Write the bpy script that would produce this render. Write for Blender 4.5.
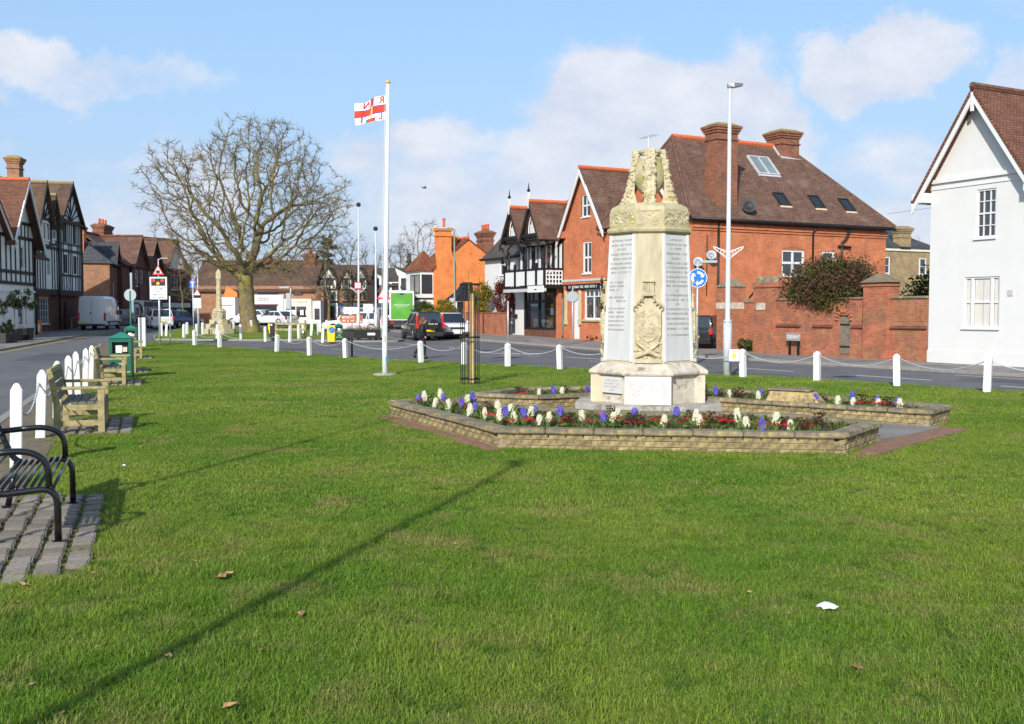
import bpy, bmesh, math, random
import numpy as np
from mathutils import Vector, Matrix
for o in list(bpy.data.objects): bpy.data.objects.remove(o)
S = bpy.context.scene
C = S.collection
R = math.radians
rng = random.Random(7)
# ------------------------------------------------------------------ camera
TH = math.atan(0.05); CAMH = 1.75
cd = bpy.data.cameras.new('camera'); cam = bpy.data.objects.new('camera', cd); C.objects.link(cam)
cam.location = (0, 0, CAMH); cam.rotation_euler = (math.pi/2 - TH, 0, 0)
cd.sensor_width = 36; cd.lens = 35.156; cd.clip_start = 0.1; cd.clip_end = 6000
S.camera = cam
S.render.resolution_x = 1024; S.render.resolution_y = 724
# ------------------------------------------------------------------ light
SUN_EL = 29.0; SUN_DIR = Vector((-0.276, -0.961, 0)).normalized()      # towards the sun, on the ground
sl = bpy.data.lights.new('sun', 'SUN'); so = bpy.data.objects.new('sun', sl); C.objects.link(so)
sl.energy = 4.2; sl.angle = R(0.53); sl.color = (1.0, 0.955, 0.885)
tosun = Vector((SUN_DIR.x*math.cos(R(SUN_EL)), SUN_DIR.y*math.cos(R(SUN_EL)), math.sin(R(SUN_EL))))
so.rotation_euler = (-tosun).to_track_quat('-Z', 'Y').to_euler(); so.location = (0, -20, 30)
# ------------------------------------------------------------------ sky
W = bpy.data.worlds.new('World'); S.world = W; W.use_nodes = True
wt = W.node_tree; wt.nodes.clear()
class NT:
    def __init__(s, t): s.t = t
    def n(s, typ, **kw):
        nd = s.t.nodes.new(typ)
        for k, v in kw.items():
            if k.startswith('i_'):
                key = k[2:]
                nd.inputs[int(key) if key.isdigit() else key.replace('_', ' ')].default_value = v
            else: setattr(nd, k, v)
        return nd
    def l(s, a, b): s.t.links.new(a, b)
    def math(s, op, a, b=None, clamp=False):
        nd = s.t.nodes.new('ShaderNodeMath'); nd.operation = op; nd.use_clamp = clamp
        for i, x in enumerate((a, b)):
            if x is None: continue
            if isinstance(x, (int, float)): nd.inputs[i].default_value = x
            else: s.t.links.new(x, nd.inputs[i])
        return nd.outputs[0]
def rayv(px, py):
    u = (px-512)/1000; v = (py-362)/1000
    return Vector((u, math.cos(TH)-v*math.sin(TH), -math.sin(TH)-v*math.cos(TH)))
w = NT(wt)
sky = w.n('ShaderNodeTexSky', sky_type='NISHITA', sun_disc=False)
sky.sun_elevation = R(SUN_EL); sky.sun_rotation = math.atan2(SUN_DIR.x, SUN_DIR.y)
sky.air_density = 1.0; sky.dust_density = 1.6; sky.ozone_density = 2.2
tc = w.n('ShaderNodeTexCoord')
mp = w.n('ShaderNodeMapping'); mp.inputs['Scale'].default_value = (1, 1, 1.7); w.l(tc.outputs['Generated'], mp.inputs['Vector'])
n1 = w.n('ShaderNodeTexNoise', i_Scale=5.0, i_Detail=9.0, i_Roughness=0.55); w.l(mp.outputs[0], n1.inputs['Vector'])
n2 = w.n('ShaderNodeTexNoise', i_Scale=13.0, i_Detail=7.0, i_Roughness=0.6); w.l(mp.outputs[0], n2.inputs['Vector'])
dn = w.n('ShaderNodeTexNoise', i_Scale=9.0, i_Detail=8.0, i_Roughness=0.62); w.l(tc.outputs['Generated'], dn.inputs['Vector'])
dsub = w.n('ShaderNodeVectorMath', operation='SUBTRACT'); w.l(dn.outputs['Color'], dsub.inputs[0]); dsub.inputs[1].default_value = (.5, .5, .5)
dscl = w.n('ShaderNodeVectorMath', operation='MULTIPLY'); w.l(dsub.outputs[0], dscl.inputs[0]); dscl.inputs[1].default_value = (.14, .14, .11)
dadd = w.n('ShaderNodeVectorMath', operation='ADD'); w.l(tc.outputs['Generated'], dadd.inputs[0]); w.l(dscl.outputs[0], dadd.inputs[1])
acc = None
# soft cumulus banks: direction, angular half width, half height, weight
for px, py, rx, ry, wg in ((640, 118, 150, 84, 1.0), (730, 140, 105, 100, 1.0), (885, 68, 92, 44, 0.9), (95, 76, 150, 40, 0.72), (560, 170, 120, 60, .8),
                           (445, 170, 140, 60, 0.75), (590, 232, 360, 90, 0.7), (880, 220, 260, 120, 0.62), (1010, 84, 62, 36, 0.75),
                           (70, 215, 250, 110, 0.55), (1000, 8, 50, 22, 0.5), (330, 260, 300, 60, 0.35)):
    d = rayv(px, py).normalized()
    sub = w.n('ShaderNodeVectorMath', operation='SUBTRACT'); w.l(dadd.outputs[0], sub.inputs[0]); sub.inputs[1].default_value = d
    mul = w.n('ShaderNodeVectorMath', operation='MULTIPLY'); w.l(sub.outputs[0], mul.inputs[0])
    mul.inputs[1].default_value = (1000/rx, 1000/rx, 1000/ry)
    ln = w.n('ShaderNodeVectorMath', operation='LENGTH'); w.l(mul.outputs[0], ln.inputs[0])
    f = w.math('MULTIPLY', w.math('MINIMUM', w.math('MULTIPLY', w.math('SUBTRACT', 1.0, ln.outputs['Value'], True), 2.2), 1.0), wg)
    acc = f if acc is None else w.math('MAXIMUM', acc, f)
sepd = w.n('ShaderNodeSeparateXYZ'); w.l(tc.outputs['Generated'], sepd.inputs[0])
nn = w.math('ADD', w.math('MULTIPLY', n1.outputs[0], 0.95), w.math('MULTIPLY', n2.outputs[0], 0.42))
cv = w.math('ADD', w.math('MULTIPLY', acc, 0.62), w.math('SUBTRACT', nn, 0.70))
ms = w.n('ShaderNodeMapRange', interpolation_type='SMOOTHSTEP'); w.l(cv, ms.inputs['Value'])
ms.inputs['From Min'].default_value = 0.16; ms.inputs['From Max'].default_value = 0.54; ms.inputs['To Max'].default_value = 0.9
# thin haze towards the horizon
hz = w.n('ShaderNodeMapRange', interpolation_type='SMOOTHSTEP'); w.l(sepd.outputs[2], hz.inputs['Value'])
hz.inputs['From Min'].default_value = 0.0; hz.inputs['From Max'].default_value = 0.75; hz.inputs['To Min'].default_value = 0.8; hz.inputs['To Max'].default_value = 0.15
hc = w.n('ShaderNodeMapRange', interpolation_type='SMOOTHSTEP'); w.l(sepd.outputs[2], hc.inputs['Value']); hc.inputs['From Max'].default_value = 0.30
hm = w.n('ShaderNodeMix', data_type='RGBA'); w.l(hc.outputs[0], hm.inputs[0]); hm.inputs[6].default_value = (3.45, 4.2, 5.4, 1); hm.inputs[7].default_value = (2.9, 4.75, 7.1, 1)
mh = w.n('ShaderNodeMix', data_type='RGBA'); w.l(hz.outputs[0], mh.inputs[0]); w.l(sky.outputs[0], mh.inputs[6]); w.l(hm.outputs[2], mh.inputs[7])
# cloud shade: bright tops, grey-lilac thick parts
cs = w.n('ShaderNodeMapRange'); w.l(n2.outputs[0], cs.inputs['Value']); cs.inputs['From Min'].default_value = 0.35; cs.inputs['From Max'].default_value = 0.68
cm = w.n('ShaderNodeMix', data_type='RGBA'); w.l(cs.outputs[0], cm.inputs[0]); cm.inputs[6].default_value = (4.4, 4.75, 5.6, 1); cm.inputs[7].default_value = (5.6, 5.7, 6.1, 1)
mc = w.n('ShaderNodeMix', data_type='RGBA'); w.l(ms.outputs[0], mc.inputs[0]); w.l(mh.outputs[2], mc.inputs[6]); w.l(cm.outputs[2], mc.inputs[7])
bg = w.n('ShaderNodeBackground'); bg.inputs['Strength'].default_value = 0.132; w.l(mc.outputs[2], bg.inputs['Color'])
wo = w.n('ShaderNodeOutputWorld'); w.l(bg.outputs[0], wo.inputs[0])
S.view_settings.view_transform = 'Standard'; S.view_settings.look = 'None'
S.view_settings.exposure = 0.24; S.view_settings.gamma = 1.0; S.view_settings.use_curve_mapping = False
S.render.engine = 'CYCLES'
# ------------------------------------------------------------------ terrain heights and pixel helpers
def rz(Y): return -0.2 + 0.016*min(max(0, Y-45), 120)
def gz(Y):
    if Y < 16: return 0.0
    if Y < 26: return -0.1*(Y-16)/10
    return rz(Y)+0.1
def pz(Y): return rz(Y)+0.1
def at(px, py, Y):
    r = rayv(px, py); t = Y/r.y
    return Vector((r.x*t, Y, CAMH+r.z*t))
def X(px, Y): return at(px, 330, Y).x
def gp(px, py, zf=gz, off=0.0):
    Y = 30.0
    r = rayv(px, py)
    for _ in range(80):
        t = (zf(Y)+off-CAMH)/r.z
        Y = 0.5*Y+0.5*t*r.y
    return Vector((r.x*Y/r.y, Y, zf(Y)+off))
# ------------------------------------------------------------------ mesh helpers
def tag(o, label=None, cat=None, group=None, kind=None):
    if label: o['label'] = label
    if cat: o['category'] = cat
    if group: o['group'] = group
    if kind: o['kind'] = kind
    return o
def empty(name, loc=(0, 0, 0), rz_=0.0, label=None, cat=None, group=None):
    o = bpy.data.objects.new(name, None); C.objects.link(o); o.location = loc; o.rotation_euler = (0, 0, rz_); o.empty_display_size = 0.2
    return tag(o, label, cat, group)
def link(name, me, parent=None, loc=None, rot=None, scale=None):
    o = bpy.data.objects.new(name, me); C.objects.link(o)
    if parent: o.parent = parent
    if loc is not None: o.location = loc
    if rot is not None: o.rotation_euler = rot
    if scale is not None: o.scale = scale
    return o
def copy_tree(o, parent=None):
    c = o.copy(); C.objects.link(c); c.parent = parent
    for ch in o.children: copy_tree(ch, c)
    return c
def ordn(i):
    i += 1
    one = ['', 'first', 'second', 'third', 'fourth', 'fifth', 'sixth', 'seventh', 'eighth', 'ninth', 'tenth', 'eleventh', 'twelfth', 'thirteenth', 'fourteenth', 'fifteenth', 'sixteenth', 'seventeenth', 'eighteenth', 'nineteenth']
    if i < 20: return one[i]
    return {2: 'twentieth', 3: 'thirtieth', 4: 'fortieth', 5: 'fiftieth'}[i//10] if i % 10 == 0 else {2: 'twenty-', 3: 'thirty-', 4: 'forty-', 5: 'fifty-'}[i//10]+one[i % 10]
class MB:
    def __init__(s): s.v = []; s.f = []
    def add(s, vs, fs):
        b = len(s.v); s.v.extend(tuple(v) for v in vs); s.f.extend(tuple(b+i for i in f) for f in fs); return s
    def poly(s, pts): return s.add(pts, [tuple(range(len(pts)))])
    def box(s, x0, x1, y0, y1, z0, z1):
        return s.add([(x0,y0,z0),(x1,y0,z0),(x1,y1,z0),(x0,y1,z0),(x0,y0,z1),(x1,y0,z1),(x1,y1,z1),(x0,y1,z1)],
                     [(0,3,2,1),(4,5,6,7),(0,1,5,4),(1,2,6,5),(2,3,7,6),(3,0,4,7)])
    def frus(s, x0, x1, y0, y1, z0, X0, X1, Y0, Y1, z1):
        return s.add([(x0,y0,z0),(x1,y0,z0),(x1,y1,z0),(x0,y1,z0),(X0,Y0,z1),(X1,Y0,z1),(X1,Y1,z1),(X0,Y1,z1)],
                     [(0,3,2,1),(4,5,6,7),(0,1,5,4),(1,2,6,5),(2,3,7,6),(3,0,4,7)])
    def bar(s, p, q, w, h, up=(0, 0, 1)):
        p = Vector(p); q = Vector(q); d = (q-p).normalized(); up = Vector(up)
        sd = d.cross(up)
        if sd.length < 1e-4: sd = d.cross(Vector((1, 0, 0)))
        sd.normalize(); u = sd.cross(d)
        a = sd*w/2; b = u*h/2
        return s.add([p-a-b, p+a-b, p+a+b, p-a+b, q-a-b, q+a-b, q+a+b, q-a+b],
                     [(0,1,2,3),(7,6,5,4),(4,5,1,0),(5,6,2,1),(6,7,3,2),(7,4,0,3)])
    def extr(s, pts, vec):
        n = len(pts); vec = Vector(vec); a = [Vector(p) for p in pts]; b = [p+vec for p in a]
        return s.add(a+b, [tuple(range(n-1, -1, -1)), tuple(range(n, 2*n))]+[(i, (i+1) % n, n+(i+1) % n, n+i) for i in range(n)])
    def prism(s, pts, z0, z1): return s.extr([(x, y, z0) for x, y in pts], (0, 0, z1-z0))
    def slab(s, pts, t):
        a = [Vector(p) for p in pts]; n = (a[1]-a[0]).cross(a[2]-a[0]).normalized()
        return s.extr([p-n*t for p in a], n*t)
    def tube(s, path, rad, n=8, cap=True):
        P = [Vector(p) for p in path]; m = len(P)
        if not isinstance(rad, (list, tuple)): rad = [rad]*m
        ref = None; vs = []
        for i in range(m):
            t = (P[min(i+1, m-1)]-P[max(i-1, 0)]).normalized()
            if ref is None:
                ref = Vector((0, 0, 1)) if abs(t.z) < 0.9 else Vector((1, 0, 0))
                ref = (ref-t*ref.dot(t)).normalized()
            else:
                ref = ref-t*ref.dot(t); ref.normalize()
            bi = t.cross(ref)
            for k in range(n):
                a = 2*math.pi*k/n
                vs.append(P[i]+(ref*math.cos(a)+bi*math.sin(a))*rad[i])
        fs = [(i*n+k, i*n+(k+1) % n, (i+1)*n+(k+1) % n, (i+1)*n+k) for i in range(m-1) for k in range(n)]
        if cap: fs += [tuple(range(n-1, -1, -1)), tuple((m-1)*n+k for k in range(n))]
        return s.add(vs, fs)
    def lathe(s, prof, n=16, c=(0, 0, 0), ax=None):
        vs = []; m = len(prof)
        for r, z in prof:
            for k in range(n):
                a = 2*math.pi*k/n; vs.append((c[0]+r*math.cos(a), c[1]+r*math.sin(a), c[2]+z))
        fs = [(i*n+k, i*n+(k+1) % n, (i+1)*n+(k+1) % n, (i+1)*n+k) for i in range(m-1) for k in range(n)]
        fs += [tuple(range(n-1, -1, -1)), tuple((m-1)*n+k for k in range(n))]
        return s.add(vs, fs)
    def loft(s, rings, cap=True):
        n = len(rings[0]); vs = [p for r in rings for p in r]; m = len(rings)
        fs = [(i*n+k, i*n+(k+1) % n, (i+1)*n+(k+1) % n, (i+1)*n+k) for i in range(m-1) for k in range(n)]
        if cap: fs += [tuple(range(n-1, -1, -1)), tuple((m-1)*n+k for k in range(n))]
        return s.add(vs, fs)
    def ico(s, c, r, sub=1, sc=(1, 1, 1)):
        bm = bmesh.new(); bmesh.ops.create_icosphere(bm, subdivisions=sub, radius=r)
        bm.verts.ensure_lookup_table()
        s.add([(c[0]+v.co.x*sc[0], c[1]+v.co.y*sc[1], c[2]+v.co.z*sc[2]) for v in bm.verts], [tuple(v.index for v in f.verts) for f in bm.faces]); bm.free(); return s
    def mesh(s, name, mat, smooth=False, uv=True, fixn=False):
        me = bpy.data.meshes.new(name); me.from_pydata([tuple(v) for v in s.v], [], s.f)
        if fixn:
            bm = bmesh.new(); bm.from_mesh(me); bmesh.ops.recalc_face_normals(bm, faces=bm.faces); bm.to_mesh(me); bm.free()
        me.update()
        if mat is not None: me.materials.append(M[mat])
        if uv: boxuv(me)
        if smooth: me.polygons.foreach_set('use_smooth', [True]*len(me.polygons))
        return me
    def build(s, name, mat, parent=None, smooth=False, bevel=0, loc=None, rot=None, fixn=True, seg=2, uv=True):
        o = link(name, s.mesh(name, mat, smooth, uv, fixn), parent, loc, rot)
        if bevel:
            b = o.modifiers.new('bevel', 'BEVEL'); b.width = bevel; b.segments = seg; b.limit_method = 'ANGLE'; b.angle_limit = R(40)
        return o
def boxuv(me):
    nf = len(me.polygons)
    if nf == 0: return
    uvl = me.uv_layers.new(name='uv')
    nl = len(me.loops)
    vi = np.empty(nl, np.int32); me.loops.foreach_get('vertex_index', vi)
    co = np.empty(len(me.vertices)*3); me.vertices.foreach_get('co', co); co = co.reshape(-1, 3)[vi]
    nr = np.empty(nf*3); me.polygons.foreach_get('normal', nr); nr = nr.reshape(-1, 3)
    lt = np.empty(nf, np.int32); me.polygons.foreach_get('loop_total', lt)
    N = np.repeat(nr, lt, axis=0)
    flat = np.abs(N[:, 2]) > 0.96
    h = np.stack([-N[:, 1], N[:, 0]], 1); hl = np.linalg.norm(h, axis=1); hl[hl < 1e-6] = 1; h /= hl[:, None]
    u = co[:, 0]*h[:, 0]+co[:, 1]*h[:, 1]
    sl_ = np.sqrt(np.clip(1-N[:, 2]**2, 1e-4, 1))
    v = co[:, 2]/sl_
    u = np.where(flat, co[:, 0], u); v = np.where(flat, co[:, 1], v)
    uvl.data.foreach_set('uv', np.stack([u, v], 1).astype(np.float32).ravel())
def text(name, s, size, mat, parent, loc, rot, align='CENTER', ext=0.002, sx=1.0):
    cu = bpy.data.curves.new(name, 'FONT'); cu.body = s; cu.size = size; cu.align_x = align; cu.align_y = 'CENTER'; cu.extrude = ext
    t = bpy.data.objects.new(name, cu); me = bpy.data.meshes.new_from_object(t); bpy.data.objects.remove(t)
    me.materials.clear(); me.materials.append(M[mat])
    o = link(name, me, parent, loc, rot); o.scale = (sx, 1, 1); return o
def marks(mb, x0, x1, z, h, y, rg, gap=0.35, th=0.002):
    """a line of worn lettering too small to read: short uneven strokes"""
    x = x0
    while x < x1:
        w_ = h*rg.uniform(0.35, 0.75)
        if rg.random() > 0.12:
            k = rg.random()
            if k < 0.4: mb.box(x, x+w_*0.3, y-th, y+th, z, z+h); mb.box(x+w_*0.3, x+w_, y-th, y+th, z+h*rg.choice((0, 0.4, 0.75)), z+h*rg.choice((0.6, 1.0, 0.9)))
            elif k < 0.7: mb.box(x, x+w_*0.25, y-th, y+th, z, z+h); mb.box(x+w_*0.7, x+w_, y-th, y+th, z, z+h); mb.box(x+w_*.25, x+w_*.7, y-th, y+th, z+h*.4, z+h*.6)
            else: mb.box(x, x+w_, y-th, y+th, z, z+h*0.25); mb.box(x, x+w_, y-th, y+th, z+h*0.75, z+h); mb.box(x, x+w_*.3, y-th, y+th, z+h*.25, z+h*.75)
        x += w_+h*gap*rg.uniform(0.6, 1.2)
    return mb
rg = random.Random(5)
# ------------------------------------------------------------------ materials
M = {}
def newmat(name):
    m = bpy.data.materials.new(name); m.use_nodes = True; t = NT(m.node_tree)
    p = m.node_tree.nodes['Principled BSDF']; M[name] = m
    return m, t, p
def coords(t, kind='Object'):
    return t.n('ShaderNodeTexCoord').outputs[kind]
def scl(c, k): return tuple(min(1, x*k) for x in c[:3])+(1,)
def basic(name, col, rough=0.6, var=0.2, scale=6.0, bump=0.0, bscale=40.0, metal=0.0, spec=0.5, alt=None, altscale=2.0, altmin=0.52, altmax=0.62, rnd=0.0, coat=0.0, aniso=None, emit=0):
    m, t, p = newmat(name)
    co = coords(t)
    if aniso:
        mp_ = t.n('ShaderNodeMapping'); mp_.inputs['Scale'].default_value = aniso; t.l(co, mp_.inputs[0]); co = mp_.outputs[0]
    nz = t.n('ShaderNodeTexNoise', i_Scale=scale, i_Detail=6.0, i_Roughness=0.6); t.l(co, nz.inputs['Vector'])
    mr = t.n('ShaderNodeMapRange'); t.l(nz.outputs[0], mr.inputs['Value']); mr.inputs['From Min'].default_value = 0.3; mr.inputs['From Max'].default_value = 0.7
    mx = t.n('ShaderNodeMix', data_type='RGBA'); t.l(mr.outputs[0], mx.inputs[0]); mx.inputs[6].default_value = scl(col, 1-var); mx.inputs[7].default_value = scl(col, 1+var)
    out = mx.outputs[2]
    if alt:
        nz2 = t.n('ShaderNodeTexNoise', i_Scale=altscale, i_Detail=8.0, i_Roughness=0.65); t.l(co, nz2.inputs['Vector'])
        mr2 = t.n('ShaderNodeMapRange', interpolation_type='SMOOTHSTEP'); t.l(nz2.outputs[0], mr2.inputs['Value']); mr2.inputs['From Min'].default_value = altmin; mr2.inputs['From Max'].default_value = altmax
        mx2 = t.n('ShaderNodeMix', data_type='RGBA'); t.l(mr2.outputs[0], mx2.inputs[0]); t.l(out, mx2.inputs[6]); mx2.inputs[7].default_value = tuple(alt)+(1,); out = mx2.outputs[2]
    if rnd:
        oi = t.n('ShaderNodeObjectInfo'); hs = t.n('ShaderNodeHueSaturation'); t.l(out, hs.inputs['Color'])
        r1 = t.n('ShaderNodeMapRange'); t.l(oi.outputs['Random'], r1.inputs['Value']); r1.inputs['To Min'].default_value = 1-rnd; r1.inputs['To Max'].default_value = 1+rnd
        t.l(r1.outputs[0], hs.inputs['Value']); out = hs.outputs[0]
    t.l(out, p.inputs['Base Color'])
    p.inputs['Roughness'].default_value = rough; p.inputs['Metallic'].default_value = metal; p.inputs['Specular IOR Level'].default_value = spec
    if coat: p.inputs['Coat Weight'].default_value = coat; p.inputs['Coat Roughness'].default_value = 0.05
    if bump:
        nb = t.n('ShaderNodeTexNoise', i_Scale=bscale, i_Detail=5.0); t.l(co, nb.inputs['Vector'])
        b = t.n('ShaderNodeBump', i_Strength=bump, i_Distance=0.02); t.l(nb.outputs[0], b.inputs['Height']); t.l(b.outputs[0], p.inputs['Normal'])
    if emit: t.l(out, p.inputs['Emission Color']); p.inputs['Emission Strength'].default_value = emit
    return m
def bricky(name, c1, c2, mortar, bw=0.225, bh=0.075, mort=0.009, rough=0.85, bump=0.6, patch=None, pscale=0.6, off=0.5, streak=0.0, bias=0.0, pmin=.5, pmax=.68):
    m, t, p = newmat(name)
    uv = t.n('ShaderNodeTexCoord').outputs['UV']
    br = t.n('ShaderNodeTexBrick', offset=off); t.l(uv, br.inputs['Vector'])
    br.inputs['Color1'].default_value = c1+(1,); br.inputs['Color2'].default_value = c2+(1,); br.inputs['Mortar'].default_value = mortar+(1,)
    br.inputs['Scale'].default_value = 1.0; br.inputs['Mortar Size'].default_value = mort; br.inputs['Mortar Smooth'].default_value = 0.2; br.inputs['Bias'].default_value = bias
    br.inputs['Brick Width'].default_value = bw; br.inputs['Row Height'].default_value = bh
    nz = t.n('ShaderNodeTexNoise', i_Scale=1.3, i_Detail=8.0, i_Roughness=0.7); t.l(uv, nz.inputs['Vector'])
    mr = t.n('ShaderNodeMapRange'); t.l(nz.outputs[0], mr.inputs['Value']); mr.inputs['From Min'].default_value = 0.3; mr.inputs['From Max'].default_value = 0.72; mr.inputs['To Min'].default_value = 0.68; mr.inputs['To Max'].default_value = 1.22
    hs = t.n('ShaderNodeHueSaturation'); t.l(br.outputs[0], hs.inputs['Color']); t.l(mr.outputs[0], hs.inputs['Value']); out = hs.outputs[0]
    if patch:
        n2_ = t.n('ShaderNodeTexNoise', i_Scale=pscale, i_Detail=9.0, i_Roughness=0.72); t.l(uv, n2_.inputs['Vector'])
        m2 = t.n('ShaderNodeMapRange', interpolation_type='SMOOTHSTEP'); t.l(n2_.outputs[0], m2.inputs['Value']); m2.inputs['From Min'].default_value = pmin; m2.inputs['From Max'].default_value = pmax; m2.inputs['To Max'].default_value = 0.75
        mx = t.n('ShaderNodeMix', data_type='RGBA'); t.l(m2.outputs[0], mx.inputs[0]); t.l(out, mx.inputs[6]); mx.inputs[7].default_value = patch+(1,); out = mx.outputs[2]
    t.l(out, p.inputs['Base Color']); p.inputs['Roughness'].default_value = rough; p.inputs['Specular IOR Level'].default_value = 0.3
    b = t.n('ShaderNodeBump', i_Strength=bump, i_Distance=0.02); b.invert = True; t.l(br.outputs['Fac'], b.inputs['Height']); t.l(b.outputs[0], p.inputs['Normal'])
    return m
bricky('brick_red', (0.66, 0.185, 0.07), (0.52, 0.145, 0.058), (0.48, 0.26, 0.16), patch=(0.5, 0.205, 0.11))
bricky('brick_garden', (0.52, 0.15, 0.064), (0.33, 0.1, 0.05), (0.36, 0.26, 0.18), patch=(0.22, 0.11, 0.07), pscale=1.1, pmin=.5, pmax=.62)
bricky('brick_orange', (0.88, 0.27, 0.065), (0.78, 0.225, 0.055), (0.78, 0.3, 0.12), patch=(0.76, 0.25, 0.085))
bricky('brick_dark', (0.20, 0.06, 0.035), (0.12, 0.04, 0.03), (0.2, 0.14, 0.1))
bricky('brick_chimney', (0.36, 0.12, 0.06), (0.21, 0.08, 0.05), (0.24, 0.16, 0.11), patch=(0.1, 0.065, 0.05), pscale=1.5)
bricky('brick_mixed', (0.44, 0.18, 0.08), (0.27, 0.11, 0.06), (0.36, 0.28, 0.2), patch=(0.4, 0.25, 0.13), pscale=2.0)
bricky('brick_yellow', (0.42, 0.31, 0.14), (0.3, 0.21, 0.1), (0.36, 0.3, 0.2), patch=(0.2, 0.15, 0.09), pscale=1.2)
bricky('tiles', (0.225, 0.118, 0.08), (0.15, 0.083, 0.06), (0.07, 0.045, 0.037), bw=0.17, bh=0.115, mort=0.012, bump=1.0, patch=(0.235, 0.16, 0.12), pscale=0.8)
bricky('tiles_red', (0.33, 0.105, 0.05), (0.22, 0.07, 0.04), (0.08, 0.04, 0.03), bw=0.17, bh=0.115, mort=0.012, bump=1.0, patch=(0.34, 0.16, 0.06), pscale=1.0)
bricky('tiles_moss', (0.18, 0.105, 0.07), (0.125, 0.075, 0.054), (0.06, 0.042, 0.032), bw=0.17, bh=0.115, mort=0.012, bump=1.0, patch=(0.2, 0.15, 0.075), pscale=0.9)
bricky('tiles_warm', (0.27, 0.115, 0.065), (0.17, 0.075, 0.05), (0.07, 0.04, 0.03), bw=0.17, bh=0.115, mort=0.014, bump=1.0, patch=(0.12, 0.07, 0.05), pscale=1.6)
bricky('slate', (0.085, 0.09, 0.1), (0.055, 0.06, 0.07), (0.03, 0.03, 0.035), bw=0.25, bh=0.2, mort=0.01, bump=0.7, patch=(0.11, 0.1, 0.085))
bricky('slate_brown', (0.11, 0.09, 0.08), (0.075, 0.065, 0.06), (0.03, 0.03, 0.03), bw=0.25, bh=0.2, mort=0.01, bump=0.7, patch=(0.14, 0.12, 0.09))
basic('ridge_tile', (0.58, 0.13, 0.045), 0.8, 0.25, 8.0, 0.3, 20)
basic('ridge_moss', (0.3, 0.24, 0.11), 0.9, 0.3, 8.0, 0.3, 20)
basic('moss_cap', (0.27, 0.25, 0.07), 0.95, 0.4, 5.0, 0.8, 14, alt=(0.33, 0.15, 0.06), altscale=3)
basic('render_white', (0.68, 0.675, 0.655), 0.8, 0.03, 1.2, 0.12, 30, alt=(0.65, 0.645, 0.625), altscale=0.7, altmin=.55, altmax=.8)
basic('render_grey', (0.68, 0.675, 0.65), 0.85, 0.06, 2.0, 0.1, 30)
basic('render_pub', (0.86, 0.85, 0.82), 0.85, 0.06, 2.0, 0.1, 30)
basic('paint_white', (0.72, 0.72, 0.71), 0.4, 0.03, 3.0)
basic('post_white', (0.72, 0.715, 0.69), 0.5, 0.05, 6.0, 0.15, 30, alt=(0.5, 0.47, 0.38), altscale=3.0, altmin=.6, altmax=.78)
basic('cream', (0.74, 0.69, 0.57), 0.7, 0.05, 2.0)
basic('paint_black', (0.012, 0.012, 0.013), 0.45, 0.3, 6.0, spec=0.4)
basic('steel_black', (0.008, 0.008, 0.009), 0.22, 0.3, 8.0, spec=0.6, coat=0.3)
basic('timber_black', (0.016, 0.013, 0.012), 0.7, 0.35, 6.0, 0.2, 20)
basic('galv', (0.5, 0.52, 0.54), 0.45, 0.12, 10.0, metal=0.35)
basic('pole_grey', (0.55, 0.58, 0.6), 0.45, 0.05, 6.0, metal=0.1)
basic('pole_white', (0.72, 0.72, 0.72), 0.35, 0.03, 3.0)
basic('pole_green', (0.2, 0.25, 0.19), 0.5, 0.1, 5.0)
basic('bin_green', (0.012, 0.115, 0.07), 0.42, 0.12, 6.0, spec=0.4)
basic('green_lid', (0.03, 0.19, 0.13), 0.5, 0.12, 6.0)
basic('gold', (0.6, 0.42, 0.1), 0.5, 0.1, 6.0)
basic('yellow', (0.8, 0.56, 0.01), 0.45, 0.08, 6.0)
basic('sign_blue', (0.01, 0.16, 0.66), 0.4, 0.05, 4.0)
basic('sign_white', (0.7, 0.7, 0.69), 0.4, 0.03, 4.0)
basic('sign_brown', (0.38, 0.1, 0.02), 0.45, 0.06, 4.0)
basic('sign_red', (0.65, 0.03, 0.02), 0.4, 0.08, 4.0)
basic('sign_amber', (0.85, 0.42, 0.02), 0.4, 0.05, 4.0)
basic('sign_back', (0.33, 0.37, 0.39), 0.5, 0.06, 5.0, metal=0.2)
basic('truck_green', (0.09, 0.33, 0.035), 0.4, 0.2, 1.5, coat=0.2)
basic('flag_white', (0.82, 0.82, 0.85), 0.8, 0.03, 5.0)
basic('flag_red', (0.72, 0.05, 0.03), 0.8, 0.06, 5.0)
basic('flag_blue', (0.03, 0.05, 0.3), 0.8, 0.06, 5.0)
basic('flag_gold', (0.75, 0.5, 0.1), 0.8, 0.06, 5.0)
basic('asphalt', (0.12, 0.12, 0.123), 0.85, 0.22, 0.8, 0.5, 120, alt=(0.15, 0.147, 0.147), altscale=0.35, altmin=.45, altmax=.7)
basic('asphalt_patch', (0.085, 0.085, 0.088), 0.85, 0.2, 1.5, 0.5, 120)
basic('paving', (0.23, 0.21, 0.195), 0.88, 0.18, 1.1, 0.4, 60, alt=(0.14, 0.13, 0.12), altscale=0.8)
basic('kerb_stone', (0.27, 0.25, 0.22), 0.85, 0.2, 4.0, 0.4, 30)
basic('road_paint', (0.7, 0.7, 0.68), 0.7, 0.12, 8.0)
basic('road_yellow', (0.5, 0.36, 0.06), 0.7, 0.2, 5.0)
basic('earth', (0.13, 0.1, 0.06), 0.95, 0.35, 2.0, 0.5, 25, alt=(0.07, 0.09, 0.025), altscale=1.2)
basic('soil', (0.055, 0.038, 0.026), 0.95, 0.4, 12.0, 0.9, 35)
basic('verge_soil', (0.17, 0.125, 0.075), 0.95, 0.35, 7.0, 0.8, 40, alt=(0.09, 0.11, 0.03), altscale=3)
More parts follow.
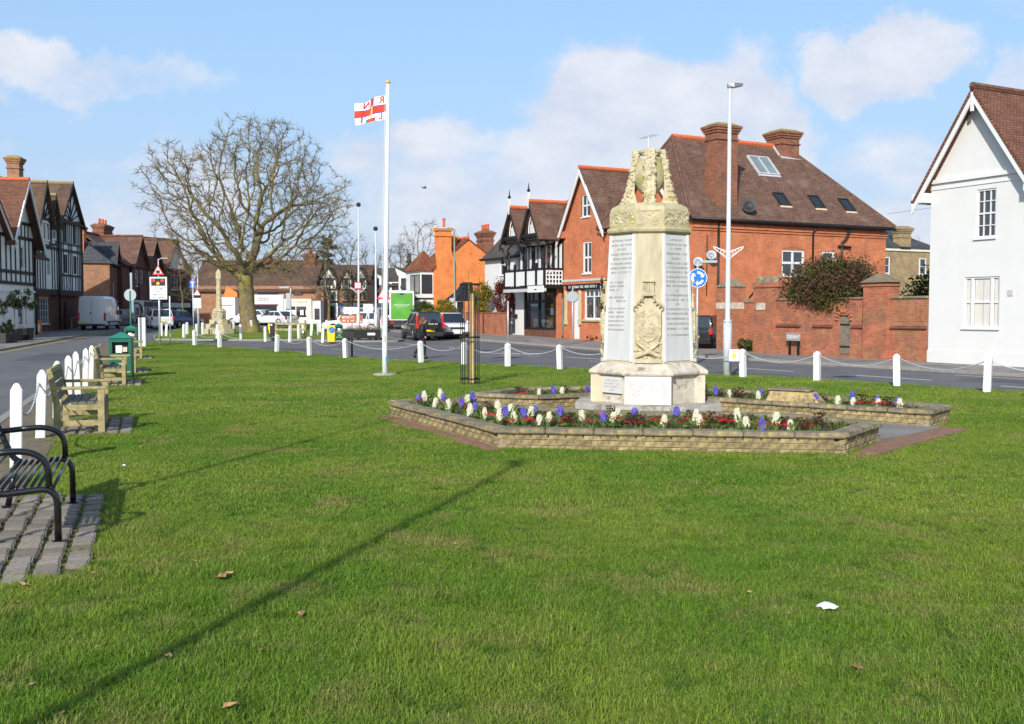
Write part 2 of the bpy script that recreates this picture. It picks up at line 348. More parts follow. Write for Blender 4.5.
basic('stone', (0.52, 0.455, 0.32), 0.85, 0.16, 3.5, 0.35, 45, alt=(0.50, 0.405, 0.2), altscale=2.2, altmin=.5, altmax=.72)
basic('stone_carved', (0.5, 0.435, 0.285), 0.88, 0.3, 9.0, 0.9, 30, alt=(0.37, 0.295, 0.13), altscale=5, altmin=.52, altmax=.7)
basic('stone_smooth', (0.48, 0.42, 0.285), 0.8, 0.14, 5.0, 0.2, 60, alt=(0.36, 0.315, 0.21), altscale=3.0, altmin=.5, altmax=.72, aniso=(1.6, 1.6, .35))
basic('stone_weather', (0.53, 0.475, 0.38), 0.9, 0.22, 5.0, 0.6, 35, alt=(0.26, 0.21, 0.15), altscale=4.5, altmin=.53, altmax=.7)
basic('stone_lichen', (0.46, 0.4, 0.25), 0.9, 0.25, 5.0, 0.7, 30, alt=(0.36, 0.34, 0.12), altscale=4.0, altmin=.48, altmax=.66)
basic('stone_pink', (0.62, 0.47, 0.33), 0.85, 0.1, 4.0, 0.2, 40)
basic('stone_step', (0.4, 0.37, 0.32), 0.9, 0.2, 5.0, 0.5, 35, alt=(0.22, 0.2, 0.16), altscale=3)
basic('marble_grey', (0.56, 0.56, 0.54), 0.5, 0.08, 4.0, aniso=(1.6, 1.6, .35), alt=(0.49, 0.49, 0.46), altscale=2.5)
basic('marble_white', (0.71, 0.705, 0.69), 0.45, 0.03, 4.0)
basic('inscription', (0.3, 0.29, 0.28), 0.8, 0.2, 20.0)
basic('inscription_faint', (0.42, 0.41, 0.4), 0.8, 0.2, 20.0)
basic('planter_brick', (0.37, 0.285, 0.13), 0.92, 0.28, 12.0, 0.8, 40, alt=(0.17, 0.135, 0.07), altscale=7.0, altmin=.46, altmax=.64, rnd=0.3)
basic('planter_coping', (0.21, 0.175, 0.12), 0.93, 0.25, 8.0, 0.9, 35, alt=(0.38, 0.3, 0.12), altscale=3.5, altmin=.52, altmax=.66, rnd=0.14)
basic('planter_mortar', (0.26, 0.22, 0.14), 0.95, 0.2, 20.0, 0.5, 60)
basic('brick_edging', (0.25, 0.13, 0.085), 0.92, 0.3, 9.0, 0.6, 40)
basic('cobble', (0.33, 0.285, 0.235), 0.85, 0.22, 9.0, 0.8, 30, alt=(0.2, 0.17, 0.13), altscale=6, rnd=0.25)
basic('moss_joint', (0.1, 0.1, 0.025), 0.95, 0.4, 14.0, 0.8, 50, alt=(0.24, 0.19, 0.03), altscale=6.0, altmin=.5, altmax=.6)
basic('bench_wood', (0.36, 0.295, 0.14), 0.85, 0.3, 7.0, 0.4, 30, alt=(0.22, 0.2, 0.085), altscale=5.0, altmin=.46, altmax=.62, aniso=(1, 1, 1))
basic('bench_grey', (0.17, 0.155, 0.12), 0.85, 0.3, 6.0, 0.3, 30, alt=(0.24, 0.23, 0.13), altscale=3.0)
basic('stake_wood', (0.55, 0.38, 0.18), 0.8, 0.2, 6.0, 0.2, 30)
basic('door_wood', (0.2, 0.165, 0.12), 0.85, 0.3, 8.0, 0.3, 30)
basic('door_blue', (0.05, 0.07, 0.1), 0.5, 0.1, 5.0)
basic('lead', (0.5, 0.5, 0.5), 0.6, 0.12, 5.0)
basic('curtain', (0.62, 0.6, 0.54), 0.9, 0.12, 6.0, aniso=(6, 6, 0.3))
basic('shop_inside', (0.1, 0.075, 0.05), 0.7, 0.7, 2.2, alt=(0.32, 0.26, 0.2), altscale=2.8, altmin=.54, altmax=.6)
basic('shop_wood', (0.5, 0.3, 0.08), 0.6, 0.15, 3.0)
basic('maroon', (0.12, 0.015, 0.03), 0.5, 0.1, 4.0)
basic('orange_panel', (0.6, 0.2, 0.06), 0.6, 0.15, 4.0)
basic('tyre', (0.015, 0.015, 0.015), 0.85, 0.2, 10.0)
basic('alloy', (0.45, 0.46, 0.48), 0.35, 0.1, 10.0, metal=0.7)
basic('paint_van', (0.7, 0.71, 0.72), 0.3, 0.02, 1.0, coat=0.5)
basic('car_black', (0.012, 0.013, 0.015), 0.25, 0.1, 1.0, coat=0.8)
basic('car_blue', (0.015, 0.03, 0.13), 0.25, 0.1, 1.0, coat=0.8)
basic('car_grey', (0.12, 0.13, 0.15), 0.3, 0.1, 1.0, coat=0.6)
basic('trim_dark', (0.02, 0.02, 0.021), 0.6, 0.1, 6.0)
basic('tail_red', (0.55, 0.015, 0.01), 0.25, 0.1, 6.0, coat=0.5)
basic('lamp_clear', (0.6, 0.62, 0.65), 0.15, 0.1, 6.0, coat=0.5)
basic('lamp_amber', (0.8, 0.25, 0.02), 0.3, 0.1, 6.0)
basic('skin', (0.6, 0.36, 0.26), 0.6, 0.06, 8.0)
basic('jacket', (0.009, 0.009, 0.012), 0.7, 0.3, 8.0, 0.3, 40)
basic('trousers', (0.012, 0.012, 0.014), 0.85, 0.2, 8.0)
basic('hair_red', (0.16, 0.05, 0.022), 0.7, 0.25, 20.0)
basic('fur', (0.1, 0.06, 0.035), 0.9, 0.3, 20.0)
basic('bark', (0.16, 0.125, 0.07), 0.95, 0.35, 4.0, 1.0, 12, alt=(0.24, 0.205, 0.055), altscale=1.4, altmin=.46, altmax=.62)
basic('twig', (0.165, 0.13, 0.065), 0.95, 0.3, 2.5, alt=(0.2, 0.165, 0.05), altscale=0.8)
basic('twig_grey', (0.13, 0.105, 0.075), 0.95, 0.3, 1.2)
basic('leaf_dry', (0.36, 0.21, 0.1), 0.85, 0.25, 20.0, rnd=0.3)
basic('litter_white', (0.78, 0.78, 0.8), 0.7, 0.06, 20.0)
def leafmat(name, c1, c2, trans=0.35, scale=2.5, rough=0.55):
    m, t, p = newmat(name)
    nz = t.n('ShaderNodeTexNoise', i_Scale=scale, i_Detail=4.0); t.l(coords(t), nz.inputs['Vector'])
    mr = t.n('ShaderNodeMapRange'); t.l(nz.outputs[0], mr.inputs['Value']); mr.inputs['From Min'].default_value = 0.35; mr.inputs['From Max'].default_value = 0.65
    mx = t.n('ShaderNodeMix', data_type='RGBA'); t.l(mr.outputs[0], mx.inputs[0]); mx.inputs[6].default_value = c1+(1,); mx.inputs[7].default_value = c2+(1,)
    t.l(mx.outputs[2], p.inputs['Base Color']); p.inputs['Roughness'].default_value = rough; p.inputs['Specular IOR Level'].default_value = 0.3
    tr = t.n('ShaderNodeBsdfTranslucent'); t.l(mx.outputs[2], tr.inputs['Color'])
    ms_ = t.n('ShaderNodeMixShader'); ms_.inputs[0].default_value = trans; t.l(p.outputs[0], ms_.inputs[1]); t.l(tr.outputs[0], ms_.inputs[2])
    t.l(ms_.outputs[0], t.t.nodes['Material Output'].inputs[0])
leafmat('leaf_bush', (0.13, 0.065, 0.045), (0.085, 0.105, 0.02), scale=1.1)
leafmat('leaf_yellow', (0.3, 0.22, 0.025), (0.17, 0.16, 0.025), scale=1.5)
leafmat('leaf_green', (0.04, 0.075, 0.016), (0.09, 0.12, 0.025))
leafmat('leaf_dark', (0.02, 0.035, 0.014), (0.045, 0.06, 0.02))
leafmat('leaf_red', (0.19, 0.022, 0.02), (0.11, 0.03, 0.018))
leafmat('leaf_ivy', (0.05, 0.07, 0.02), (0.1, 0.1, 0.025))
leafmat('hyacinth_leaf', (0.16, 0.28, 0.045), (0.25, 0.36, 0.09), scale=9)
leafmat('bed_leaf', (0.08, 0.14, 0.03), (0.17, 0.2, 0.05), scale=9)
leafmat('petal_purple', (0.12, 0.09, 0.56), (0.25, 0.2, 0.72), 0.3, 25)
leafmat('petal_white', (0.82, 0.8, 0.68), (0.78, 0.75, 0.55), 0.3, 25)
leafmat('petal_red', (0.6, 0.012, 0.02), (0.45, 0.02, 0.03), 0.25, 25)
leafmat('petal_pink', (0.6, 0.1, 0.3), (0.7, 0.3, 0.5), 0.25, 25)
leafmat('leaf_maroon', (0.1, 0.02, 0.02), (0.07, 0.06, 0.02), 0.25, 25)
def glass(name, col, rough, refl=1.0):
    m, t, p = newmat(name)
    nz = t.n('ShaderNodeTexNoise', i_Scale=0.9, i_Detail=2.0); t.l(coords(t), nz.inputs['Vector'])
    mx = t.n('ShaderNodeMix', data_type='RGBA'); t.l(nz.outputs[0], mx.inputs[0]); mx.inputs[6].default_value = scl(col, .5); mx.inputs[7].default_value = scl(col, 1.5)
    t.l(mx.outputs[2], p.inputs['Base Color']); p.inputs['Roughness'].default_value = rough; p.inputs['Specular IOR Level'].default_value = refl; p.inputs['IOR'].default_value = 1.6
    b = t.n('ShaderNodeBump', i_Strength=0.08, i_Distance=0.02); t.l(nz.outputs[0], b.inputs['Height']); t.l(b.outputs[0], p.inputs['Normal'])
glass('glass', (0.03, 0.034, 0.04), 0.06)
glass('glass_light', (0.25, 0.26, 0.25), 0.1)
glass('car_glass', (0.015, 0.02, 0.025), 0.04)
glass('skylight_glass', (0.2, 0.25, 0.27), 0.08)
# clear shop glass: see-through with reflections
m, t, p = newmat('shop_glass')
tb = t.n('ShaderNodeBsdfTransparent'); gl = t.n('ShaderNodeBsdfGlossy', i_Roughness=0.03); fr = t.n('ShaderNodeFresnel', i_IOR=1.5)
mxs = t.n('ShaderNodeMixShader'); t.l(fr.outputs[0], mxs.inputs[0]); t.l(tb.outputs[0], mxs.inputs[1]); t.l(gl.outputs[0], mxs.inputs[2]); t.l(mxs.outputs[0], t.t.nodes['Material Output'].inputs[0])
# lawn: soil-green sheet under the blades and the blades themselves
def lawn(name, k, blades):
    m, t, p = newmat(name)
    pos = t.n('ShaderNodeNewGeometry').outputs['Position']
    def noise(sc, det=4.0, ro=0.55):
        n_ = t.n('ShaderNodeTexNoise', i_Scale=sc, i_Detail=det, i_Roughness=ro); t.l(pos, n_.inputs['Vector']); return n_.outputs[0]
    def mixc(f, a, b, lo, hi):
        r_ = t.n('ShaderNodeMapRange', interpolation_type='SMOOTHSTEP'); t.l(f, r_.inputs['Value']); r_.inputs['From Min'].default_value = lo; r_.inputs['From Max'].default_value = hi
        x_ = t.n('ShaderNodeMix', data_type='RGBA'); t.l(r_.outputs[0], x_.inputs[0])
        for i_, c_ in ((6, a), (7, b)):
            if isinstance(c_, tuple): x_.inputs[i_].default_value = scl(c_, k)
            else: t.l(c_, x_.inputs[i_])
        return x_.outputs[2]
    base = mixc(noise(0.35), (0.096, 0.18, 0.015), (0.168, 0.225, 0.028), 0.36, 0.64)
    base = mixc(noise(2.2, 5), base, (0.175, 0.2, 0.045), 0.52, 0.72)
    base = mixc(noise(6.0, 6, 0.7), base, (0.17, 0.155, 0.06), 0.58, 0.76)
    base = mixc(noise(0.9, 5, .65), base, (0.215, 0.2, 0.06), 0.52, 0.7)
    base = mixc(noise(3.1, 3), base, (0.06, 0.12, 0.013), 0.55, 0.76)
    if blades:
        at_ = t.n('ShaderNodeAttribute', attribute_name='tint'); hs = t.n('ShaderNodeHueSaturation'); t.l(base, hs.inputs['Color'])
        r1 = t.n('ShaderNodeMapRange'); t.l(at_.outputs['Fac'], r1.inputs['Value']); r1.inputs['To Min'].default_value = 0.75; r1.inputs['To Max'].default_value = 1.4; t.l(r1.outputs[0], hs.inputs['Value'])
        r2 = t.n('ShaderNodeMapRange'); t.l(at_.outputs['Fac'], r2.inputs['Value']); r2.inputs['To Min'].default_value = 0.515; r2.inputs['To Max'].default_value = 0.488; t.l(r2.outputs[0], hs.inputs['Hue'])
        base = hs.outputs[0]
        gt = t.math('GREATER_THAN', at_.outputs['Fac'], 0.955); xs_ = t.n('ShaderNodeMix', data_type='RGBA'); t.l(gt, xs_.inputs[0]); t.l(base, xs_.inputs[6]); xs_.inputs[7].default_value = (0.33, 0.29, 0.13, 1); base = xs_.outputs[2]
        tr = t.n('ShaderNodeBsdfTranslucent'); t.l(base, tr.inputs['Color'])
        ms_ = t.n('ShaderNodeMixShader'); ms_.inputs[0].default_value = 0.35; t.l(p.outputs[0], ms_.inputs[1]); t.l(tr.outputs[0], ms_.inputs[2]); t.l(ms_.outputs[0], t.t.nodes['Material Output'].inputs[0])
    t.l(base, p.inputs['Base Color']); p.inputs['Roughness'].default_value = 0.6; p.inputs['Specular IOR Level'].default_value = 0.25 if blades else 0.02
    if not blades:
        b = t.n('ShaderNodeBump', i_Strength=0.9, i_Distance=0.03); t.l(noise(40.0, 6, 0.7), b.inputs['Height']); t.l(b.outputs[0], p.inputs['Normal'])
lawn('lawn_soil', 0.95, False); lawn('lawn_far', 1.15, False); lawn('grass_blade', 1.42, True)
# ------------------------------------------------------------------ ground, roads, pavements, greens
a2 = Vector((0.456, -0.89)).normalized(); b2 = Vector((0.89, 0.456)).normalized()
F0 = Vector((15.4, 37.0))
def F(t, off=0.0):
    p = F0 - a2*t - b2*off; return (p.x, p.y)
ANGF = math.atan2(a2.y, a2.x)
def sheet(name, pts, zf, mat, skirt=0.0, cuts=(16, 26, 45, 165), parent=None, kind='structure', dz=0.0):
    bm = bmesh.new(); vs = [bm.verts.new((x, y, 0)) for x, y in pts]; f = bm.faces.new(vs)
    if f.normal.z < 0 or sum((pts[i][0]*pts[(i+1) % len(pts)][1]-pts[(i+1) % len(pts)][0]*pts[i][1]) for i in range(len(pts))) < 0: bmesh.ops.reverse_faces(bm, faces=[f])
    for c_ in cuts:
        bmesh.ops.bisect_plane(bm, geom=bm.verts[:]+bm.edges[:]+bm.faces[:], plane_co=(0, c_, 0), plane_no=(0, 1, 0))
    bmesh.ops.triangulate(bm, faces=bm.faces[:])
    for v in bm.verts: v.co.z = zf(v.co.y)+dz
    if skirt:
        be = [e for e in bm.edges if e.is_boundary]
        r_ = bmesh.ops.extrude_edge_only(bm, edges=be)
        for v in r_['geom']:
            if isinstance(v, bmesh.types.BMVert): v.co.z -= skirt
    me = bpy.data.meshes.new(name); bm.normal_update(); bm.to_mesh(me); bm.free(); me.materials.append(M[mat]); boxuv(me)
    o = link(name, me, parent)
    if kind and not parent: o['kind'] = kind
    return o
def strip(pts, wd):
    """polyline -> ribbon polygon, to the right of travel"""
    n = len(pts); P = [Vector(p) for p in pts]; out = []
    for i in range(n):
        d = (P[min(i+1, n-1)]-P[max(i-1, 0)]).normalized(); out.append(P[i]+Vector((d.y, -d.x))*wd)
    return [tuple(p) for p in P]+[tuple(p) for p in reversed(out)]
sheet('ground', [(-2500, -400), (2500, -400), (2500, 4500), (-2500, 4500)], rz, 'earth', dz=-0.06)
sheet('road', [(-75, -20), (75, -20), (75, 165), (-75, 165)], rz, 'asphalt')
# village green: left edge beside the road, right edge along the chain posts, apex far left
PL0 = Vector((-6.5, 13.67)); PLD = Vector((-0.345, 0.94)).normalized()
def PL(s, off=0.0):
    p = PL0+PLD*s+Vector((PLD.y, -PLD.x))*(-off); return (p.x, p.y)      # off > 0: towards the road
BOLL = [(987, 392), (897, 386), (817, 381), (743, 377), (560, 369.3), (507.6, 366.7), (463.8, 364.6), (421, 362.4), (345.5, 358.2), (309.5, 355.6), (276.7, 351.8), (219.7, 347.6), (194.7, 345.2)]
BP = [gp(x, y) for x, y in BOLL]
BPX = [(p.x, p.y) for p in BP]
edge = [(26, 8.2), (17.6, 16.6)]+BPX
edge_out = []
for i, p in enumerate(edge):
    d = (Vector(edge[min(i+1, len(edge)-1)])-Vector(edge[max(i-1, 0)])).normalized(); q = Vector(p)+Vector((d.y, -d.x))*0.75; edge_out.append((q.x, q.y))
GREEN = [PL(-24, 0.45)]+[(26, -8)]+edge_out+[(-19.6, 56.8), PL(43, 0.45)]
sheet('village_green', GREEN, gz, 'lawn_soil', skirt=0.25)
kerb_r = strip(edge_out[1:]+[(-19.6, 56.8)], 0.16)
sheet('kerb', kerb_r, gz, 'kerb_stone', skirt=0.25, dz=0.004)
sheet('verge', strip([PL(43, 0.5), PL(-24, 0.5)], 0.001) if False else [PL(-24, 0.75), PL(-24, -0.25), PL(41, -0.2), PL(41, 0.75)], gz, 'verge_soil', skirt=0.2, dz=0.005)
sheet('kerb', [PL(-24, 0.92), PL(-24, 0.76), PL(43, 0.76), PL(43, 0.92)], gz, 'kerb_stone', skirt=0.25, dz=0.012)
# right-hand pavement along the frontage
kb = [F(-40, 3.0), F(-6, 3.2), F(10, 3.8), F(20, 4.5), F(28, 5.0), F(38, 4.6), F(52, 4.2), F(80, 4.2)]
sheet('pavement', kb+[F(80, -12), F(-40, -12)], pz, 'paving', skirt=0.2)
sheet('kerb', strip(list(reversed(kb)), -0.16) if False else kb+[tuple(Vector(p)-b2*0.16) for p in reversed(kb)], pz, 'kerb_stone', skirt=0.2, dz=0.006)
# left pavement
lk = [(-22.0, 30), (-25.0, 48.7), (-27.3, 60), (-30.0, 72), (-34.0, 92), (-38.5, 112), (-46, 150)]
sheet('pavement', lk+[(-75, 150), (-75, 30)], pz, 'paving', skirt=0.2)
sheet('kerb', lk+[(x+0.16, y) for x, y in reversed(lk)], pz, 'kerb_stone', skirt=0.2, dz=0.006)
for k in (0.32, 0.55):
    sheet('road_marking', [(x+k, y) for x, y in lk]+[(x+k+0.1, y) for x, y in reversed(lk)], rz, 'road_yellow', dz=0.004)
# traffic islands
ISA = [(-21.5, 60.6), (-16, 59.6), (-12.4, 60.0), (-10.8, 62.5), (-12.4, 84), (-27.5, 84), (-23.5, 66)]
sheet('green_island', ISA, pz, 'lawn_far', skirt=0.2)
sheet('kerb', ISA+[tuple(Vector(p)+(Vector(p)-Vector((-18, 70))).normalized()*0.18) for p in [ISA[0]]+list(reversed(ISA))], pz, 'kerb_stone', skirt=0.2, dz=-0.01)
ISB = [(-11.6, 58.6), (-8.5, 57.6), (-6.6, 57.9), (-6.4, 59.5), (-8.5, 66), (-10.2, 66)]
sheet('paved_island', ISB, pz, 'paving', skirt=0.2, dz=0.01)
sheet('green_island', [(-12.5, 70), (-9.2, 69.5), (-13, 92), (-20.5, 92), (-15, 78)], pz, 'lawn_far', skirt=0.2, dz=0.004)
FORE = [(-60, 93), (-12, 93), (-6, 90), (-6, 164), (-60, 164)]
sheet('forecourt', FORE, pz, 'paving', skirt=0.2)
# repairs and drain covers in the tarmac
for pts_ in ([F(-12, 4.6), F(-6, 4.7), F(-6, 5.9), F(-12, 5.8)], [F(2, 8.4), F(3.6, 8.6), F(3.6, 9.8), F(2, 9.7)], [F(13, 5.2), F(22, 6.0), F(22, 6.9), F(13, 6.1)], [F(-3, 9.2), F(0, 9.6), F(0, 10.3), F(-3, 9.9)], [(-20, 40), (-17.5, 40), (-19.6, 47), (-22, 47)], [(-13, 50), (-10, 49), (-10.4, 51), (-13, 52)]):
    sheet('road_patch', pts_, rz, 'asphalt_patch', dz=.003)
for t_, o_ in ((-4, 7.6), (9, 4.6), (18, 9)):
    sheet('drain_cover', [F(t_, o_), F(t_+.6, o_), F(t_+.6, o_+.6), F(t_, o_+.6)], rz, 'trim_dark', dz=.006)
# white road markings
def dash(p, q, wd=0.12):
    p = Vector(p); q = Vector(q); d = (q-p).normalized(); n_ = Vector((d.y, -d.x))*wd/2
    return sheet('road_marking', [tuple(p-n_), tuple(q-n_), tuple(q+n_), tuple(p+n_)], rz, 'road_paint', dz=0.005)
for t0 in range(-16, 26, 5):
    o1 = 6.9+max(0, t0+6)*0.11
    dash(F(t0, o1), F(t0+2.6, o1+0.25), 0.13)
for t0 in (-8, 0.5, 9): dash(F(t0, 4.1+0.05*max(0, t0)), F(t0+3.4, 4.25+0.05*max(0, t0)), 0.09)
def pxl(x0, y0, x1, y1, wd=0.12):
    p = gp(x0, y0, rz); q = gp(x1, y1, rz); dash((p.x, p.y), (q.x, q.y), wd)
pxl(512, 354.2, 545, 353.4, 0.2); pxl(478, 352.5, 504, 353.6, 0.2); pxl(520, 365.5, 540, 366.0, 0.12); pxl(500, 355.5, 540, 356.6, 0.1)
pxl(362, 345.5, 392, 346.5, 0.12); pxl(374, 349, 402, 346.5, 0.1); pxl(590, 361, 604, 361.6); pxl(330, 349.2, 350, 350.2, 0.1); pxl(246, 341.2, 262, 341.6, 0.1)
# ------------------------------------------------------------------ building helpers
def V2(d): return Vector((d[0], d[1], 0)).normalized()
def wall(mb, o, d, L, z0, z1, holes=(), depth=.13):
    """wall sheet from o along d (to the right seen from outside), with real openings (x, z, w, h)"""
    o = Vector(o); d = V2(d); n = Vector((d.y, -d.x, 0))
    xs = sorted(set([0, L]+[h[0] for h in holes]+[h[0]+h[2] for h in holes])); zs = sorted(set([z0, z1]+[h[1] for h in holes]+[h[1]+h[3] for h in holes]))
    P = lambda x, z, y=0.0: o+d*x-n*y+Vector((0, 0, z))
    for i in range(len(xs)-1):
        for j in range(len(zs)-1):
            cx, cz = (xs[i]+xs[i+1])/2, (zs[j]+zs[j+1])/2
            if any(h[0] < cx < h[0]+h[2] and h[1] < cz < h[1]+h[3] for h in holes): continue
            mb.poly([P(xs[i], zs[j]), P(xs[i+1], zs[j]), P(xs[i+1], zs[j+1]), P(xs[i], zs[j+1])])
    for h in holes:
        a, b, c, e = h[0], h[1], h[0]+h[2], h[1]+h[3]
        mb.poly([P(a, b), P(a, e), P(a, e, depth), P(a, b, depth)]); mb.poly([P(c, b), P(c, b, depth), P(c, e, depth), P(c, e)])
        mb.poly([P(a, e), P(c, e), P(c, e, depth), P(a, e, depth)]); mb.poly([P(a, b), P(a, b, depth), P(c, b, depth), P(c, b)])
    return mb
def window(parent, o, d, hole, nx=1, nz=2, frame='paint_white', pane='glass', fw=.06, sill=True, set_=.07, name='window', bar_=.028, arch=0.0, meet=False, curtain=False):
    o = Vector(o); d = V2(d); ang = math.atan2(d.y, d.x); x, z, w_, h = hole
    q = o+d*x; lo = (q.x, q.y, z+o.z*0)
    y0, y1 = set_-.03, set_+.04
    mb = MB(); mb.box(0, fw, y0, y1, 0, h); mb.box(w_-fw, w_, y0, y1, 0, h); mb.box(fw, w_-fw, y0, y1, 0, fw); mb.box(fw, w_-fw, y0, y1, h-fw, h)
    for i in range(1, nx): mb.box(w_*i/nx-bar_/2, w_*i/nx+bar_/2, y0+.012, y1-.01, fw, h-fw)
    for i in range(1, nz):
        t_ = bar_ if not (meet and i*2 == nz) else bar_*1.9
        mb.box(fw, w_-fw, y0+.008, y1-.014, h*i/nz-t_/2, h*i/nz+t_/2)
    f = mb.build(name, frame, parent, loc=lo, rot=(0, 0, ang))
    MB().poly([(fw*.5, y1-.012, fw*.5), (w_-fw*.5, y1-.012, fw*.5), (w_-fw*.5, y1-.012, h-fw*.5), (fw*.5, y1-.012, h-fw*.5)]).build('pane', pane, f, fixn=False)
    if sill: MB().box(-.05, w_+.05, -.07, set_, -.07, -.002).build('sill', frame if frame != 'timber_black' else 'timber_black', f)
    if curtain:
        for a, b in ((.02, .3), (.7, .98)): MB().box(w_*a, w_*b, y1-.03, y1-.0125, fw, h-fw).build('curtain', 'curtain', f)
    return f
def wall_part(name, mat, parent, o, d, L, z0, z1, holes=(), wins=(), **kw):
    mb = MB(); wall(mb, o, d, L, z0, z1, holes); mb.build(name, mat, parent, fixn=False)
    for h in holes: window(parent, o, d, h, **kw)
def tri_wall(name, mat, parent, o, d, x0, x1, z0, xa, za):
    o = Vector(o); d = V2(d); P = lambda x, z: o+d*x+Vector((0, 0, z))
    return MB().poly([P(x0, z0), P(x1, z0), P(xa, za)]).build(name, mat, parent, fixn=False)
def barge(name, mat, parent, o, d, x0, z0, xa, za, x1, z1, out=.3, w_=.22, t_=.06):
    o = Vector(o); d = V2(d); n = Vector((d.y, -d.x, 0)); P = lambda x, z: o+d*x+n*out+Vector((0, 0, z))
    mb = MB()
    for a, b in (((x0, z0), (xa, za)), ((xa, za), (x1, z1))):
        p, q = P(*a), P(*b); mb.extr([p, q, q-Vector((0, 0, w_)), p-Vector((0, 0, w_))], n*t_)
    return mb.build(name, mat, parent)
def gable_roof(name, mat, parent, x0, x1, y0, y1, ze, zr, axis='y', over=.3, t_=.12, ridge='ridge_tile', rside=.5, extra=0.0):
    """ridge along local y (axis='y') or x"""
    mb = MB()
    if axis == 'y':
        xm = x0+(x1-x0)*rside; s0 = (zr-ze)/(xm-x0); s1 = (zr-ze)/(x1-xm)
        mb.slab([(x0-over, y0, ze-over*s0), (xm, y0, zr), (xm, y1, zr), (x0-over, y1, ze-over*s0)], t_)
        mb.slab([(xm, y0, zr), (x1+over, y0, ze-over*s1), (x1+over, y1, ze-over*s1), (xm, y1, zr)], t_)
        rp_ = ((xm, y0, zr+.02), (xm, y1, zr+.02))
    else:
        ym = y0+(y1-y0)*rside; s0 = (zr-ze)/(ym-y0); s1 = (zr-ze)/(y1-ym)
        mb.slab([(x0, y0-over, ze-over*s0), (x1, y0-over, ze-over*s0), (x1, ym, zr), (x0, ym, zr)], t_)
        mb.slab([(x0, ym, zr), (x1, ym, zr), (x1, y1+over, ze-over*s1), (x0, y1+over, ze-over*s1)], t_)
        rp_ = ((x0, ym, zr+.02), (x1, ym, zr+.02))
    r_ = mb.build(name, mat, parent, fixn=False)
    if ridge: MB().tube(rp_, .13, 8).build('ridge_tiles', ridge, r_)
    return r_
def chimney(parent, x0, x1, y0, y1, z0, z1, mat='brick_chimney', pots=0, cap='moss_cap', potmat='ridge_tile'):
    mb = MB(); mb.box(x0, x1, y0, y1, z0, z1-.55); e = .06
    mb.box(x0-e, x1+e, y0-e, y1+e, z1-.9, z1-.82)
    for i, k in enumerate((.06, .12, .17)): mb.box(x0-k, x1+k, y0-k, y1+k, z1-.549+i*.125, z1-.549+(i+1)*.125-.001)
    c_ = mb.build('chimney', mat, parent, fixn=True)
    MB().frus(x0-.12, x1+.12, y0-.12, y1+.12, z1-.17, x0+.12, x1-.12, y0+.12, y1-.12, z1-.02).build('flaunching', cap, c_)
    for k in range(pots):
        lx = (x1-x0) >= (y1-y0); f_ = (k+.5)/pots; px_ = x0+(x1-x0)*f_ if lx else (x0+x1)/2; py_ = (y0+y1)/2 if lx else y0+(y1-y0)*f_
        MB().lathe([(.13, 0), (.11, .35), (.12, .42), (.14, .45), (.13, .55)], 10, (px_, py_, z1-.05)).build('chimney_pot', potmat, c_, True)
    return c_
def pipe(parent, pts, r_=.05, mat='paint_black', name='downpipe'): return MB().tube(pts, r_, 8).build(name, mat, parent, True)
def cloud(mb, n, c, r_, size, rg, shell=.55, flat=1.0, clumps=None):
    """leaf-sized faces spread through an ellipsoid with clumps and gaps"""
    cl = []
    for _ in range(clumps or max(6, n//90)):
        while True:
            q = Vector((rg.uniform(-1, 1), rg.uniform(-1, 1), rg.uniform(-1, 1)))
            if shell < q.length < 1: break
        cl.append(q)
    for i in range(n):
        q = rg.choice(cl)+Vector((rg.gauss(0, .16), rg.gauss(0, .16), rg.gauss(0, .16)))
        p = Vector((c[0]+q.x*r_[0], c[1]+q.y*r_[1], c[2]+q.z*r_[2]*flat))
        a = Vector((rg.gauss(0, 1), rg.gauss(0, 1), rg.gauss(0, 1))).normalized(); b = a.cross(Vector((rg.gauss(0, 1), rg.gauss(0, 1), rg.gauss(0, 1)))).normalized(); s_ = size*rg.uniform(.6, 1.3)
        mb.add([p-a*s_, p+b*s_*.5, p+a*s_, p-b*s_*.5], [(0, 1, 2, 3)])
rl = random.Random(77)
def shrub(name, label, p, r_, mat, n, size, cat='shrub', rot=0.0, group=None):
    e_ = empty(name, p, rot, label, cat, group)
    mb = MB(); cloud(mb, n, (0, 0, r_[2]), r_, size, rl, .35); mb.build('foliage', mat, e_, fixn=False, uv=False)
    mb = MB()
    for k in range(7):
        a = k*.9; mb.tube([(0, 0, -.1), (r_[0]*.3*math.cos(a), r_[1]*.3*math.sin(a), r_[2]*.7), (r_[0]*.7*math.cos(a), r_[1]*.7*math.sin(a), r_[2]*1.5)], [.05, .03, .01], 5)
    mb.build('stem', 'bark', e_, uv=False); return e_
# ------------------------------------------------------------------ white gabled house, far right
o3 = (0, 0, 0)
wh = empty('white_house', (F0.x, F0.y, 0), ANGF, 'white rendered gabled house with tiled roof at right edge', 'house')
hl = [(1.93, 4.34, .78, 1.68), (1.5, 1.2, 1.42, 1.78)]
mb = MB(); wall(mb, o3, (1, 0), 4.0, -.6, 6.55, hl); mb.poly([(0, 0, 6.55), (4, 0, 6.55), (2, 0, 9.35)]); wall(mb, (4, 0, 0), (0, 1), 11, -.6, 6.5); wall(mb, (0, 11, 0), (0, -1), 11, -.6, 6.5); wall(mb, (4, 11, 0), (-1, 0), 4, -.6, 6.5)
mb.build('wall', 'render_white', wh, fixn=False)
window(wh, o3, (1, 0), hl[0], 3, 4, meet=True, bar_=.03)
f = window(wh, o3, (1, 0), hl[1], 1, 2, pane='glass_light', meet=True)
mb = MB(); 
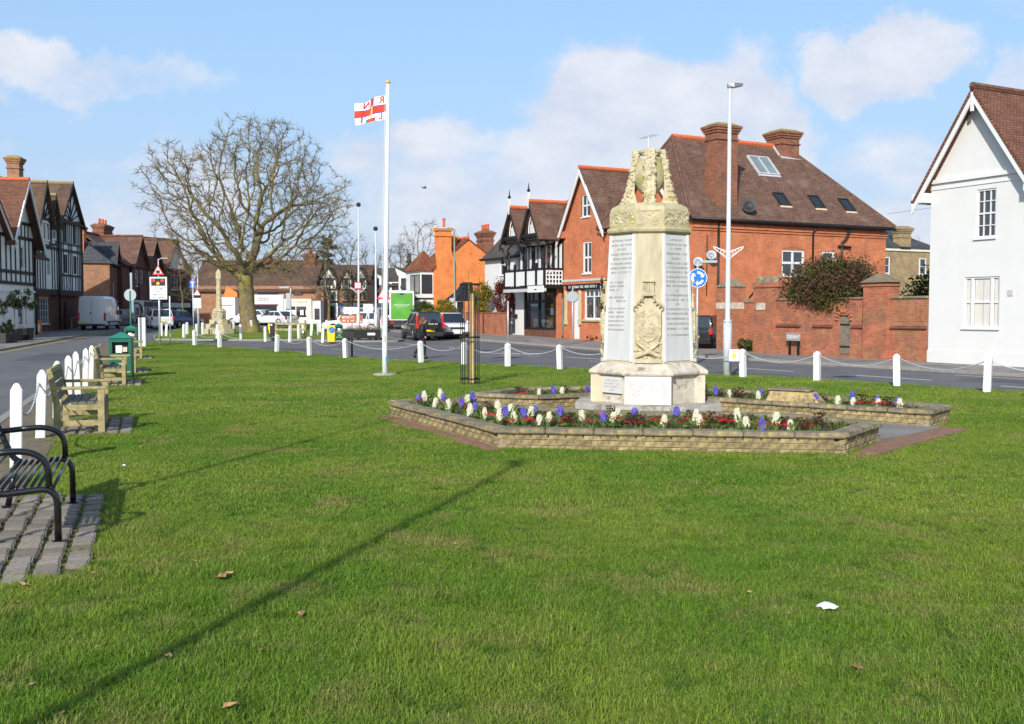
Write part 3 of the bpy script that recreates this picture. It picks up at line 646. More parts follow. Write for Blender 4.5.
for x in (.27, 1.05): mb.box(x, x+.1, .03, .1, .06, 1.72)
mb.build('mullion', 'paint_white', f)
for a, b in ((.4, .72), (.74, 1.02), (.08, .25), (1.18, 1.34)): MB().box(a, b, .094, .097, .06, 1.7).build('curtain', 'curtain', f)
MB().box(-.0, 4.0, -.09, -.001, 6.42, 6.56).build('string_course', 'paint_white', wh); MB().box(-.0, 4.0, -.035, -.001, 6.2, 6.24).build('string_course', 'paint_white', wh)
MB().box(-.02, 4.02, -.03, -.002, -.6, .35).build('plinth', 'render_white', wh)
r_ = gable_roof('roof', 'tiles_warm', wh, 0, 4, -.45, 11.4, 6.55, 9.55, 'y', .5, .12, 'tiles_warm')
barge('bargeboard', 'paint_white', wh, o3, (1, 0), -.5, 5.72, 2, 9.44, 4.5, 5.72, .38, .38, .06)
MB().bar((2, -.42, 9.35), (2, -.42, 8.7), .09, .09).build('finial', 'paint_white', wh)
for x0, x1 in ((-.52, .0), (4.0, 4.5)): MB().box(x0, x1, -.4, 0-.002, 5.75, 6.1).build('eaves_box', 'paint_white', wh)
pipe(wh, [(-.56, -.35, 5.82), (-.56, 11, 5.82)], .06, 'paint_black', 'gutter'); MB().box(3.25, 3.45, -.03, -.002, 2.3, 2.5).build('vent', 'lead', wh)
pr = empty('porch', F(-.0, -3.5)+(0,), ANGF, 'small white porch with dark flat roof between brick wall and white house', 'porch')
MB().box(-1.6, -.05, -.3, 1.2, 4.1-.2, 4.2).build('roof', 'slate', pr); MB().box(-1.45, -.1, -.2, 1.1, 3.7, 3.898).build('cornice', 'paint_white', pr)
for x in (-1.35, -.2): MB().box(x-.07, x+.07, -.15, -.01, -.2, 3.7).build('post', 'paint_white', pr)
for k in range(6): MB().box(-1.4+k*.22, -1.3+k*.22, -.32, -.2, 3.55, 3.7).build('bracket', 'paint_white', pr)
MB().box(-1.25, -.3, .6, .7, -.2, 3.6).build('door', 'paint_black', pr)
# ------------------------------------------------------------------ brick garden wall with arched door
gw = empty('garden_wall', F(0)+(0,), ANGF, 'old red brick garden wall with arched door beside the white house', 'wall')
hl = [(9.5-4.45, .02, .62, 1.6)]
mb = MB(); wall(mb, (-9.5, 0, 0), (1, 0), 9.49, -.6, 2.26, hl, .2); mb.poly([(-9.5, 0, 2.26), (-.01, 0, 2.26), (-.01, .35, 2.26), (-9.5, .35, 2.26)]); mb.poly([(-9.5, .35, -.6), (-9.5, 0, -.6), (-9.5, 0, 2.26), (-9.5, .35, 2.26)]); mb.poly([(-.01, .35, -.6), (-9.5, .35, -.6), (-9.5, .35, 2.26), (-.01, .35, 2.26)])
mb.build('brickwork', 'brick_garden', gw, fixn=False)
for x0, x1 in ((-8.15, -3.02), (-1.78, -.02)):
    n = int((x1-x0)/.45); 
    for k in range(n): MB().box(x0+(x1-x0)*k/n+.004, x0+(x1-x0)*(k+1)/n-.004, -.06, .41, 2.262, 2.35).build('coping_stone', 'planter_coping', gw, bevel=.02)
for x0, x1 in ((-8.1, -6.6), (-5.9, -4.75), (-3.75, -3.02), (-1.75, -.05)):
    mb = MB(); mb.extr([(x0, -.002, 1.12), (x0, -.09, 1.12), (x0, -.002, 1.23)], (x1-x0, 0, 0)); mb.build('string_course', 'brick_dark', gw)
for c0 in (-7.7, -5.6, -3.45, -1.2, -.55):
    for k in range(3 if c0 < -6 else 2): MB().box(c0+k*.22, c0+k*.22+.05, -.03, -.002, 1.4, 2.05).build('rib', 'brick_garden', gw)
dr = MB().box(-4.44, -3.84, .08, .14, .03, 1.45); dr.extr([(-4.14+.3*math.cos(math.pi*k/8), .08, 1.45+.28*math.sin(math.pi*k/8)) for k in range(9)], (0, .06, 0)); dr = dr.build('door', 'door_wood', gw)
for k in range(5): MB().box(-4.42+k*.118, -4.32+k*.118, .06, .079, .05, 1.5).build('plank', 'door_wood', dr)
for z_ in (.3, 1.2): MB().box(-4.42, -3.86, .05, .0595, z_, z_+.07).build('hinge', 'paint_black', dr)
mb = MB(); 
for k in range(9):
    a = math.pi*k/8; c_ = (-4.14+.36*math.cos(a), 1.45+.34*math.sin(a)); mb.bar((c_[0]-.05*math.cos(a), -.02, c_[1]-.05*math.sin(a)), (c_[0]+.09*math.cos(a), -.02, c_[1]+.09*math.sin(a)), .06, .11, (0, 1, 0))
mb.build('arch', 'brick_red', gw)
# fill the spandrels over the door
mb = MB(); mb.poly([(-4.45, .03, 1.62), (-4.45, .03, 1.45), (-4.40, .03, 1.58)]); mb.poly([(-3.83, .03, 1.45), (-3.83, .03, 1.62), (-3.88, .03, 1.58)]); mb.build('spandrel', 'brick_garden', gw)
mb = MB().box(-3.0, -1.8, -.18, .5, -.6, 2.9); mb.box(-3.05, -1.75, -.23, .55, 2.75, 2.83); mb.build('pier', 'brick_garden', gw)
MB().frus(-3.1, -1.7, -.28, .6, 2.905, -2.55, -2.25, .05, .25, 3.25).build('pier_cap', 'planter_coping', gw)
mb = MB().box(-9.55, -8.2, -.12, .5, -.6, 2.85); mb.box(-9.6, -8.15, -.17, .55, 2.85, 3.05); mb.build('pier', 'brick_garden', gw)
for k in range(3): MB().lathe([(.2, 0), (.2, .2), (.12, .3)], 10, (-9.35+k*.48, .15, 3.05)).build('pier_cap', 'planter_coping', gw)
MB().box(-9.3, -8.75, -.16, -.12, 1.85, 2.15).build('stone_block', 'stone_weather', gw)
mb = MB().box(-11.4, -9.56, .9, 1.2, -.6, 2.2); mb.build('brickwork', 'brick_garden', gw); MB().box(-11.45, -9.5, .85, 1.25, 2.202, 2.32).build('coping_stone', 'planter_coping', gw)
for k in range(3): MB().box(-11+k*.4, -10.93+k*.4, .87, .899, 1.0, 2.0).build('rib', 'brick_garden', gw)
MB().bar((-10.9, .8, 2.4), (-9.8, .8, 3.3), .06, .06).build('raking_strut', 'paint_black', gw)
mb = MB().box(-12.4, -11.4, .1, 1.0, -.6, 2.95); mb.build('pier', 'brick_garden', gw); MB().frus(-12.45, -11.35, .05, 1.05, 2.95, -12.1, -11.7, .4, .7, 3.3).build('pier_cap', 'planter_coping', gw); MB().box(-12.42, -11.38, .08, 1.02, 1.9, 2.2).build('stone_block', 'stone_weather', gw)
bw = empty('rear_brick_wall', F(0, -4)+(0,), ANGF, 'brick wall with battlements behind the garden wall by white house', 'wall')
mb = MB().box(-3.4, -.3, 0, .35, -.4, 2.75); mb.build('brickwork', 'brick_garden', bw); MB().box(-3.4, -.3, -.05, .4, 2.4, 2.6).build('stone_band', 'stone', bw)
for k in range(7): MB().box(-3.35+k*.45, -3.1+k*.45, 0, .35, 2.752, 3.05).build('merlon', 'brick_garden', bw)
# spreading bush over the wall
bs = empty('spreading_bush', F(5.45, -.3)+(1.7,), ANGF, 'large purple-green bush spilling over the brick garden wall', 'bush')
mb = MB(); cloud(mb, 20000, (-.25, .45, 1.2), (2.2, 1.2, 1.05), .065, rl, .3, clumps=190); cloud(mb, 8000, (-.1, -.1, .75), (2.05, .55, .65), .065, rl, .2, clumps=100); mb.build('foliage', 'leaf_bush', bs, fixn=False, uv=False)
mb = MB()
for k in range(14): a = k*.45; mb.tube([(0, .6, -1.6), (.5*math.cos(a), .6+.3*math.sin(a), .3), (1.9*math.cos(a), .6+1.0*math.sin(a), 1.0+.4*math.sin(k))], [.07, .04, .012], 5)
mb.build('stem', 'bark', bs, uv=False)
shrub('shrub', 'green shrub behind the garden wall near the stone pier', F(2.8, -4.5)+(1.2,), (2.0, 1.1, 1.25), 'leaf_green', 6000, .09, rot=ANGF)
shrub('shrub', 'small dark shrub next to the white porch', F(1.2, -3.2)+(1.4,), (.6, .6, .75), 'leaf_dark', 700, .06, rot=ANGF)
shrub('shrub', 'weedy green clump at the foot of the recessed wall', F(10.6, -.55)+(pz(46),), (.8, .35, .3), 'leaf_green', 700, .06, rot=ANGF)
# ------------------------------------------------------------------ far yellow-brick house with slate roof
yh = empty('yellow_brick_house', at(878, 300, 74)*1, ANGF+math.pi/2, 'yellow brick house with slate hipped roof beyond the garden', 'house'); yh.location.z = 0
MB().box(0, 6, 0, 5, -.5, 6.3).build('wall', 'brick_yellow', yh); MB().box(-.1, 6.1, -.1, 5.1, 6.3, 6.55).build('cornice', 'cream', yh)
mb = MB(); e = [(-.25, -.25, 6.56), (6.25, -.25, 6.56), (6.25, 5.25, 6.56), (-.25, 5.25, 6.56)]; A_, B_ = (2.2, 2.5, 8.1), (3.8, 2.5, 8.1)
for pl_ in ([e[0], e[1], B_, A_], [e[1], e[2], B_], [e[2], e[3], A_, B_], [e[3], e[0], A_]): mb.poly(pl_)
mb.build('roof', 'slate', yh)
chimney(yh, 2.1, 3.2, -.1, .6, 6.4, 8.2, 'brick_yellow', 0, 'brick_yellow')
for x in (.35, 4.2): f = window(yh, (0, 0, 0), (1, 0), (x, 4.6, .7, 1.2), 1, 2, set_=-.05)
# ------------------------------------------------------------------ red brick corner house
XL = 26.9
bh = empty('brick_house', F(XL)+(0,), ANGF, 'large red brick corner house with tiled roof and shop front', 'house')
h1 = [(2.1, 7.3, .95, 1.3), (2.25, 4.0, .95, 1.85), (2.45, 1.32, 1.95, 1.75), (1.15, .15, .75, 2.55)]
mb = MB(); wall(mb, o3, (1, 0), 4.6, -.6, 6.7, h1[1:]); 
# attic window opening inside the gable
zg, za, xa = 6.7, 10.0, 2.35
wx, wz, ww, wh_ = h1[0]
mb.poly([(0, 0, zg), (4.6, 0, zg), (wx+ww, 0, wz), (wx, 0, wz)]); mb.poly([(0, 0, zg), (wx, 0, wz), (wx, 0, wz+wh_), (xa, 0, za)]); mb.poly([(4.6, 0, zg), (xa, 0, za), (wx+ww, 0, wz+wh_), (wx+ww, 0, wz)]); mb.poly([(xa, 0, za), (wx, 0, wz+wh_), (wx+ww, 0, wz+wh_)])
hs2 = [(1.2, 1.0, 1.6, 2.0), (4.4, 1.0, 1.6, 2.0), (1.6, 4.0, 1.1, 1.8), (4.9, 4.0, 1.1, 1.8)]
wall(mb, (4.6, 0, 0), (1, 0), 8.0, -.6, 6.5, hs2); mb.poly([(6.0, 0, 6.5), (12.0, 0, 6.5), (9.0, 0, 9.55)])
hs3 = [(5.85, 3.65, 1.55, 1.35), (8.65, 4.55, .9, .45)]
wall(mb, (12.6, 0, 0), (0, 1), 13.35, -.6, 6.5, hs3); wall(mb, (12.6, 13.35, 0), (-1, 0), 8, -.6, 6.5); wall(mb, (0, 9, 0), (0, -1), 9, -.6, 6.7)
mb.build('wall', 'brick_red', bh, fixn=False)
window(bh, o3, (1, 0), h1[0], 2, 2, meet=True, bar_=.05); window(bh, o3, (1, 0), h1[1], 2, 2, meet=True, bar_=.06, fw=.09); f = window(bh, o3, (1, 0), h1[2], 2, 1, fw=.1, bar_=.1, pane='glass')
mb = MB(); mb.box(.1, 1.85, .05, .09, 1.3, 1.36)
for k in (1, 3): mb.box(1.95*k/4-.03, 1.95*k/4+.03, .05, .09, 1.36, 1.65)
mb.build('transom', 'paint_white', f)
for x in (.2, .45, 1.1, 1.35, 1.6): MB().box(x, x+.16, .092, .097, .15, rl.uniform(.5, 1.2)).build('shop_display', 'shop_inside', f)
for hh in hs2: window(bh, (4.6, 0, 0), (1, 0), hh, 2, 2)
for hh, a_ in ((hs3[0], (2, 2)), (hs3[1], (1, 1))): window(bh, (12.6, 0, 0), (0, 1), hh, *a_, fw=.1, bar_=.12)
MB().box(1.17, 1.88, .08, .13, .15, 2.68).build('door', 'paint_white', bh)
MB().box(-.0, 4.7, -.16, -.001, 3.55, 3.68).build('cornice', 'lead', bh); MB().box(.0, 4.68, -.12, -.001, 3.4, 3.549).build('cornice', 'brick_red', bh)
fa = MB().box(.45, 4.3, -.1, -.02, 3.05, 3.395).build('fascia', 'paint_black', bh); mb = MB(); marks(mb, .8, 3.9, 3.16, .15, -.102, rg, .2); mb.build('lettering', 'sign_white', fa, uv=False)
MB().box(4.32, 4.66, -.1, -.02, 3.05, 3.395).build('fascia_end', 'paint_white', bh)
for x in (.35, 1.98, 4.44): MB().box(x-.1, x+.1, -.08, -.001, 1.1, 3.04).build('pilaster', 'stone', bh); MB().box(x-.14, x+.14, -.11, -.001, 1.0, 1.3).build('pilaster_base', 'stone', bh)
MB().box(2.2, 4.6, -.1, -.001, 1.2, 1.3).build('stall_board_sill', 'stone_lichen', bh)
for x in (2.7, 3.7): MB().box(x, x+.2, -.012, -.001, .2, .34).build('air_brick', 'paint_black', bh)
barge('bargeboard', 'paint_white', bh, o3, (1, 0), -.35, 6.0, xa, 10.1, 4.95, 6.3, .3, .34, .07)
barge('bargeboard', 'paint_white', bh, o3, (1, 0), 5.8, 6.35, 9.0, 9.75, 12.2, 6.35, .3, .32, .07)
for s_ in (-.1, 4.35): MB().box(s_, s_+.4, -.22, -.001, 6.2, 6.6).build('corbel', 'brick_red', bh)
gable_roof('roof', 'tiles', bh, 0, 4.6, -.35, 9, 6.7, 10.15, 'y', .35, .12, 'ridge_tile', xa/4.6)
gable_roof('roof', 'tiles', bh, 6.0, 12.0, -.35, 5, 6.6, 9.72, 'y', .25, .12, 'ridge_tile')
mb = MB(); ov = .35; E = [(4.6-ov, -ov, 6.42), (12.6+ov, -ov, 6.42), (12.6+ov, 13.35+ov, 6.42), (4.6-ov, 13.35+ov, 6.42)]; RA, RB = (8.6, 1.7, 11.15), (8.6, 9.7, 11.15)
for pl_ in ([E[0], E[1], RA], [E[1], E[2], RB, RA], [E[2], E[3], RB], [E[3], E[0], RA, RB]): mb.slab(pl_, .12)
rf_ = mb.build('roof', 'tiles', bh, fixn=False)
MB().tube([RA, RB], .14, 8).build('ridge_tiles', 'ridge_tile', rf_)
for a_, b_ in ((RA, E[0]), (RA, E[1]), (RB, E[2]), (RB, E[3])): MB().tube([a_, tuple(Vector(b_)+Vector((0, 0, .03)))], .09, 6).build('hip_tiles', 'tiles', rf_)
pipe(bh, [(12.98, -.3, 6.36), (12.98, 13.7, 6.3)], .075, name='gutter')
MB().box(12.6, 12.72, 0, 13.35, 5.95, 6.2).build('dentil_course', 'brick_red', bh); MB().box(12.6, 12.66, 0, 13.35, 5.82, 5.949).build('dentil_course', 'brick_red', bh)
pipe(bh, [(12.9, 8.0, 6.25), (12.7, 7.9, 5.95), (12.7, 7.9, 2)], .055); pipe(bh, [(12.95, 10.4, 6.4), (12.75, 10.2, 5.7), (12.72, 9.95, 5.5), (12.72, 9.95, 2)], .06); pipe(bh, [(12.72, 9.7, 5.3), (12.72, 10.6, 5.25)], .06, name='waste_pipe')
pipe(bh, [(12.7, 1.6, 6.2), (12.7, 1.6, -.2)], .055); pipe(bh, [(12.68, .9, 5.6), (12.68, .9, 2.6)], .02, name='cable')
for hh in (hs3[0],):
    mb = MB(); 
    for k in range(11):
        x = hh[0]+hh[2]*(k+.5)/11; mb.box(12.6, 12.63, x-.055, x+.055, 5.04+.09*math.sin(math.pi*(k+.5)/11), 5.27+.09*math.sin(math.pi*(k+.5)/11))
    mb.build('window_arch', 'brick_red', bh)
mb = MB(); 
for k in range(11): x = h1[1][0]+.95*(k+.5)/11; mb.box(x-.04, x+.04, -.03, -.001, 5.88+.16*math.sin(math.pi*(k+.5)/11), 6.1+.16*math.sin(math.pi*(k+.5)/11))
mb.build('window_arch', 'brick_red', bh)
# roof pieces
chimney(bh, 11.35, 12.3, 1.75, 3.1, 6.3, 11.35); chimney(bh, 8.0, 9.2, 8.75, 10.1, 9.3, 12.1)
mb = MB(); mb.box(12.3, 12.4, 1.55, 3.3, 6.55, 6.9); mb.box(11.3, 12.3, 1.6, 1.74, 6.9, 7.0); mb.build('flashing', 'lead', rf_)
mb = MB(); mb.bar((9.25, 8.7, 10.45), (9.25, 10.2, 10.35), .1, .1); mb.bar((9.2, 8.65, 10.5), (8.7, 8.65, 11.1), .08, .1); mb.build('flashing', 'lead', rf_)
sn = Vector((4.73, 0, 4.35)).normalized()
def onroof(y, q): return Vector((12.95-4.35*q, y, 6.42+4.73*q))
def skyl(y, q, w_, l_, mat, fr, nx=1):
    c_ = onroof(y, q); up = (onroof(y, 1)-onroof(y, 0)).normalized(); sd = Vector((0, 1, 0)); P = lambda a, b, h: c_+sd*a+up*b+sn*h
    mb = MB()
    for a0, a1, b0, b1 in ((-w_/2, -w_/2+.08, -l_/2, l_/2), (w_/2-.08, w_/2, -l_/2, l_/2), (-w_/2+.08, w_/2-.08, -l_/2, -l_/2+.08), (-w_/2+.08, w_/2-.08, l_/2-.08, l_/2))+(((-.03, .03, -l_/2+.08, l_/2-.08),) if nx == 2 else ()):
        mb.extr([P(a0, b0, -.02), P(a1, b0, -.02), P(a1, b1, -.02), P(a0, b1, -.02)], sn*.12)
    s_ = mb.build('skylight', fr, bh); MB().poly([P(-w_/2+.05, -l_/2+.05, .06), P(w_/2-.05, -l_/2+.05, .06), P(w_/2-.05, l_/2-.05, .06), P(-w_/2+.05, l_/2-.05, .06)]).build('pane', mat, s_)
    mb = MB(); mb.extr([P(-w_/2-.03, -l_/2-.14, .0), P(w_/2+.03, -l_/2-.14, .0), P(w_/2+.03, -l_/2-.005, .0), P(-w_/2-.03, -l_/2-.005, .0)], sn*.04); mb.build('flashing', 'lead' if nx == 2 else 'stone_pink', s_)
skyl(6.85, .70, 1.5, 1.5, 'skylight_glass', 'lead', 2); skyl(6.5, .27, .72, 1.0, 'car_glass', 'trim_dark'); skyl(8.95, .265, .72, 1.0, 'car_glass', 'trim_dark'); skyl(11.1, .25, .72, 1.0, 'car_glass', 'trim_dark')
def dish(parent, loc, r_, rot, mat='sign_back'):
    rot = Vector((.78, -.55, .3)).to_track_quat('Z', 'Y').to_euler()
    d_ = MB().lathe([(.02, -.12), (r_*.5, -.08), (r_*.85, 0), (r_, .08), (r_*.97, .085), (r_*.5, -.04), (.02, -.08)], 16).build('satellite_dish', mat, parent, True, loc=loc, rot=rot)
    MB().tube([(0, 0, -.1), (0, -r_*.6, .3)], .015, 5).build('dish_arm', 'trim_dark', d_)
dish(bh, (12.75, 3.5, 7.15), .38, 0, 'trim_dark'); dish(bh, (12.95, .15, 4.2), .24, (R(-70), 0, R(60))); dish(bh, (12.9, 1.0, 4.55), .24, (R(-70), 0, R(60))); dish(bh, (11.6, -.3, 6.0), .2, (R(-70), 0, R(-30)))
mb = MB(); mb.tube([(7.4, 1, 10), (7.4, 1, 11.3)], .02, 4); mb.tube([(6.9, .8, 11.2), (7.9, 1.2, 11.3)], .012, 4)
for k in range(5): mb.tube([(7+k*.2, .6+k*.08, 11.22+.02*k), (7+k*.2, 1.15+k*.08, 11.22+.02*k)], .01, 4)
mb.build('aerial', 'galv', bh)
iv = MB(); cloud(iv, 900, (4.75, -.15, 2.6), (.22, .2, 1.1), .06, rl, .1); tag(iv.build('ivy', 'leaf_ivy', None, loc=F(XL)+(0,), rot=(0, 0, ANGF), fixn=False), 'narrow ivy climbing the brick shop beside the memorial', 'ivy')
# ------------------------------------------------------------------ black and white balcony shop
XB = 32.2
sb = empty('balcony_shop', F(XB)+(0,), ANGF, 'black and white shop with balcony and two pointed gables', 'shop')
zt = .15
mb = MB(); wall(mb, (-2.0, 0, 0), (1, 0), 2.4, -.4, 3.2, [(.35, .3, .55, 2.0)]); mb.build('wall', 'render_white', sb, fixn=False)
MB().box(-1.64, -1.12, .06, .12, .3, 2.3).build('door', 'door_blue', sb); MB().box(-.95, -.75, -.12, -.001, 1.35, 1.6).build('lamp', 'paint_black', sb)
# shop front: stall riser, windows with goods behind real glass
MB().box(.4, 4.5, -.12, .3, -.4, .62).build('stall_riser', 'brick_dark', sb)
fr = MB()
for x in (.42, 2.32, 4.36): fr.box(x, x+.16, -.14, .0, .62, 3.2)
for z_ in (.625, 2.35, 3.08): fr.box(.58, 2.32, -.12, -.02, z_, z_+.14); fr.box(2.48, 4.36, -.12, -.02, z_, z_+.14)
fr.box(1.0, 1.06, -.1, -.03, 2.49, 3.08); fr.box(1.55, 1.61, -.1, -.03, 2.49, 3.08)
fr = fr.build('shop_window', 'paint_black', sb)
for a, b, c_, d_ in ((.58, 2.32, .765, 2.35), (2.48, 4.36, .765, 2.35), (.58, 2.32, 2.49, 3.08), (2.48, 4.36, 2.49, 3.08)): MB().poly([(a, -.05, c_), (b, -.05, c_), (b, -.05, d_), (a, -.05, d_)]).build('pane', 'shop_glass', fr, fixn=False)
MB().box(.42, 4.5, 1.4, 1.5, -.3, 3.2).build('shop_back_wall', 'shop_inside', sb); MB().box(.42, 4.5, -.02, 1.4, .45, .6).build('shop_floor', 'shop_wood', sb)
MB().box(2.6, 4.3, .35, .5, .7, 1.45).build('display_stand', 'shop_wood', sb)
for k in range(9):
    x = .75+k*.19; MB().lathe([(.05, 0), (.09, .1), (.06, .3), (.04, .45*rl.uniform(.6, 1.6))], 8, (x, rl.uniform(.1, .5), .6)).build('display_vase', rl.choice(['sign_white', 'shop_wood', 'sign_blue', 'cream', 'leaf_green']), sb)
for x in (3.1, 3.45): MB().lathe([(.1, 0), (.14, .08), (.05, .3)], 8, (x, .15, .62)).build('display_vase', 'sign_white', sb)
MB().box(3.75, 4.15, -.044, -.04, 1.55, 2.0).build('poster', 'sign_white', sb); MB().box(3.85, 4.1, -.046, -.041, 2.05, 2.25).build('sticker', 'yellow', sb)
mb = MB(); marks(mb, 1.2, 2.1, 2.12, .12, -.056, rg, .2); mb.build('lettering', 'sign_white', sb, uv=False)
MB().box(4.55, 4.85, -.1, .4, -.4, 3.2).build('pier', 'brick_red', sb); MB().box(4.86, 5.28, .15, .25, -.3, 3.2).build('door', 'paint_black', sb)
for x in (4.93, 5.13): MB().box(x, x+.06, .12, .149, .3, 2.6).build('door_glazing', 'glass_light', sb)
# balcony
MB().box(-.1, 5.25, -1.3, -.0, 3.2, 3.36).build('balcony_floor', 'paint_black', sb); MB().box(-.15, 5.3, -1.36, -1.2, 3.0, 3.199).build('balcony_beam', 'lead', sb); MB().box(3.3, 5.3, -1.42, -1.361, 2.95, 3.35).build('sign_board', 'paint_white', sb)
MB().box(4.2, 4.45, -1.43, -1.4205, 3.08, 3.16).build('emblem', 'bin_green', sb)
for a, b in ((-.1, 1.28), (1.42, 2.75), (2.89, 4.1), (4.24, 5.15)): MB().box(a+.1, b, -1.3, -1.26, 3.4, 4.3).build('balcony_panel', 'paint_white', sb)
lat = MB()
for k in range(6): lat.box(5.2, 5.24, -1.2+k*.22, -1.13+k*.22, 3.4, 4.3)
for k in range(4): lat.box(5.205, 5.235, -1.2, -.05, 3.45+k*.25, 3.52+k*.25)
lat.build('balcony_lattice', 'paint_white', sb)
MB().box(-.15, 5.28, -1.34, -1.22, 4.3, 4.42).build('handrail', 'paint_black', sb); MB().box(5.18, 5.28, -1.22, 0, 4.3, 4.42).build('handrail', 'paint_black', sb)
for x in (-.1, 1.35, 2.82, 4.17, 5.2): MB().box(x-.06, x+.06, -1.34, -1.22, 3.36, 4.75).build('newel', 'paint_black', sb)
for x in (.25, 2.55, 4.75): MB().lathe([(.09, 4.42), (.06, 4.6), (.1, 5.0), (.06, 5.4), (.1, 5.6)], 8, (x, -1.15, 0)).build('veranda_post', 'paint_black', sb)
# upper wall: black with white studs
mb = MB(); wall(mb, (-.4, 0, 0), (1, 0), 5.7, 3.36, 6.9, []); wall(mb, (5.3, 0, 0), (0, 1), 6, -.4, 6.6); mb.build('upper_wall', 'timber_black', sb, fixn=False)
for x in (-.3, .55, 1.0, 1.75, 2.2, 3.1, 3.6, 4.3, 4.85): MB().box(x, x+.24, -.04, -.002, 4.2, 5.9).build('white_panel', 'paint_white', sb)
for x in (1.3, 2.75, 3.35): MB().box(x, x+.35, -.05, -.003, 4.4, 5.8).build('window', 'glass', sb)
# twin gables over the balcony
for gx0, gx1, zap, key in ((-.35, 2.25, 8.15, 'left'), (2.25, 4.85, 8.3, 'right')):
    xm = (gx0+gx1)/2; g = empty_ = None
    MB().poly([(gx0, -1.1, 6.3), (gx1, -1.1, 6.3), (xm, -1.1, zap)]).build('gable', 'timber_black', sb, fixn=False)
    mb = MB()
    for k in (-2, -1, 0, 1, 2):
        h_ = 1.1-abs(k)*.28; x = xm+k*.2; mb.box(x-.055, x+.055, -1.14, -1.101, 6.62, 6.62+h_)
    for s_ in (-1, 1): mb.tube([(xm+s_*.62*math.cos(a), -1.14, 6.62+1.15*math.sin(a)) for a in [i*math.pi/2/8 for i in range(9)]], .045, 5)
    mb.build('gable_panels', 'paint_white', sb)
    MB().box(gx0+.25, gx1-.25, -1.45, -1.0, 6.3, 6.58).build('gable_shelf', 'paint_black', sb, bevel=.08)
    mb = MB(); 
    for k in range(7): x = xm-.85+k*.27; mb.tube([(x, -.2, 6.1), (x, -.75, 5.95), (x, -1.2, 6.3)], .07, 6)
    mb.build('cove_panels', 'paint_white', sb)
    barge('bargeboard', 'timber_black', sb, (0, -1.1, 0), (1, 0), gx0-.12, 5.95, xm, zap+.2, gx1+.12, 5.95, .35, .3, .06)
    gable_roof('roof', 'tiles', sb, gx0, gx1, -1.5, 3.2, 6.4, zap+.25, 'y', .15, .1, 'ridge_tile')
    MB().bar((xm, -1.48, zap-.2), (xm, -1.48, zap+.8), .11, .11).build('finial', 'paint_white', sb); MB().lathe([(.05, 0), (.12, .1), (.05, .2), (.025, .45), (.005, .6)], 8, (xm, -1.48, zap+.8)).build('finial_spike', 'paint_black', sb)
mb = MB()
for x in (-.25, 2.25, 4.75): mb.tube([(x-.9, -1.15, 6.05), (x-.45, -1.15, 5.85), (x-.08, -1.15, 5.2)], .06, 5); mb.tube([(x+.9, -1.15, 6.05), (x+.45, -1.15, 5.85), (x+.08, -1.15, 5.2)], .06, 5)
mb.box(-.35, 4.95, -1.2, -1.1, 6.05, 6.29); mb.build('arched_braces', 'timber_black', sb)
gable_roof('roof', 'tiles', sb, -.5, 5.35, -.3, 6.5, 6.3, 9.0, 'x', .2, .12, 'ridge_tile')
chimney(sb, 1.8, 4.2, 3.4, 4.2, 8.0, 9.6, 'brick_chimney', 4, 'moss_cap', 'cream')
# ------------------------------------------------------------------ white cottage with dormer
wc = empty('white_cottage', F(39.2, -.6)+(0,), ANGF, 'white cottage with slate roof and dormer left of the balcony shop', 'house')
hl = [(2.4, 4.3, .7, 1.45), (5.0, 4.5, .95, .9)]
mb = MB(); wall(mb, o3, (1, 0), 7, -.3, 5.7, hl); wall(mb, (0, 7, 0), (0, -1), 7, -.3, 5.7); mb.poly([(0, 7, 5.7), (0, 0, 5.7), (0, 3.3, 8.9)]); mb.build('wall', 'render_white', wc, fixn=False)
window(wc, o3, (1, 0), hl[0], 1, 2, pane='glass', meet=True); window(wc, o3, (1, 0), hl[1], 2, 1, pane='glass_light')
gable_roof('roof', 'slate_brown', wc, -.25, 7.2, 0, 6.6, 5.75, 8.95, 'x', .3, .1, 'slate')
MB().slab([(4.4, -.32, 5.52), (7.2, -.32, 5.52), (7.2, .9, 6.72), (4.4, .9, 6.72)], .05).build('slate_patch', 'slate', wc, loc=(0, -.02, .06))
dm = MB(); dm.box(3.7, 4.8, .7, 3.2, 6.5, 7.9); dm.extr([(3.7, .7, 7.9), (4.8, .7, 7.9), (4.25, .7, 8.75)], (0, 2.5, 0)); dm = dm.build('dormer', 'paint_white', wc)
gable_roof('dormer_roof', 'slate', dm, 3.7, 4.8, .55, 3.6, 7.9, 8.8, 'y', .15, .06, None); window(wc, (3.7, .7, 0), (1, 0), (.3, 6.85, .5, .9), 2, 2, set_=-.05)
pipe(wc, [(3.6, -.35, 5.4), (3.6, -.08, 5.1), (3.6, -.08, .2)], .06); pipe(wc, [(-.25, -.36, 5.5), (7.2, -.36, 5.48)], .05, name='gutter')
# small brick forecourt wall with climbers
fw_ = empty('forecourt_wall', F(38.6, 1.2)+(0,), ANGF, 'low mottled brick wall before the white cottage', 'wall')
for a, b in ((0, 2.6), (2.95, 5.0), (5.3, 5.9)): MB().box(a, b, 0, .25, -.4, 1.65).build('brickwork', 'brick_garden', fw_); MB().box(a-.02, b+.02, -.03, .28, 1.652, 1.74).build('coping', 'brick_chimney', fw_)
MB().box(2.61, 2.94, .08, .16, -.3, 1.6).build('gate', 'paint_black', fw_)
shrub('climber', 'yellow-green climbing shrub against the white cottage', F(37.3, .5)+(1.2,), (.75, .5, 1.3), 'leaf_yellow', 5000, .07); shrub('climber', 'dark red climber against the white cottage', F(33.9, .5)+(1.3,), (.75, .5, 1.35), 'leaf_red', 5000, .06)
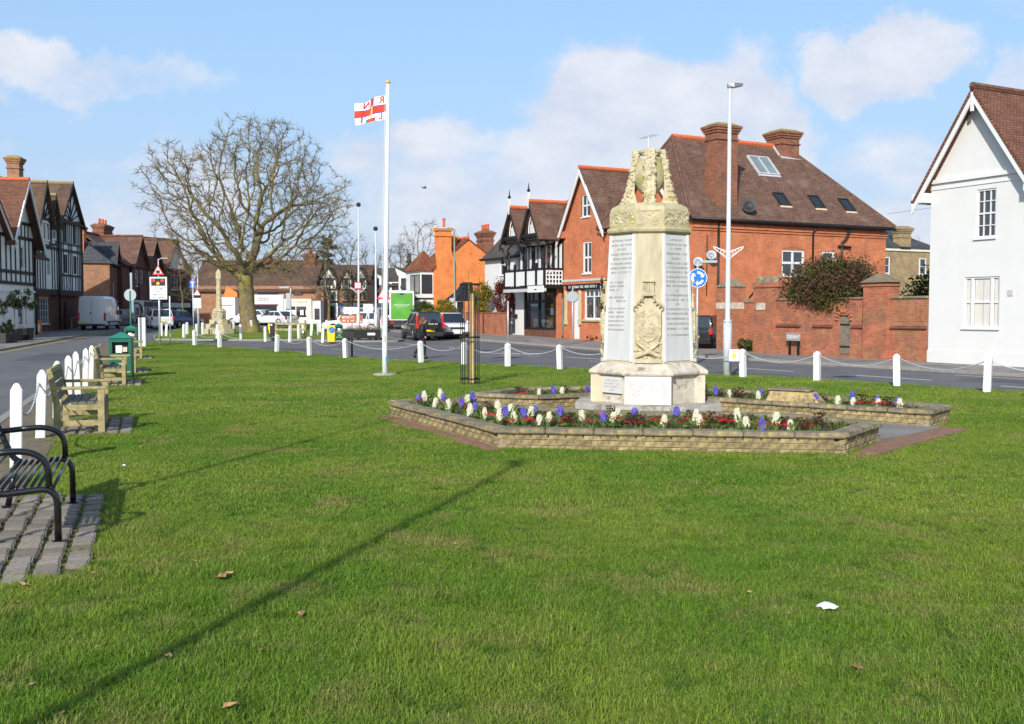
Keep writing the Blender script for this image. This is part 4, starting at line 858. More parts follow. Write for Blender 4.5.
# ------------------------------------------------------------------ orange brick house
oh = empty('orange_house', F(55.2)+(0,), ANGF, 'bright orange brick house with tall chimney, gable end to the road', 'house')
mb = MB(); wall(mb, (8, 0, 0), (0, 1), 6.4, -.3, 5.3); mb.poly([(8, 0, 5.3), (8, 6.4, 5.3), (8, 2.9, 7.6)]); wall(mb, (4.2, 0, 0), (1, 0), 3.8, -.3, 5.3); wall(mb, (4.2, 6.4, 0), (0, -1), 6.4, -.3, 5.3); mb.build('wall', 'brick_orange', oh, fixn=False)
gable_roof('roof', 'tiles_red', oh, 4.1, 8.1, 0, 6.4, 5.3, 7.65, 'x', .2, .1, 'ridge_tile', 2.9/6.4)
mb = MB(); mb.box(8.001, 8.35, .15, 1.55, -.3, 5.9); mb.frus(8.001, 8.35, .15, 1.55, 5.9, 8.001-.6, 8.3, .3, 1.35, 6.6); mb.box(7.4, 8.3, .3, 1.35, 6.6, 8.15); mb.box(7.32, 8.38, .22, 1.43, 7.7, 7.85); mb.box(7.3, 8.4, .2, 1.45, 8.15, 8.4); c_ = mb.build('chimney', 'brick_orange', oh)
MB().lathe([(.13, 8.4), (.11, 8.9), (.15, 9.15)], 8, (7.85, .9, 0)).build('chimney_pot', 'ridge_tile', c_)
chimney(oh, 6.0, 7.0, 1.6, 2.4, 6.5, 8.0, 'brick_orange', 1, 'stone'); chimney(oh, 5.2, 6.6, 5.0, 5.9, 6.0, 8.5, 'brick_chimney', 3, 'brick_chimney')
MB().lathe([(.06, 0), (.03, .5)], 6, (8.1, 2.9, 7.6)).build('finial', 'ridge_tile', oh)
bay = MB().box(4.7, 7.8, -1.1, -.001, -.2, 5.0).build('bay', 'paint_white', oh)
for zb in (3.2,):
    for x in (5.7, 6.75): MB().box(x, x+.95, -1.14, -1.101, zb, zb+1.5).build('window', 'timber_black', oh); MB().box(x+.07, x+.88, -1.15, -1.141, zb+.08, zb+1.42).build('pane', 'glass_light', oh)
    MB().box(7.801, 7.84, -1.0, -.1, zb, zb+1.5).build('window', 'glass', oh)
MB().box(4.65, 7.85, -1.16, -.02, 2.75, 2.87).build('bay_band', 'timber_black', oh); MB().box(4.65, 7.85, -1.16, -.02, 1.15, 1.27).build('bay_band', 'timber_black', oh)
mb = MB(); e = [(4.5, -1.35, 5.0), (8.0, -1.35, 5.0), (8.0, .6, 5.0), (4.5, .6, 5.0)]; tp_ = (6.3, -.2, 6.7)
for i in range(4): mb.poly([e[i], e[(i+1) % 4], tp_])
mb.build('bay_roof', 'tiles_red', oh)
for sx, sy, r_, mt, lb in ((446, 64.5, (.62, .6, .62), 'leaf_yellow', 'large round yellow-green clipped bush before the orange house'), (428.5, 68, (.5, .5, .3), 'leaf_yellow', 'small yellow mound bush left of the large clipped bush'), (424, 71.5, (.75, .6, .55), 'leaf_green', 'green hedge bush behind the black car')):
    shrub('clipped_bush', lb, (X(sx, sy), sy, pz(sy)+.1+(1.0 if sx == 446 else .95)), r_, mt, 5000, .06, 'bush')
# dark canopied porch
pc_ = empty('canopy_porch', F(41.5, .6)+(0,), ANGF, 'black pagoda-shaped canopy porch on white posts', 'porch')
MB().frus(-.2, 1.9, -1.0, 1.0, 2.55, .55, 1.6, -.3, .6, 3.3).build('canopy', 'paint_black', pc_); MB().frus(.55, 1.6, -.3, .6, 3.301, .9, 1.6, 0, .5, 3.9).build('canopy_top', 'paint_black', pc_)
for x, y in ((-.05, -.85), (1.75, -.85), (.8, -.9)): MB().box(x-.06, x+.06, y-.06, y+.06, -.2, 2.55).build('post', 'paint_white', pc_)
MB().box(1.2, 1.9, -1.1, -1.02, 2.1, 2.75).build('notice', 'sign_white', pc_); MB().box(.2, 1.2, -.1, 0, -.2, 2.5).build('door', 'door_blue', pc_)
fe = empty('brown_fence', F(42.9, .3)+(0,), ANGF, 'low brown board fence below the clipped bush', 'fence')
for k in range(12): MB().box(-4+k*.3, -3.72+k*.3, 0, .03, -.3, 1.5).build('board', 'bench_grey', fe)
# ------------------------------------------------------------------ half-timbered pub building, far left
def frame_from(p, q):
    p = Vector(p); q = Vector(q); d = (q-p); return math.atan2(d.y, d.x), d.length
def studs(parent, o, d, xs, z0, z1, w_=.16, t_=.05, name='timber_stud', mat='timber_black'):
    o = Vector(o); d = V2(d); n = Vector((d.y, -d.x, 0)); ang = math.atan2(d.y, d.x)
    for x in xs:
        q = o+d*x; MB().box(-w_/2, w_/2, -t_, -.002, z0, z1).build(name, mat, parent, loc=(q.x, q.y, 0), rot=(0, 0, ang))
def beam(parent, o, d, x0, x1, z, h_=.22, t_=.065, name='timber_beam', mat='timber_black'):
    o = Vector(o); d = V2(d); ang = math.atan2(d.y, d.x); MB().box(x0, x1, -t_, -.002, z, z+h_).build(name, mat, parent, loc=tuple(o), rot=(0, 0, ang))
A1, L1 = frame_from((-30.3, 57.1), (-31.5, 66))
tp1 = empty('timbered_pub', (-30.3, 57.1, 0), A1, 'nearer half-timbered building with mossy chimney at left edge', 'building')
wall_part('wall', 'render_pub', tp1, o3, (1, 0), 9, -.3, 6.4, [(6.7, 4.55, .62, 1.35), (2.0, 4.5, .9, 1.35), (6.0, .9, 1.0, 1.7)], nx=1, nz=2)
tri_wall('gable', 'render_pub', tp1, o3, (1, 0), 4.4, 9.35, 6.4, 6.85, 9.8); tri_wall('gable', 'render_pub', tp1, o3, (1, 0), -.5, 4.4, 6.4, 2.0, 8.3)
mb = MB(); wall(mb, (9, 0, 0), (0, 1), 7, -.3, 6.4); mb.build('wall', 'render_pub', tp1, fixn=False)
for z_ in (3.45, 4.15, 6.35, 7.3): beam(tp1, o3, (1, 0), 0 if z_ < 7 else 5.0, 9 if z_ < 7 else 8.6, z_, .2)
studs(tp1, o3, (1, 0), [.1, .9, 1.7, 3.2, 4.1, 4.9, 5.7, 6.55, 7.5, 8.2, 8.9], 3.65, 6.35, .12); studs(tp1, o3, (1, 0), [5.6, 6.2, 6.85, 7.5, 8.1], 6.55, 7.3, .11)
MB().box(6.6, 7.1, -.06, -.002, 8.0, 8.5).build('panel', 'door_wood', tp1)
barge('bargeboard', 'render_pub', tp1, o3, (1, 0), 4.1, 6.2, 6.85, 10.1, 9.75, 5.85, .55, .34, .07); barge('bargeboard', 'timber_black', tp1, o3, (1, 0), 6.4, 9.0, 6.85, 9.7, 9.6, 5.75, .45, .3, .05)
barge('bargeboard', 'render_pub', tp1, o3, (1, 0), -.7, 5.9, 2.0, 8.4, 4.7, 5.9, .4, .34, .07)
gable_roof('roof', 'tiles_warm', tp1, 4.3, 9.4, -.6, 7, 6.4, 10.15, 'y', .35, .12, 'ridge_tile', .5); gable_roof('roof', 'tiles_warm', tp1, -.6, 4.3, -.5, 7, 6.3, 8.5, 'y', .35, .12, 'ridge_tile')
chimney(tp1, 8.9, 9.7, .7, 1.45, 6.0, 12.0, 'brick_mixed', 0, 'moss_cap')
beam(tp1, o3, (1, 0), 0, 9, 3.0, .12, .12, 'cornice', 'render_pub'); MB().box(6.4, 6.9, -.3, -.25, 3.5, 3.52).build('lamp_arm', 'paint_black', tp1)
pipe(tp1, [(9.0, -.12, 6.0), (9.0, -.12, -.1)], .07); MB().box(9.05, 10.5, .4, .46, 3.2, 5.4).build('lean_to_wall', 'render_pub', tp1); 
MB().slab([(8.9, -.4, 5.3), (11.2, -.4, 5.3), (11.2, 2.5, 7.6), (8.9, 2.5, 7.6)], .12).build('lean_to_roof', 'tiles_moss', tp1)
window(tp1, (9.3, .4, 0), (1, 0), (.1, 4.0, .8, 1.2), 1, 2, set_=-.06)
lt_ = MB()
for k in range(4): lt_.bar((9.1+k*.35, .38, 3.1), (9.45+k*.35, .38, 3.9), .05, .08); lt_.bar((9.45+k*.35, .375, 3.1), (9.1+k*.35, .375, 3.9), .05, .08)
lt_.build('lattice_panel', 'timber_black', tp1)
# planted boxes with standard trees on the pavement
for i, (px, Y) in enumerate(((4, 56.5), (14.5, 57.5), (26, 58.8))):
    x = X(px, Y); e_ = empty('standard_tree', (x, Y, pz(Y)), 0, 'clipped standard tree in black tub, %s from left by the pub' % ordn(i), 'potted tree', 'standard trees outside the pub')
    MB().frus(-.28, .28, -.28, .28, 0, -.34, .34, -.34, .34, .7).build('tub', 'paint_black', e_, bevel=.02); MB().tube([(0, 0, .6), (.02, 0, 1.9)], .03, 6).build('trunk', 'bark', e_)
    mb = MB(); cloud(mb, 700, (0, 0, 2.25), (.62, .62, .6), .07, rl, .3); mb.build('crown', 'leaf_dark', e_, fixn=False, uv=False)
for i, (px, Y, w_) in enumerate(((2, 54.5, .7), (10, 55.5, .5))):
    e_ = empty('box_planter', (X(px, Y), Y, pz(Y)), 0, 'low dark planter box with clipped hedge, %s from left edge' % ordn(i), 'planter'); MB().box(-w_/2, w_/2, -.3, .3, 0, .55).build('box', 'trim_dark', e_, bevel=.02); mb = MB(); cloud(mb, 900, (0, 0, .85), (w_*.55, .35, .35), .05, rl, .1); mb.build('hedge', 'leaf_dark', e_, fixn=False, uv=False)
p = gp(36.5, 329, pz); e_ = empty('pavement_board', (X(36.5, 66.5), 66.5, pz(66.5)), .3, 'small orange and white pavement board outside the pub', 'sign')
MB().slab([(-.32, -.25, 0), (.32, -.25, 0), (.32, 0, 1.0), (-.32, 0, 1.0)], .03).build('front_board', 'orange_panel', e_); MB().slab([(.32, .25, 0), (-.32, .25, 0), (-.32, 0.02, 1.0), (.32, 0.02, 1.0)], .03).build('back_board', 'orange_panel', e_); MB().slab([(-.24, -.215, .2), (.24, -.215, .2), (.24, -.09, .7), (-.24, -.09, .7)], .01).build('poster', 'sign_white', e_)
# ------------------------------------------------------------------ three-gabled timbered building
A2_, L2 = frame_from((-33.2, 69.7), (-34.25, 80))
tp2 = empty('timbered_inn', (-33.2, 69.7, 0), A2_, 'tall black and white inn with three gables behind the white van', 'building')
L2 = 10.35
mb = MB(); wall(mb, o3, (1, 0), L2, 3.2, 8.7, [(2.5, 4.4, .7, 1.3), (2.4, 7.0, 1.3, 1.3), (.4, 6.7, .9, 1.5), (6.1, 4.7, .8, 1.4), (8.2, 4.7, .8, 1.4), (6.1, 7.0, .8, 1.5), (8.2, 7.0, .8, 1.5)]); wall(mb, (L2, 0, 0), (0, 1), 8, 3.2, 8.7); mb.build('wall', 'render_pub', tp2, fixn=False)
for hh in ((2.5, 4.4, .7, 1.3), (2.4, 7.0, 1.3, 1.3), (.4, 6.7, .9, 1.5), (6.1, 4.7, .8, 1.4), (8.2, 4.7, .8, 1.4), (6.1, 7.0, .8, 1.5), (8.2, 7.0, .8, 1.5)): window(tp2, o3, (1, 0), hh, 2, 3, sill=False, frame='timber_black' if hh[0] > 5 else 'paint_white', pane='glass_light')
gf = [(.3, .9, .9, 1.9), (1.7, .9, 2.0, 1.9), (6.4, .3, 1.1, 2.2)]
mb = MB(); wall(mb, (0, .35, 0), (1, 0), L2, -.3, 3.2, gf); wall(mb, (L2, .35, 0), (0, 1), 7, -.3, 3.2); mb.build('ground_floor_wall', 'brick_dark', tp2, fixn=False)
window(tp2, (0, .35, 0), (1, 0), gf[0], 3, 4, pane='glass'); window(tp2, (0, .35, 0), (1, 0), gf[1], 4, 4, pane='glass'); MB().box(6.42, 7.48, .45, .5, .3, 2.5).build('door', 'paint_black', tp2)
for x in (.2, 1.65): MB().box(x, x+(1.1 if x < 1 else 2.1), .3, .349, 2.8, 3.05).build('brick_lintel', 'brick_red', tp2)
MB().box(5.6, 9.5, -.7, .34, -.2, .35).build('step', 'stone_step', tp2); mb = MB(); mb.tube([(5.7, -.6, .3), (5.7, -.6, 1.3), (7.6, -.6, 1.5), (7.6, -.6, .3)], .03, 5); mb.build('handrail', 'galv', tp2)
MB().box(0, L2, -.02, .35, 3.0, 3.2).build('jetty', 'timber_black', tp2)
for z_ in (3.2, 6.3, 8.5): beam(tp2, o3, (1, 0), 0, L2, z_, .2)
beam(tp2, o3, (1, 0), 4.9, L2, 4.45, .16); beam(tp2, o3, (1, 0), 4.9, L2, 6.85, .12)
studs(tp2, o3, (1, 0), [4.95, 5.15, 10.25], 3.4, 8.5, .2, .075)
studs(tp2, o3, (1, 0), [5.55, 5.95, 7.05, 7.45, 7.85, 9.15, 9.55, 9.9], 3.4, 8.5, .085); studs(tp2, o3, (1, 0), [6.5, 8.6], 3.4, 4.6, .085); studs(tp2, o3, (1, 0), [.1, .6, 1.1, 1.6, 2.1, 3.5, 4.0, 4.5], 3.4, 8.5, .09)
def gable_tb(x0, x1, z0, za, out, diag=True):
    xm = (x0+x1)/2; oo = (0, -out, 0)
    MB().poly([(x0, -out, z0), (x1, -out, z0), (xm, -out, za)]).build('gable', 'render_pub', tp2, fixn=False)
    if out: MB().extr([(x0, -out+.002, z0-1.9), (x1, -out+.002, z0-1.9), (x1, -out+.002, z0), (x0, -out+.002, z0)], (0, out, 0)).build('oriel', 'render_pub', tp2)
    if out:
        studs(tp2, (0, -out, 0), (1, 0), [x0+.08, x0+.35, x1-.35, x1-.08], z0-1.9, z0, .12, .04)
        window(tp2, (0, -out, 0), (1, 0), (x0+.42, z0-1.5, x1-x0-.84, 1.25), 2, 2, set_=-.05); beam(tp2, (0, -out, 0), (1, 0), x0, x1, z0-.1, .16); beam(tp2, (0, -out, 0), (1, 0), x0, x1, z0-1.95, .16)
    n = 6; mb = MB(); h_ = za-z0; hw = (x1-x0)/2
    for k in range(-5, 6):
        xb = xm+k*hw/3.2
        for s_ in (-1, 1):
            # herringbone struts rising to the centre post
            xs_ = xm+s_*abs(k)*hw/5.5
            if k > 0:
                zt_ = z0+h_*(1-abs(xs_-xm)/hw)-.1
                z_lo = max(z0+.05, zt_-abs(xs_-xm)*1.1-.2)
                mb.bar((xs_, -out-.03, zt_), (xm, -out-.03, max(z0, zt_-abs(xs_-xm)*1.4)), .05, .1, (0, 1, 0))
    mb.box(xm-.08, xm+.08, -out-.06, -out-.002, z0, za-.2); mb.build('gable_timbers', 'timber_black', tp2)
    barge('bargeboard', 'timber_black', tp2, oo, (1, 0), x0-.3, z0-.45, xm, za+.15, x1+.3, z0-.45, .25, .3, .06)
    gable_roof('roof', 'tiles_moss', tp2, x0, x1, -out-.3, 5, z0, za+.1, 'y', .3, .12, 'ridge_moss')
gable_tb(5.1, L2, 8.7, 11.55, 0); gable_tb(-.4, 2.1, 8.3, 10.75, .45); gable_tb(2.25, 3.85, 8.5, 10.1, .3)
gable_roof('roof', 'tiles_moss', tp2, -1.5, L2-.1, -.1, 8, 8.7, 11.6, 'x', .2, .12, 'ridge_moss')
MB().box(4.6, 5.3, -.7, -.64, 3.5, 4.0).build('hanging_sign', 'sign_back', tp2); pipe(tp2, [(4.7, -.1, 8.4), (4.7, -.1, .2)], .06)
# ------------------------------------------------------------------ brick building with slate roof and neighbours further up the street
A3, _ = frame_from((-36.1, 90), (-41.2, 109))
b3 = empty('brick_terrace', (-36.1, 90, 0), A3, 'brown brick terrace with slate roof and chimney beyond the van', 'building')
hs = [(2.4, 2.8, .9, 1.7), (5.4, 2.8, .9, 1.7), (8.4, 2.8, .9, 1.7)]
mb = MB(); wall(mb, o3, (1, 0), 13, -.3, 6.2, hs); mb.build('wall', 'brick_dark', b3, fixn=False)
for hh in hs: window(b3, o3, (1, 0), hh, 1, 2)
mb = MB(); wall(mb, (0, 5.2, 0), (0, -1), 5.2, -.3, 6.3); mb.build('side_wall', 'brick_mixed', b3, fixn=False)
mb = MB(); mb.slab([(-.2, -.3, 6.1), (13, -.3, 6.1), (13, 2.8, 8.6), (1.7, 2.8, 8.6)], .1); mb.slab([(-.2, 5.5, 6.1), (-.2, -.3, 6.1), (1.7, 2.8, 8.6)], .1); mb.slab([(13, 2.8, 8.6), (13, 5.6, 6.1), (-.2, 5.6, 6.1), (1.7, 2.8, 8.6)][::-1], .1); mb.build('roof', 'slate', b3, fixn=False)
chimney(b3, .6, 2.2, 2.2, 3.9, 6.8, 9.6, 'brick_orange', 4, 'brick_orange'); MB().box(-1.4, -.02, .5, 5.0, 2.3, 2.45).build('lean_to_roof', 'slate_brown', b3); MB().slab([(-1.6, 5.2, 2.3), (-1.6, .1, 2.3), (0, .1, 3.0), (0, 5.2, 3.0)], .1).build('lean_to_roof', 'slate_brown', b3); MB().box(-1.4, -.02, .5, 5.0, -.3, 2.29).build('lean_to', 'render_grey', b3)
tri_wall('gable', 'brick_dark', b3, (0, -.05, 0), (1, 0), 3.2, 7.0, 6.2, 5.1, 8.3); gable_roof('gable_roof', 'slate', b3, 3.2, 7.0, -.3, 3, 6.2, 8.35, 'y', .25, .1, None)
b3b = empty('gabled_shop_row', (X(133, 98), 98, 0), frame_from((X(133, 98), 98), (X(158, 106), 106))[0], 'dark red brick shop row with two tiled gables, behind the stop sign', 'building')
hs = [(1.0, 4.3, .8, 1.6), (2.5, 4.3, .8, 1.6), (5.2, 4.3, .8, 1.6), (6.6, 4.3, .8, 1.6)]
wall_part('wall', 'brick_dark', b3b, o3, (1, 0), 9.5, 2.9, 6.4, hs, nx=1, nz=2); 
for k in range(3):
    f = MB().box(.3+k*3.1, 3.1+k*3.1, -.06, -.0, -.2, 2.89).build('shop_front', 'paint_white' if k != 1 else 'render_grey', b3b); MB().box(.6+k*3.1, 1.7+k*3.1, -.08, -.061, .6, 2.2).build('shop_pane', 'glass', f); MB().box(2.0+k*3.1, 2.8+k*3.1, -.08, -.061, .2, 2.2).build('shop_door', 'glass', f); MB().box(.35+k*3.1, 3.05+k*3.1, -.12, -.062, 2.3, 2.8).build('fascia', ['paint_white', 'paint_black', 'bin_green'][k], f)
for x0 in (.0, 4.7): tri_wall('gable', 'brick_dark', b3b, o3, (1, 0), x0, x0+4.6, 6.4, x0+2.3, 9.2); gable_roof('roof', 'tiles', b3b, x0, x0+4.6, -.4, 7, 6.4, 9.3, 'y', .3, .12, 'tiles_red'); MB().poly([(x0+1.6, -.02, 7.4), (x0+3.0, -.02, 7.4), (x0+2.3, -.02, 8.5)]).build('gable_panel', 'timber_black', b3b, fixn=False)
gable_roof('roof', 'tiles', b3b, -2.2, 9.5, 0, 8, 6.4, 9.4, 'x', .2, .12, 'tiles_red'); MB().box(-2.2, -.02, .2, 6, -.2, 6.4).build('wall', 'brick_dark', b3b); chimney(b3b, 2.5, 5.0, 3.5, 4.6, 8.5, 10.6, 'brick_chimney', 3, 'brick_chimney')
MB().box(1.9, 3.9, -.12, -.06, 2.9, 4.6).build('maroon_sign', 'maroon', b3b)
b3c = empty('tile_hung_house', (X(160, 108), 108, 0), frame_from((X(160, 108), 108), (X(186, 111), 111))[0], 'red tiled house with white gable front behind the blue car', 'building')
hs = [(1.6, 4.2, .9, 1.6), (2.0, .8, 1.1, 1.6)]
wall_part('wall', 'brick_dark', b3c, o3, (1, 0), 4.4, 2.9, 6.5, hs[:1], nx=2, nz=2); MB().box(0, 4.4, -.1, .3, -.2, 2.89).build('shop_front', 'paint_black', b3c); MB().box(.4, 1.9, -.12, -.101, .4, 2.1).build('shop_pane', 'glass', b3c); MB().box(.3, 4.1, -.13, -.101, 2.25, 2.75).build('fascia', 'render_grey', b3c); MB().box(2.2, 3.2, -.12, -.101, .1, 2.1).build('door', 'render_white', b3c)
tri_wall('gable', 'render_grey', b3c, o3, (1, 0), 1.0, 3.6, 6.5, 2.3, 9.6); gable_roof('gable_roof', 'tiles', b3c, 1.0, 3.6, -.3, 3, 6.5, 9.7, 'y', .25, .1, None)
gable_roof('roof', 'tiles', b3c, -2.5, 4.6, 0, 7, 6.5, 9.9, 'x', .2, .12, 'tiles')
mb = MB(); wall(mb, (4.4, 0, 0), (0, 1), 7, -.3, 6.5); mb.poly([(4.4, 0, 6.5), (4.4, 7, 6.5), (4.4, 3.5, 9.8)]); mb.build('side_wall', 'brick_dark', b3c, fixn=False)
# pub sign hanging board and white projecting sign on the terrace
# ------------------------------------------------------------------ far shops behind the tree
def zpx(py, Y): return at(512, py, Y).z
YS = 95.0
ss = empty('parade_of_shops', (X(255, YS), YS, 0), 0, 'long low parade with white shop fronts and steep brown roof behind the tree', 'building'); kx = YS/1000
x_ = lambda px: X(px, YS)-X(255, YS)
xa_, xb_ = x_(196), x_(324)
MB().box(xa_, xb_, 0, 8, -.3, zpx(286, YS)).build('wall', 'brick_mixed', ss)
gable_roof('roof', 'tiles_moss', ss, xa_-.5, xb_-.8, 0, 8, zpx(289, YS), zpx(259.5, YS), 'x', .3, .15, 'tiles_moss'); 
for px in (262, 303.5): chimney(ss, x_(px)-.6, x_(px)+.5, 3.2, 4.4, 6, zpx(251, YS) if px > 300 else zpx(256, YS), 'brick_chimney', 2, 'brick_chimney')
for a, b in ((258, 279), (294, 303)): f = MB().box(x_(a), x_(b), -.1, -.001, zpx(295, YS), zpx(289, YS)).build('window', 'trim_dark', ss); MB().box(x_(a)+.1, x_(b)-.1, -.12, -.101, zpx(294.5, YS), zpx(289.5, YS)).build('pane', 'glass', f)
for a, b, mt, top_, g0, g1, gb in ((247, 287.5, 'render_white', 295, 249, 281, 308), (288, 315, 'cream', 299, 290, 310, 315.5), (222, 240, 'render_white', 297.5, 224, 238, 304), (316, 324, 'paint_white', 301, 318, 323, 318)):
    f = MB().box(x_(a), x_(b), -1.6, -.001, -.3, zpx(top_, YS)).build('shop_front', mt, ss); MB().box(x_(g0), x_(g1), -1.63, -1.601, zpx(319 if a < 287 and a > 240 else gb+1.5, YS), zpx(top_+10.5 if a == 247 else top_+7.5, YS)).build('shop_pane', 'glass', f)
    if a == 288: MB().box(x_(299.5), x_(300.3), -1.66, -1.631, zpx(317, YS), zpx(306, YS)).build('mullion', 'cream', f); [MB().box(x_(u), x_(u)+.5, -1.65, -1.632, zpx(315, YS), zpx(310, YS)).build('poster', 'sign_white', f) for u in (290.5, 295, 304, 307.5)]; MB().extr([(x_(293), -1.66, zpx(303.5, YS)), (x_(295.5), -1.66, zpx(304.5, YS)), (x_(293.5), -1.66, zpx(300, YS)), (x_(291.5), -1.66, zpx(300.5, YS))], (0, .04, 0)).build('logo', 'flag_red', f); mb = MB(); marks(mb, x_(297), x_(309), zpx(303.2, YS), .2, -1.62, rg, .3); mb.build('lettering', 'sign_back', f, uv=False)
    if a == 247: MB().box(x_(249), x_(282), -1.7, -1.601, zpx(305.5, YS), zpx(304.3, YS)).build('blind', 'maroon', f); mb = MB(); marks(mb, x_(263.5), x_(272), zpx(301.3, YS), .32, -1.62, rg, .2); mb.build('lettering', 'inscription', f, uv=False); mb = MB(); mb.extr([(x_(256), -1.64, zpx(302, YS)), (x_(259.5), -1.64, zpx(302, YS)), (x_(257.7), -1.64, zpx(297, YS))], (0, .03, 0)); mb.build('logo', 'flag_red', f); mb = MB(); mb.box(x_(253.5), x_(255.6), -1.64, -1.61, zpx(301.5, YS), zpx(298.5, YS)); mb.build('logo', 'sign_blue', f)
MB().extr([(x_(225), -.5, zpx(297, YS)), (x_(239), -.5, zpx(297, YS)), (x_(239), -.5, zpx(293, YS)), (x_(229), -.5, zpx(286, YS))], (0, 3, 0)).build('brick_gable', 'brick_orange', ss)
# black and white gabled shops
YH = 98.0; xh = lambda px: X(px, YH)-X(318, YH)
hs_ = empty('timbered_shops', (X(318, YH), YH, 0), 0, 'half-timbered gabled shops behind the direction signs', 'building')
MB().box(xh(318), xh(368), 0, 7, -.3, zpx(282, YH)).build('wall', 'brick_mixed', hs_)
for a, b, ap in ((321, 338, 267.5), (342, 353, 270), (355, 368, 268)):
    z0_ = zpx(279, YH); MB().box(xh(a), xh(b), -.6, -.001, zpx(289, YH), z0_).build('bay', 'paint_white', hs_); MB().poly([(xh(a), -.6, z0_), (xh(b), -.6, z0_), (xh((a+b)/2), -.6, zpx(ap, YH))]).build('gable', 'paint_white', hs_, fixn=False)
    n_ = 5; mb = MB(); 
    for k in range(n_+1): x = xh(a)+(xh(b)-xh(a))*k/n_; mb.box(x-.05, x+.05, -.66, -.601, zpx(289, YH), z0_)
    mb.box(xh(a), xh(b), -.67, -.602, z0_-.1, z0_+.08); mb.build('timbers', 'timber_black', hs_); MB().box(xh(a)+.35, xh(b)-.35, -.64, -.603, zpx(285.5, YH), z0_-.12).build('window', 'glass', hs_); gable_roof('roof', 'tiles_moss', hs_, xh(a), xh(b), -.9, 4, z0_, zpx(ap, YH)+.1, 'y', .2, .08, None)
    MB().box(xh(a), xh(b), -.3, -.001, zpx(301, YH), zpx(290, YH)).build('upper_front', 'render_grey' if a < 330 else 'brick_mixed', hs_)
    for k in range(2): x = xh(a)+(xh(b)-xh(a))*(.22+.45*k); MB().box(x, x+.4, -.34, -.301, zpx(299.5, YH), zpx(292, YH)).build('window', 'glass', hs_)
gable_roof('roof', 'tiles_moss', hs_, xh(316), xh(370), 0, 7, zpx(283, YH), zpx(263, YH), 'x', .2, .12, None)
for a, b, mt in ((319, 339, 'door_blue'), (340, 367, 'trim_dark')):
    f = MB().box(xh(a), xh(b), -.5, -.001, -.2, zpx(303, YH)).build('shop_front', 'paint_white' if a < 330 else 'door_blue', hs_); MB().box(xh(a+2.5), xh(b-3), -.53, -.501, zpx(319.5, YH), zpx(306, YH)).build('shop_pane', 'glass', f); MB().box(xh(a+2.5), xh(b-3), -.56, -.54, zpx(320, YH), zpx(318, YH)).build('poster', 'sign_red', f); MB().box(xh(a+.5), xh(a+2.3), -.55, -.52, zpx(309, YH), zpx(305.5, YH)).build('sign', 'sign_blue', f)
# white modern block with dark roof
YW = 106.0; xw = lambda px: X(px, YW)-X(370, YW)
wb_ = empty('white_flats', (X(370, YW), YW, 0), 0, 'white block with dark roof and balconies behind the flagpole', 'building')
MB().box(xw(366), xw(419), 0, 8, -.3, zpx(282, YW)).build('wall', 'render_grey', wb_)
gable_roof('roof', 'slate_brown', wb_, xw(364), xw(421), 0, 9, zpx(284, YW), zpx(266, YW), 'x', .3, .12, None)
for a, b in ((372, 383), (400, 413)):
    MB().box(xw(a), xw(b), -1.0, 1.0, -.2, zpx(276, YW)).build('tower_bay', 'render_white', wb_); MB().poly([(xw(a-1), -1.02, zpx(276, YW)), (xw(b+2), -1.02, zpx(276, YW)), (xw(a-4), -1.02, zpx(267, YW))]).build('gable', 'render_white', wb_, fixn=False); MB().slab([(xw(a-4.5), -1.2, zpx(266, YW)), (xw(a-4.5), 4, zpx(266, YW)), (xw(b+2.5), 4, zpx(276, YW)), (xw(b+2.5), -1.2, zpx(276, YW))][::-1], .12).build('gable_roof', 'slate_brown', wb_)
    for z_a, z_b in ((289, 278.5), (303, 292.5)): MB().box(xw(a)+.25, xw(b)-.25, -1.04, -1.001, zpx(z_a, YW), zpx(z_b, YW)).build('window', 'glass', wb_); MB().box(xw(a)+.2, xw(b)-.2, -1.3, -1.26, zpx(z_a, YW), zpx(z_a-3, YW)).build('balcony_rail', 'trim_dark', wb_)
for px in (386, 392, 396):
    for z_a, z_b in ((290, 283), (303, 295)): f = MB().box(xw(px), xw(px)+.4, -.05, -.001, zpx(z_a, YW), zpx(z_b, YW)).build('window', 'glass', wb_)
MB().box(xw(366), xw(419), -.6, -.001, -.2, zpx(306, YW)).build('shop_front', 'trim_dark', wb_)
MB().box(xw(366), xw(419), -.7, -.601, zpx(309, YW), zpx(306, YW)).build('fascia', 'render_white', wb_)
# brown roofs and brick houses closing the gap on the left of the tree
YG = 125.0
gh = empty('far_brick_house', (X(170, YG), YG, 0), 0, 'distant brick house with orange gable seen left of the tree', 'building')
MB().box(X(205, YG)-X(170, YG), X(240, YG)-X(170, YG), 0, 8, -.3, 5).build('wall', 'brick_mixed', gh); gable_roof('roof', 'tiles_moss', gh, X(203, YG)-X(170, YG), X(242, YG)-X(170, YG), 0, 8, 5, 7.4, 'x', .2, .1, None)
wl = empty('low_grey_wall', (X(200, 100), 100, pz(100)), 0, 'low grey railing wall across the road left of the tree', 'wall'); MB().box(0, X(222, 100)-X(200, 100), 0, .2, -.2, 1.5).build('panel', 'render_grey', wl); 
for k in range(6): MB().box(k*.42, k*.42+.08, -.04, -.001, -.2, 1.6).build('post', 'trim_dark', wl)
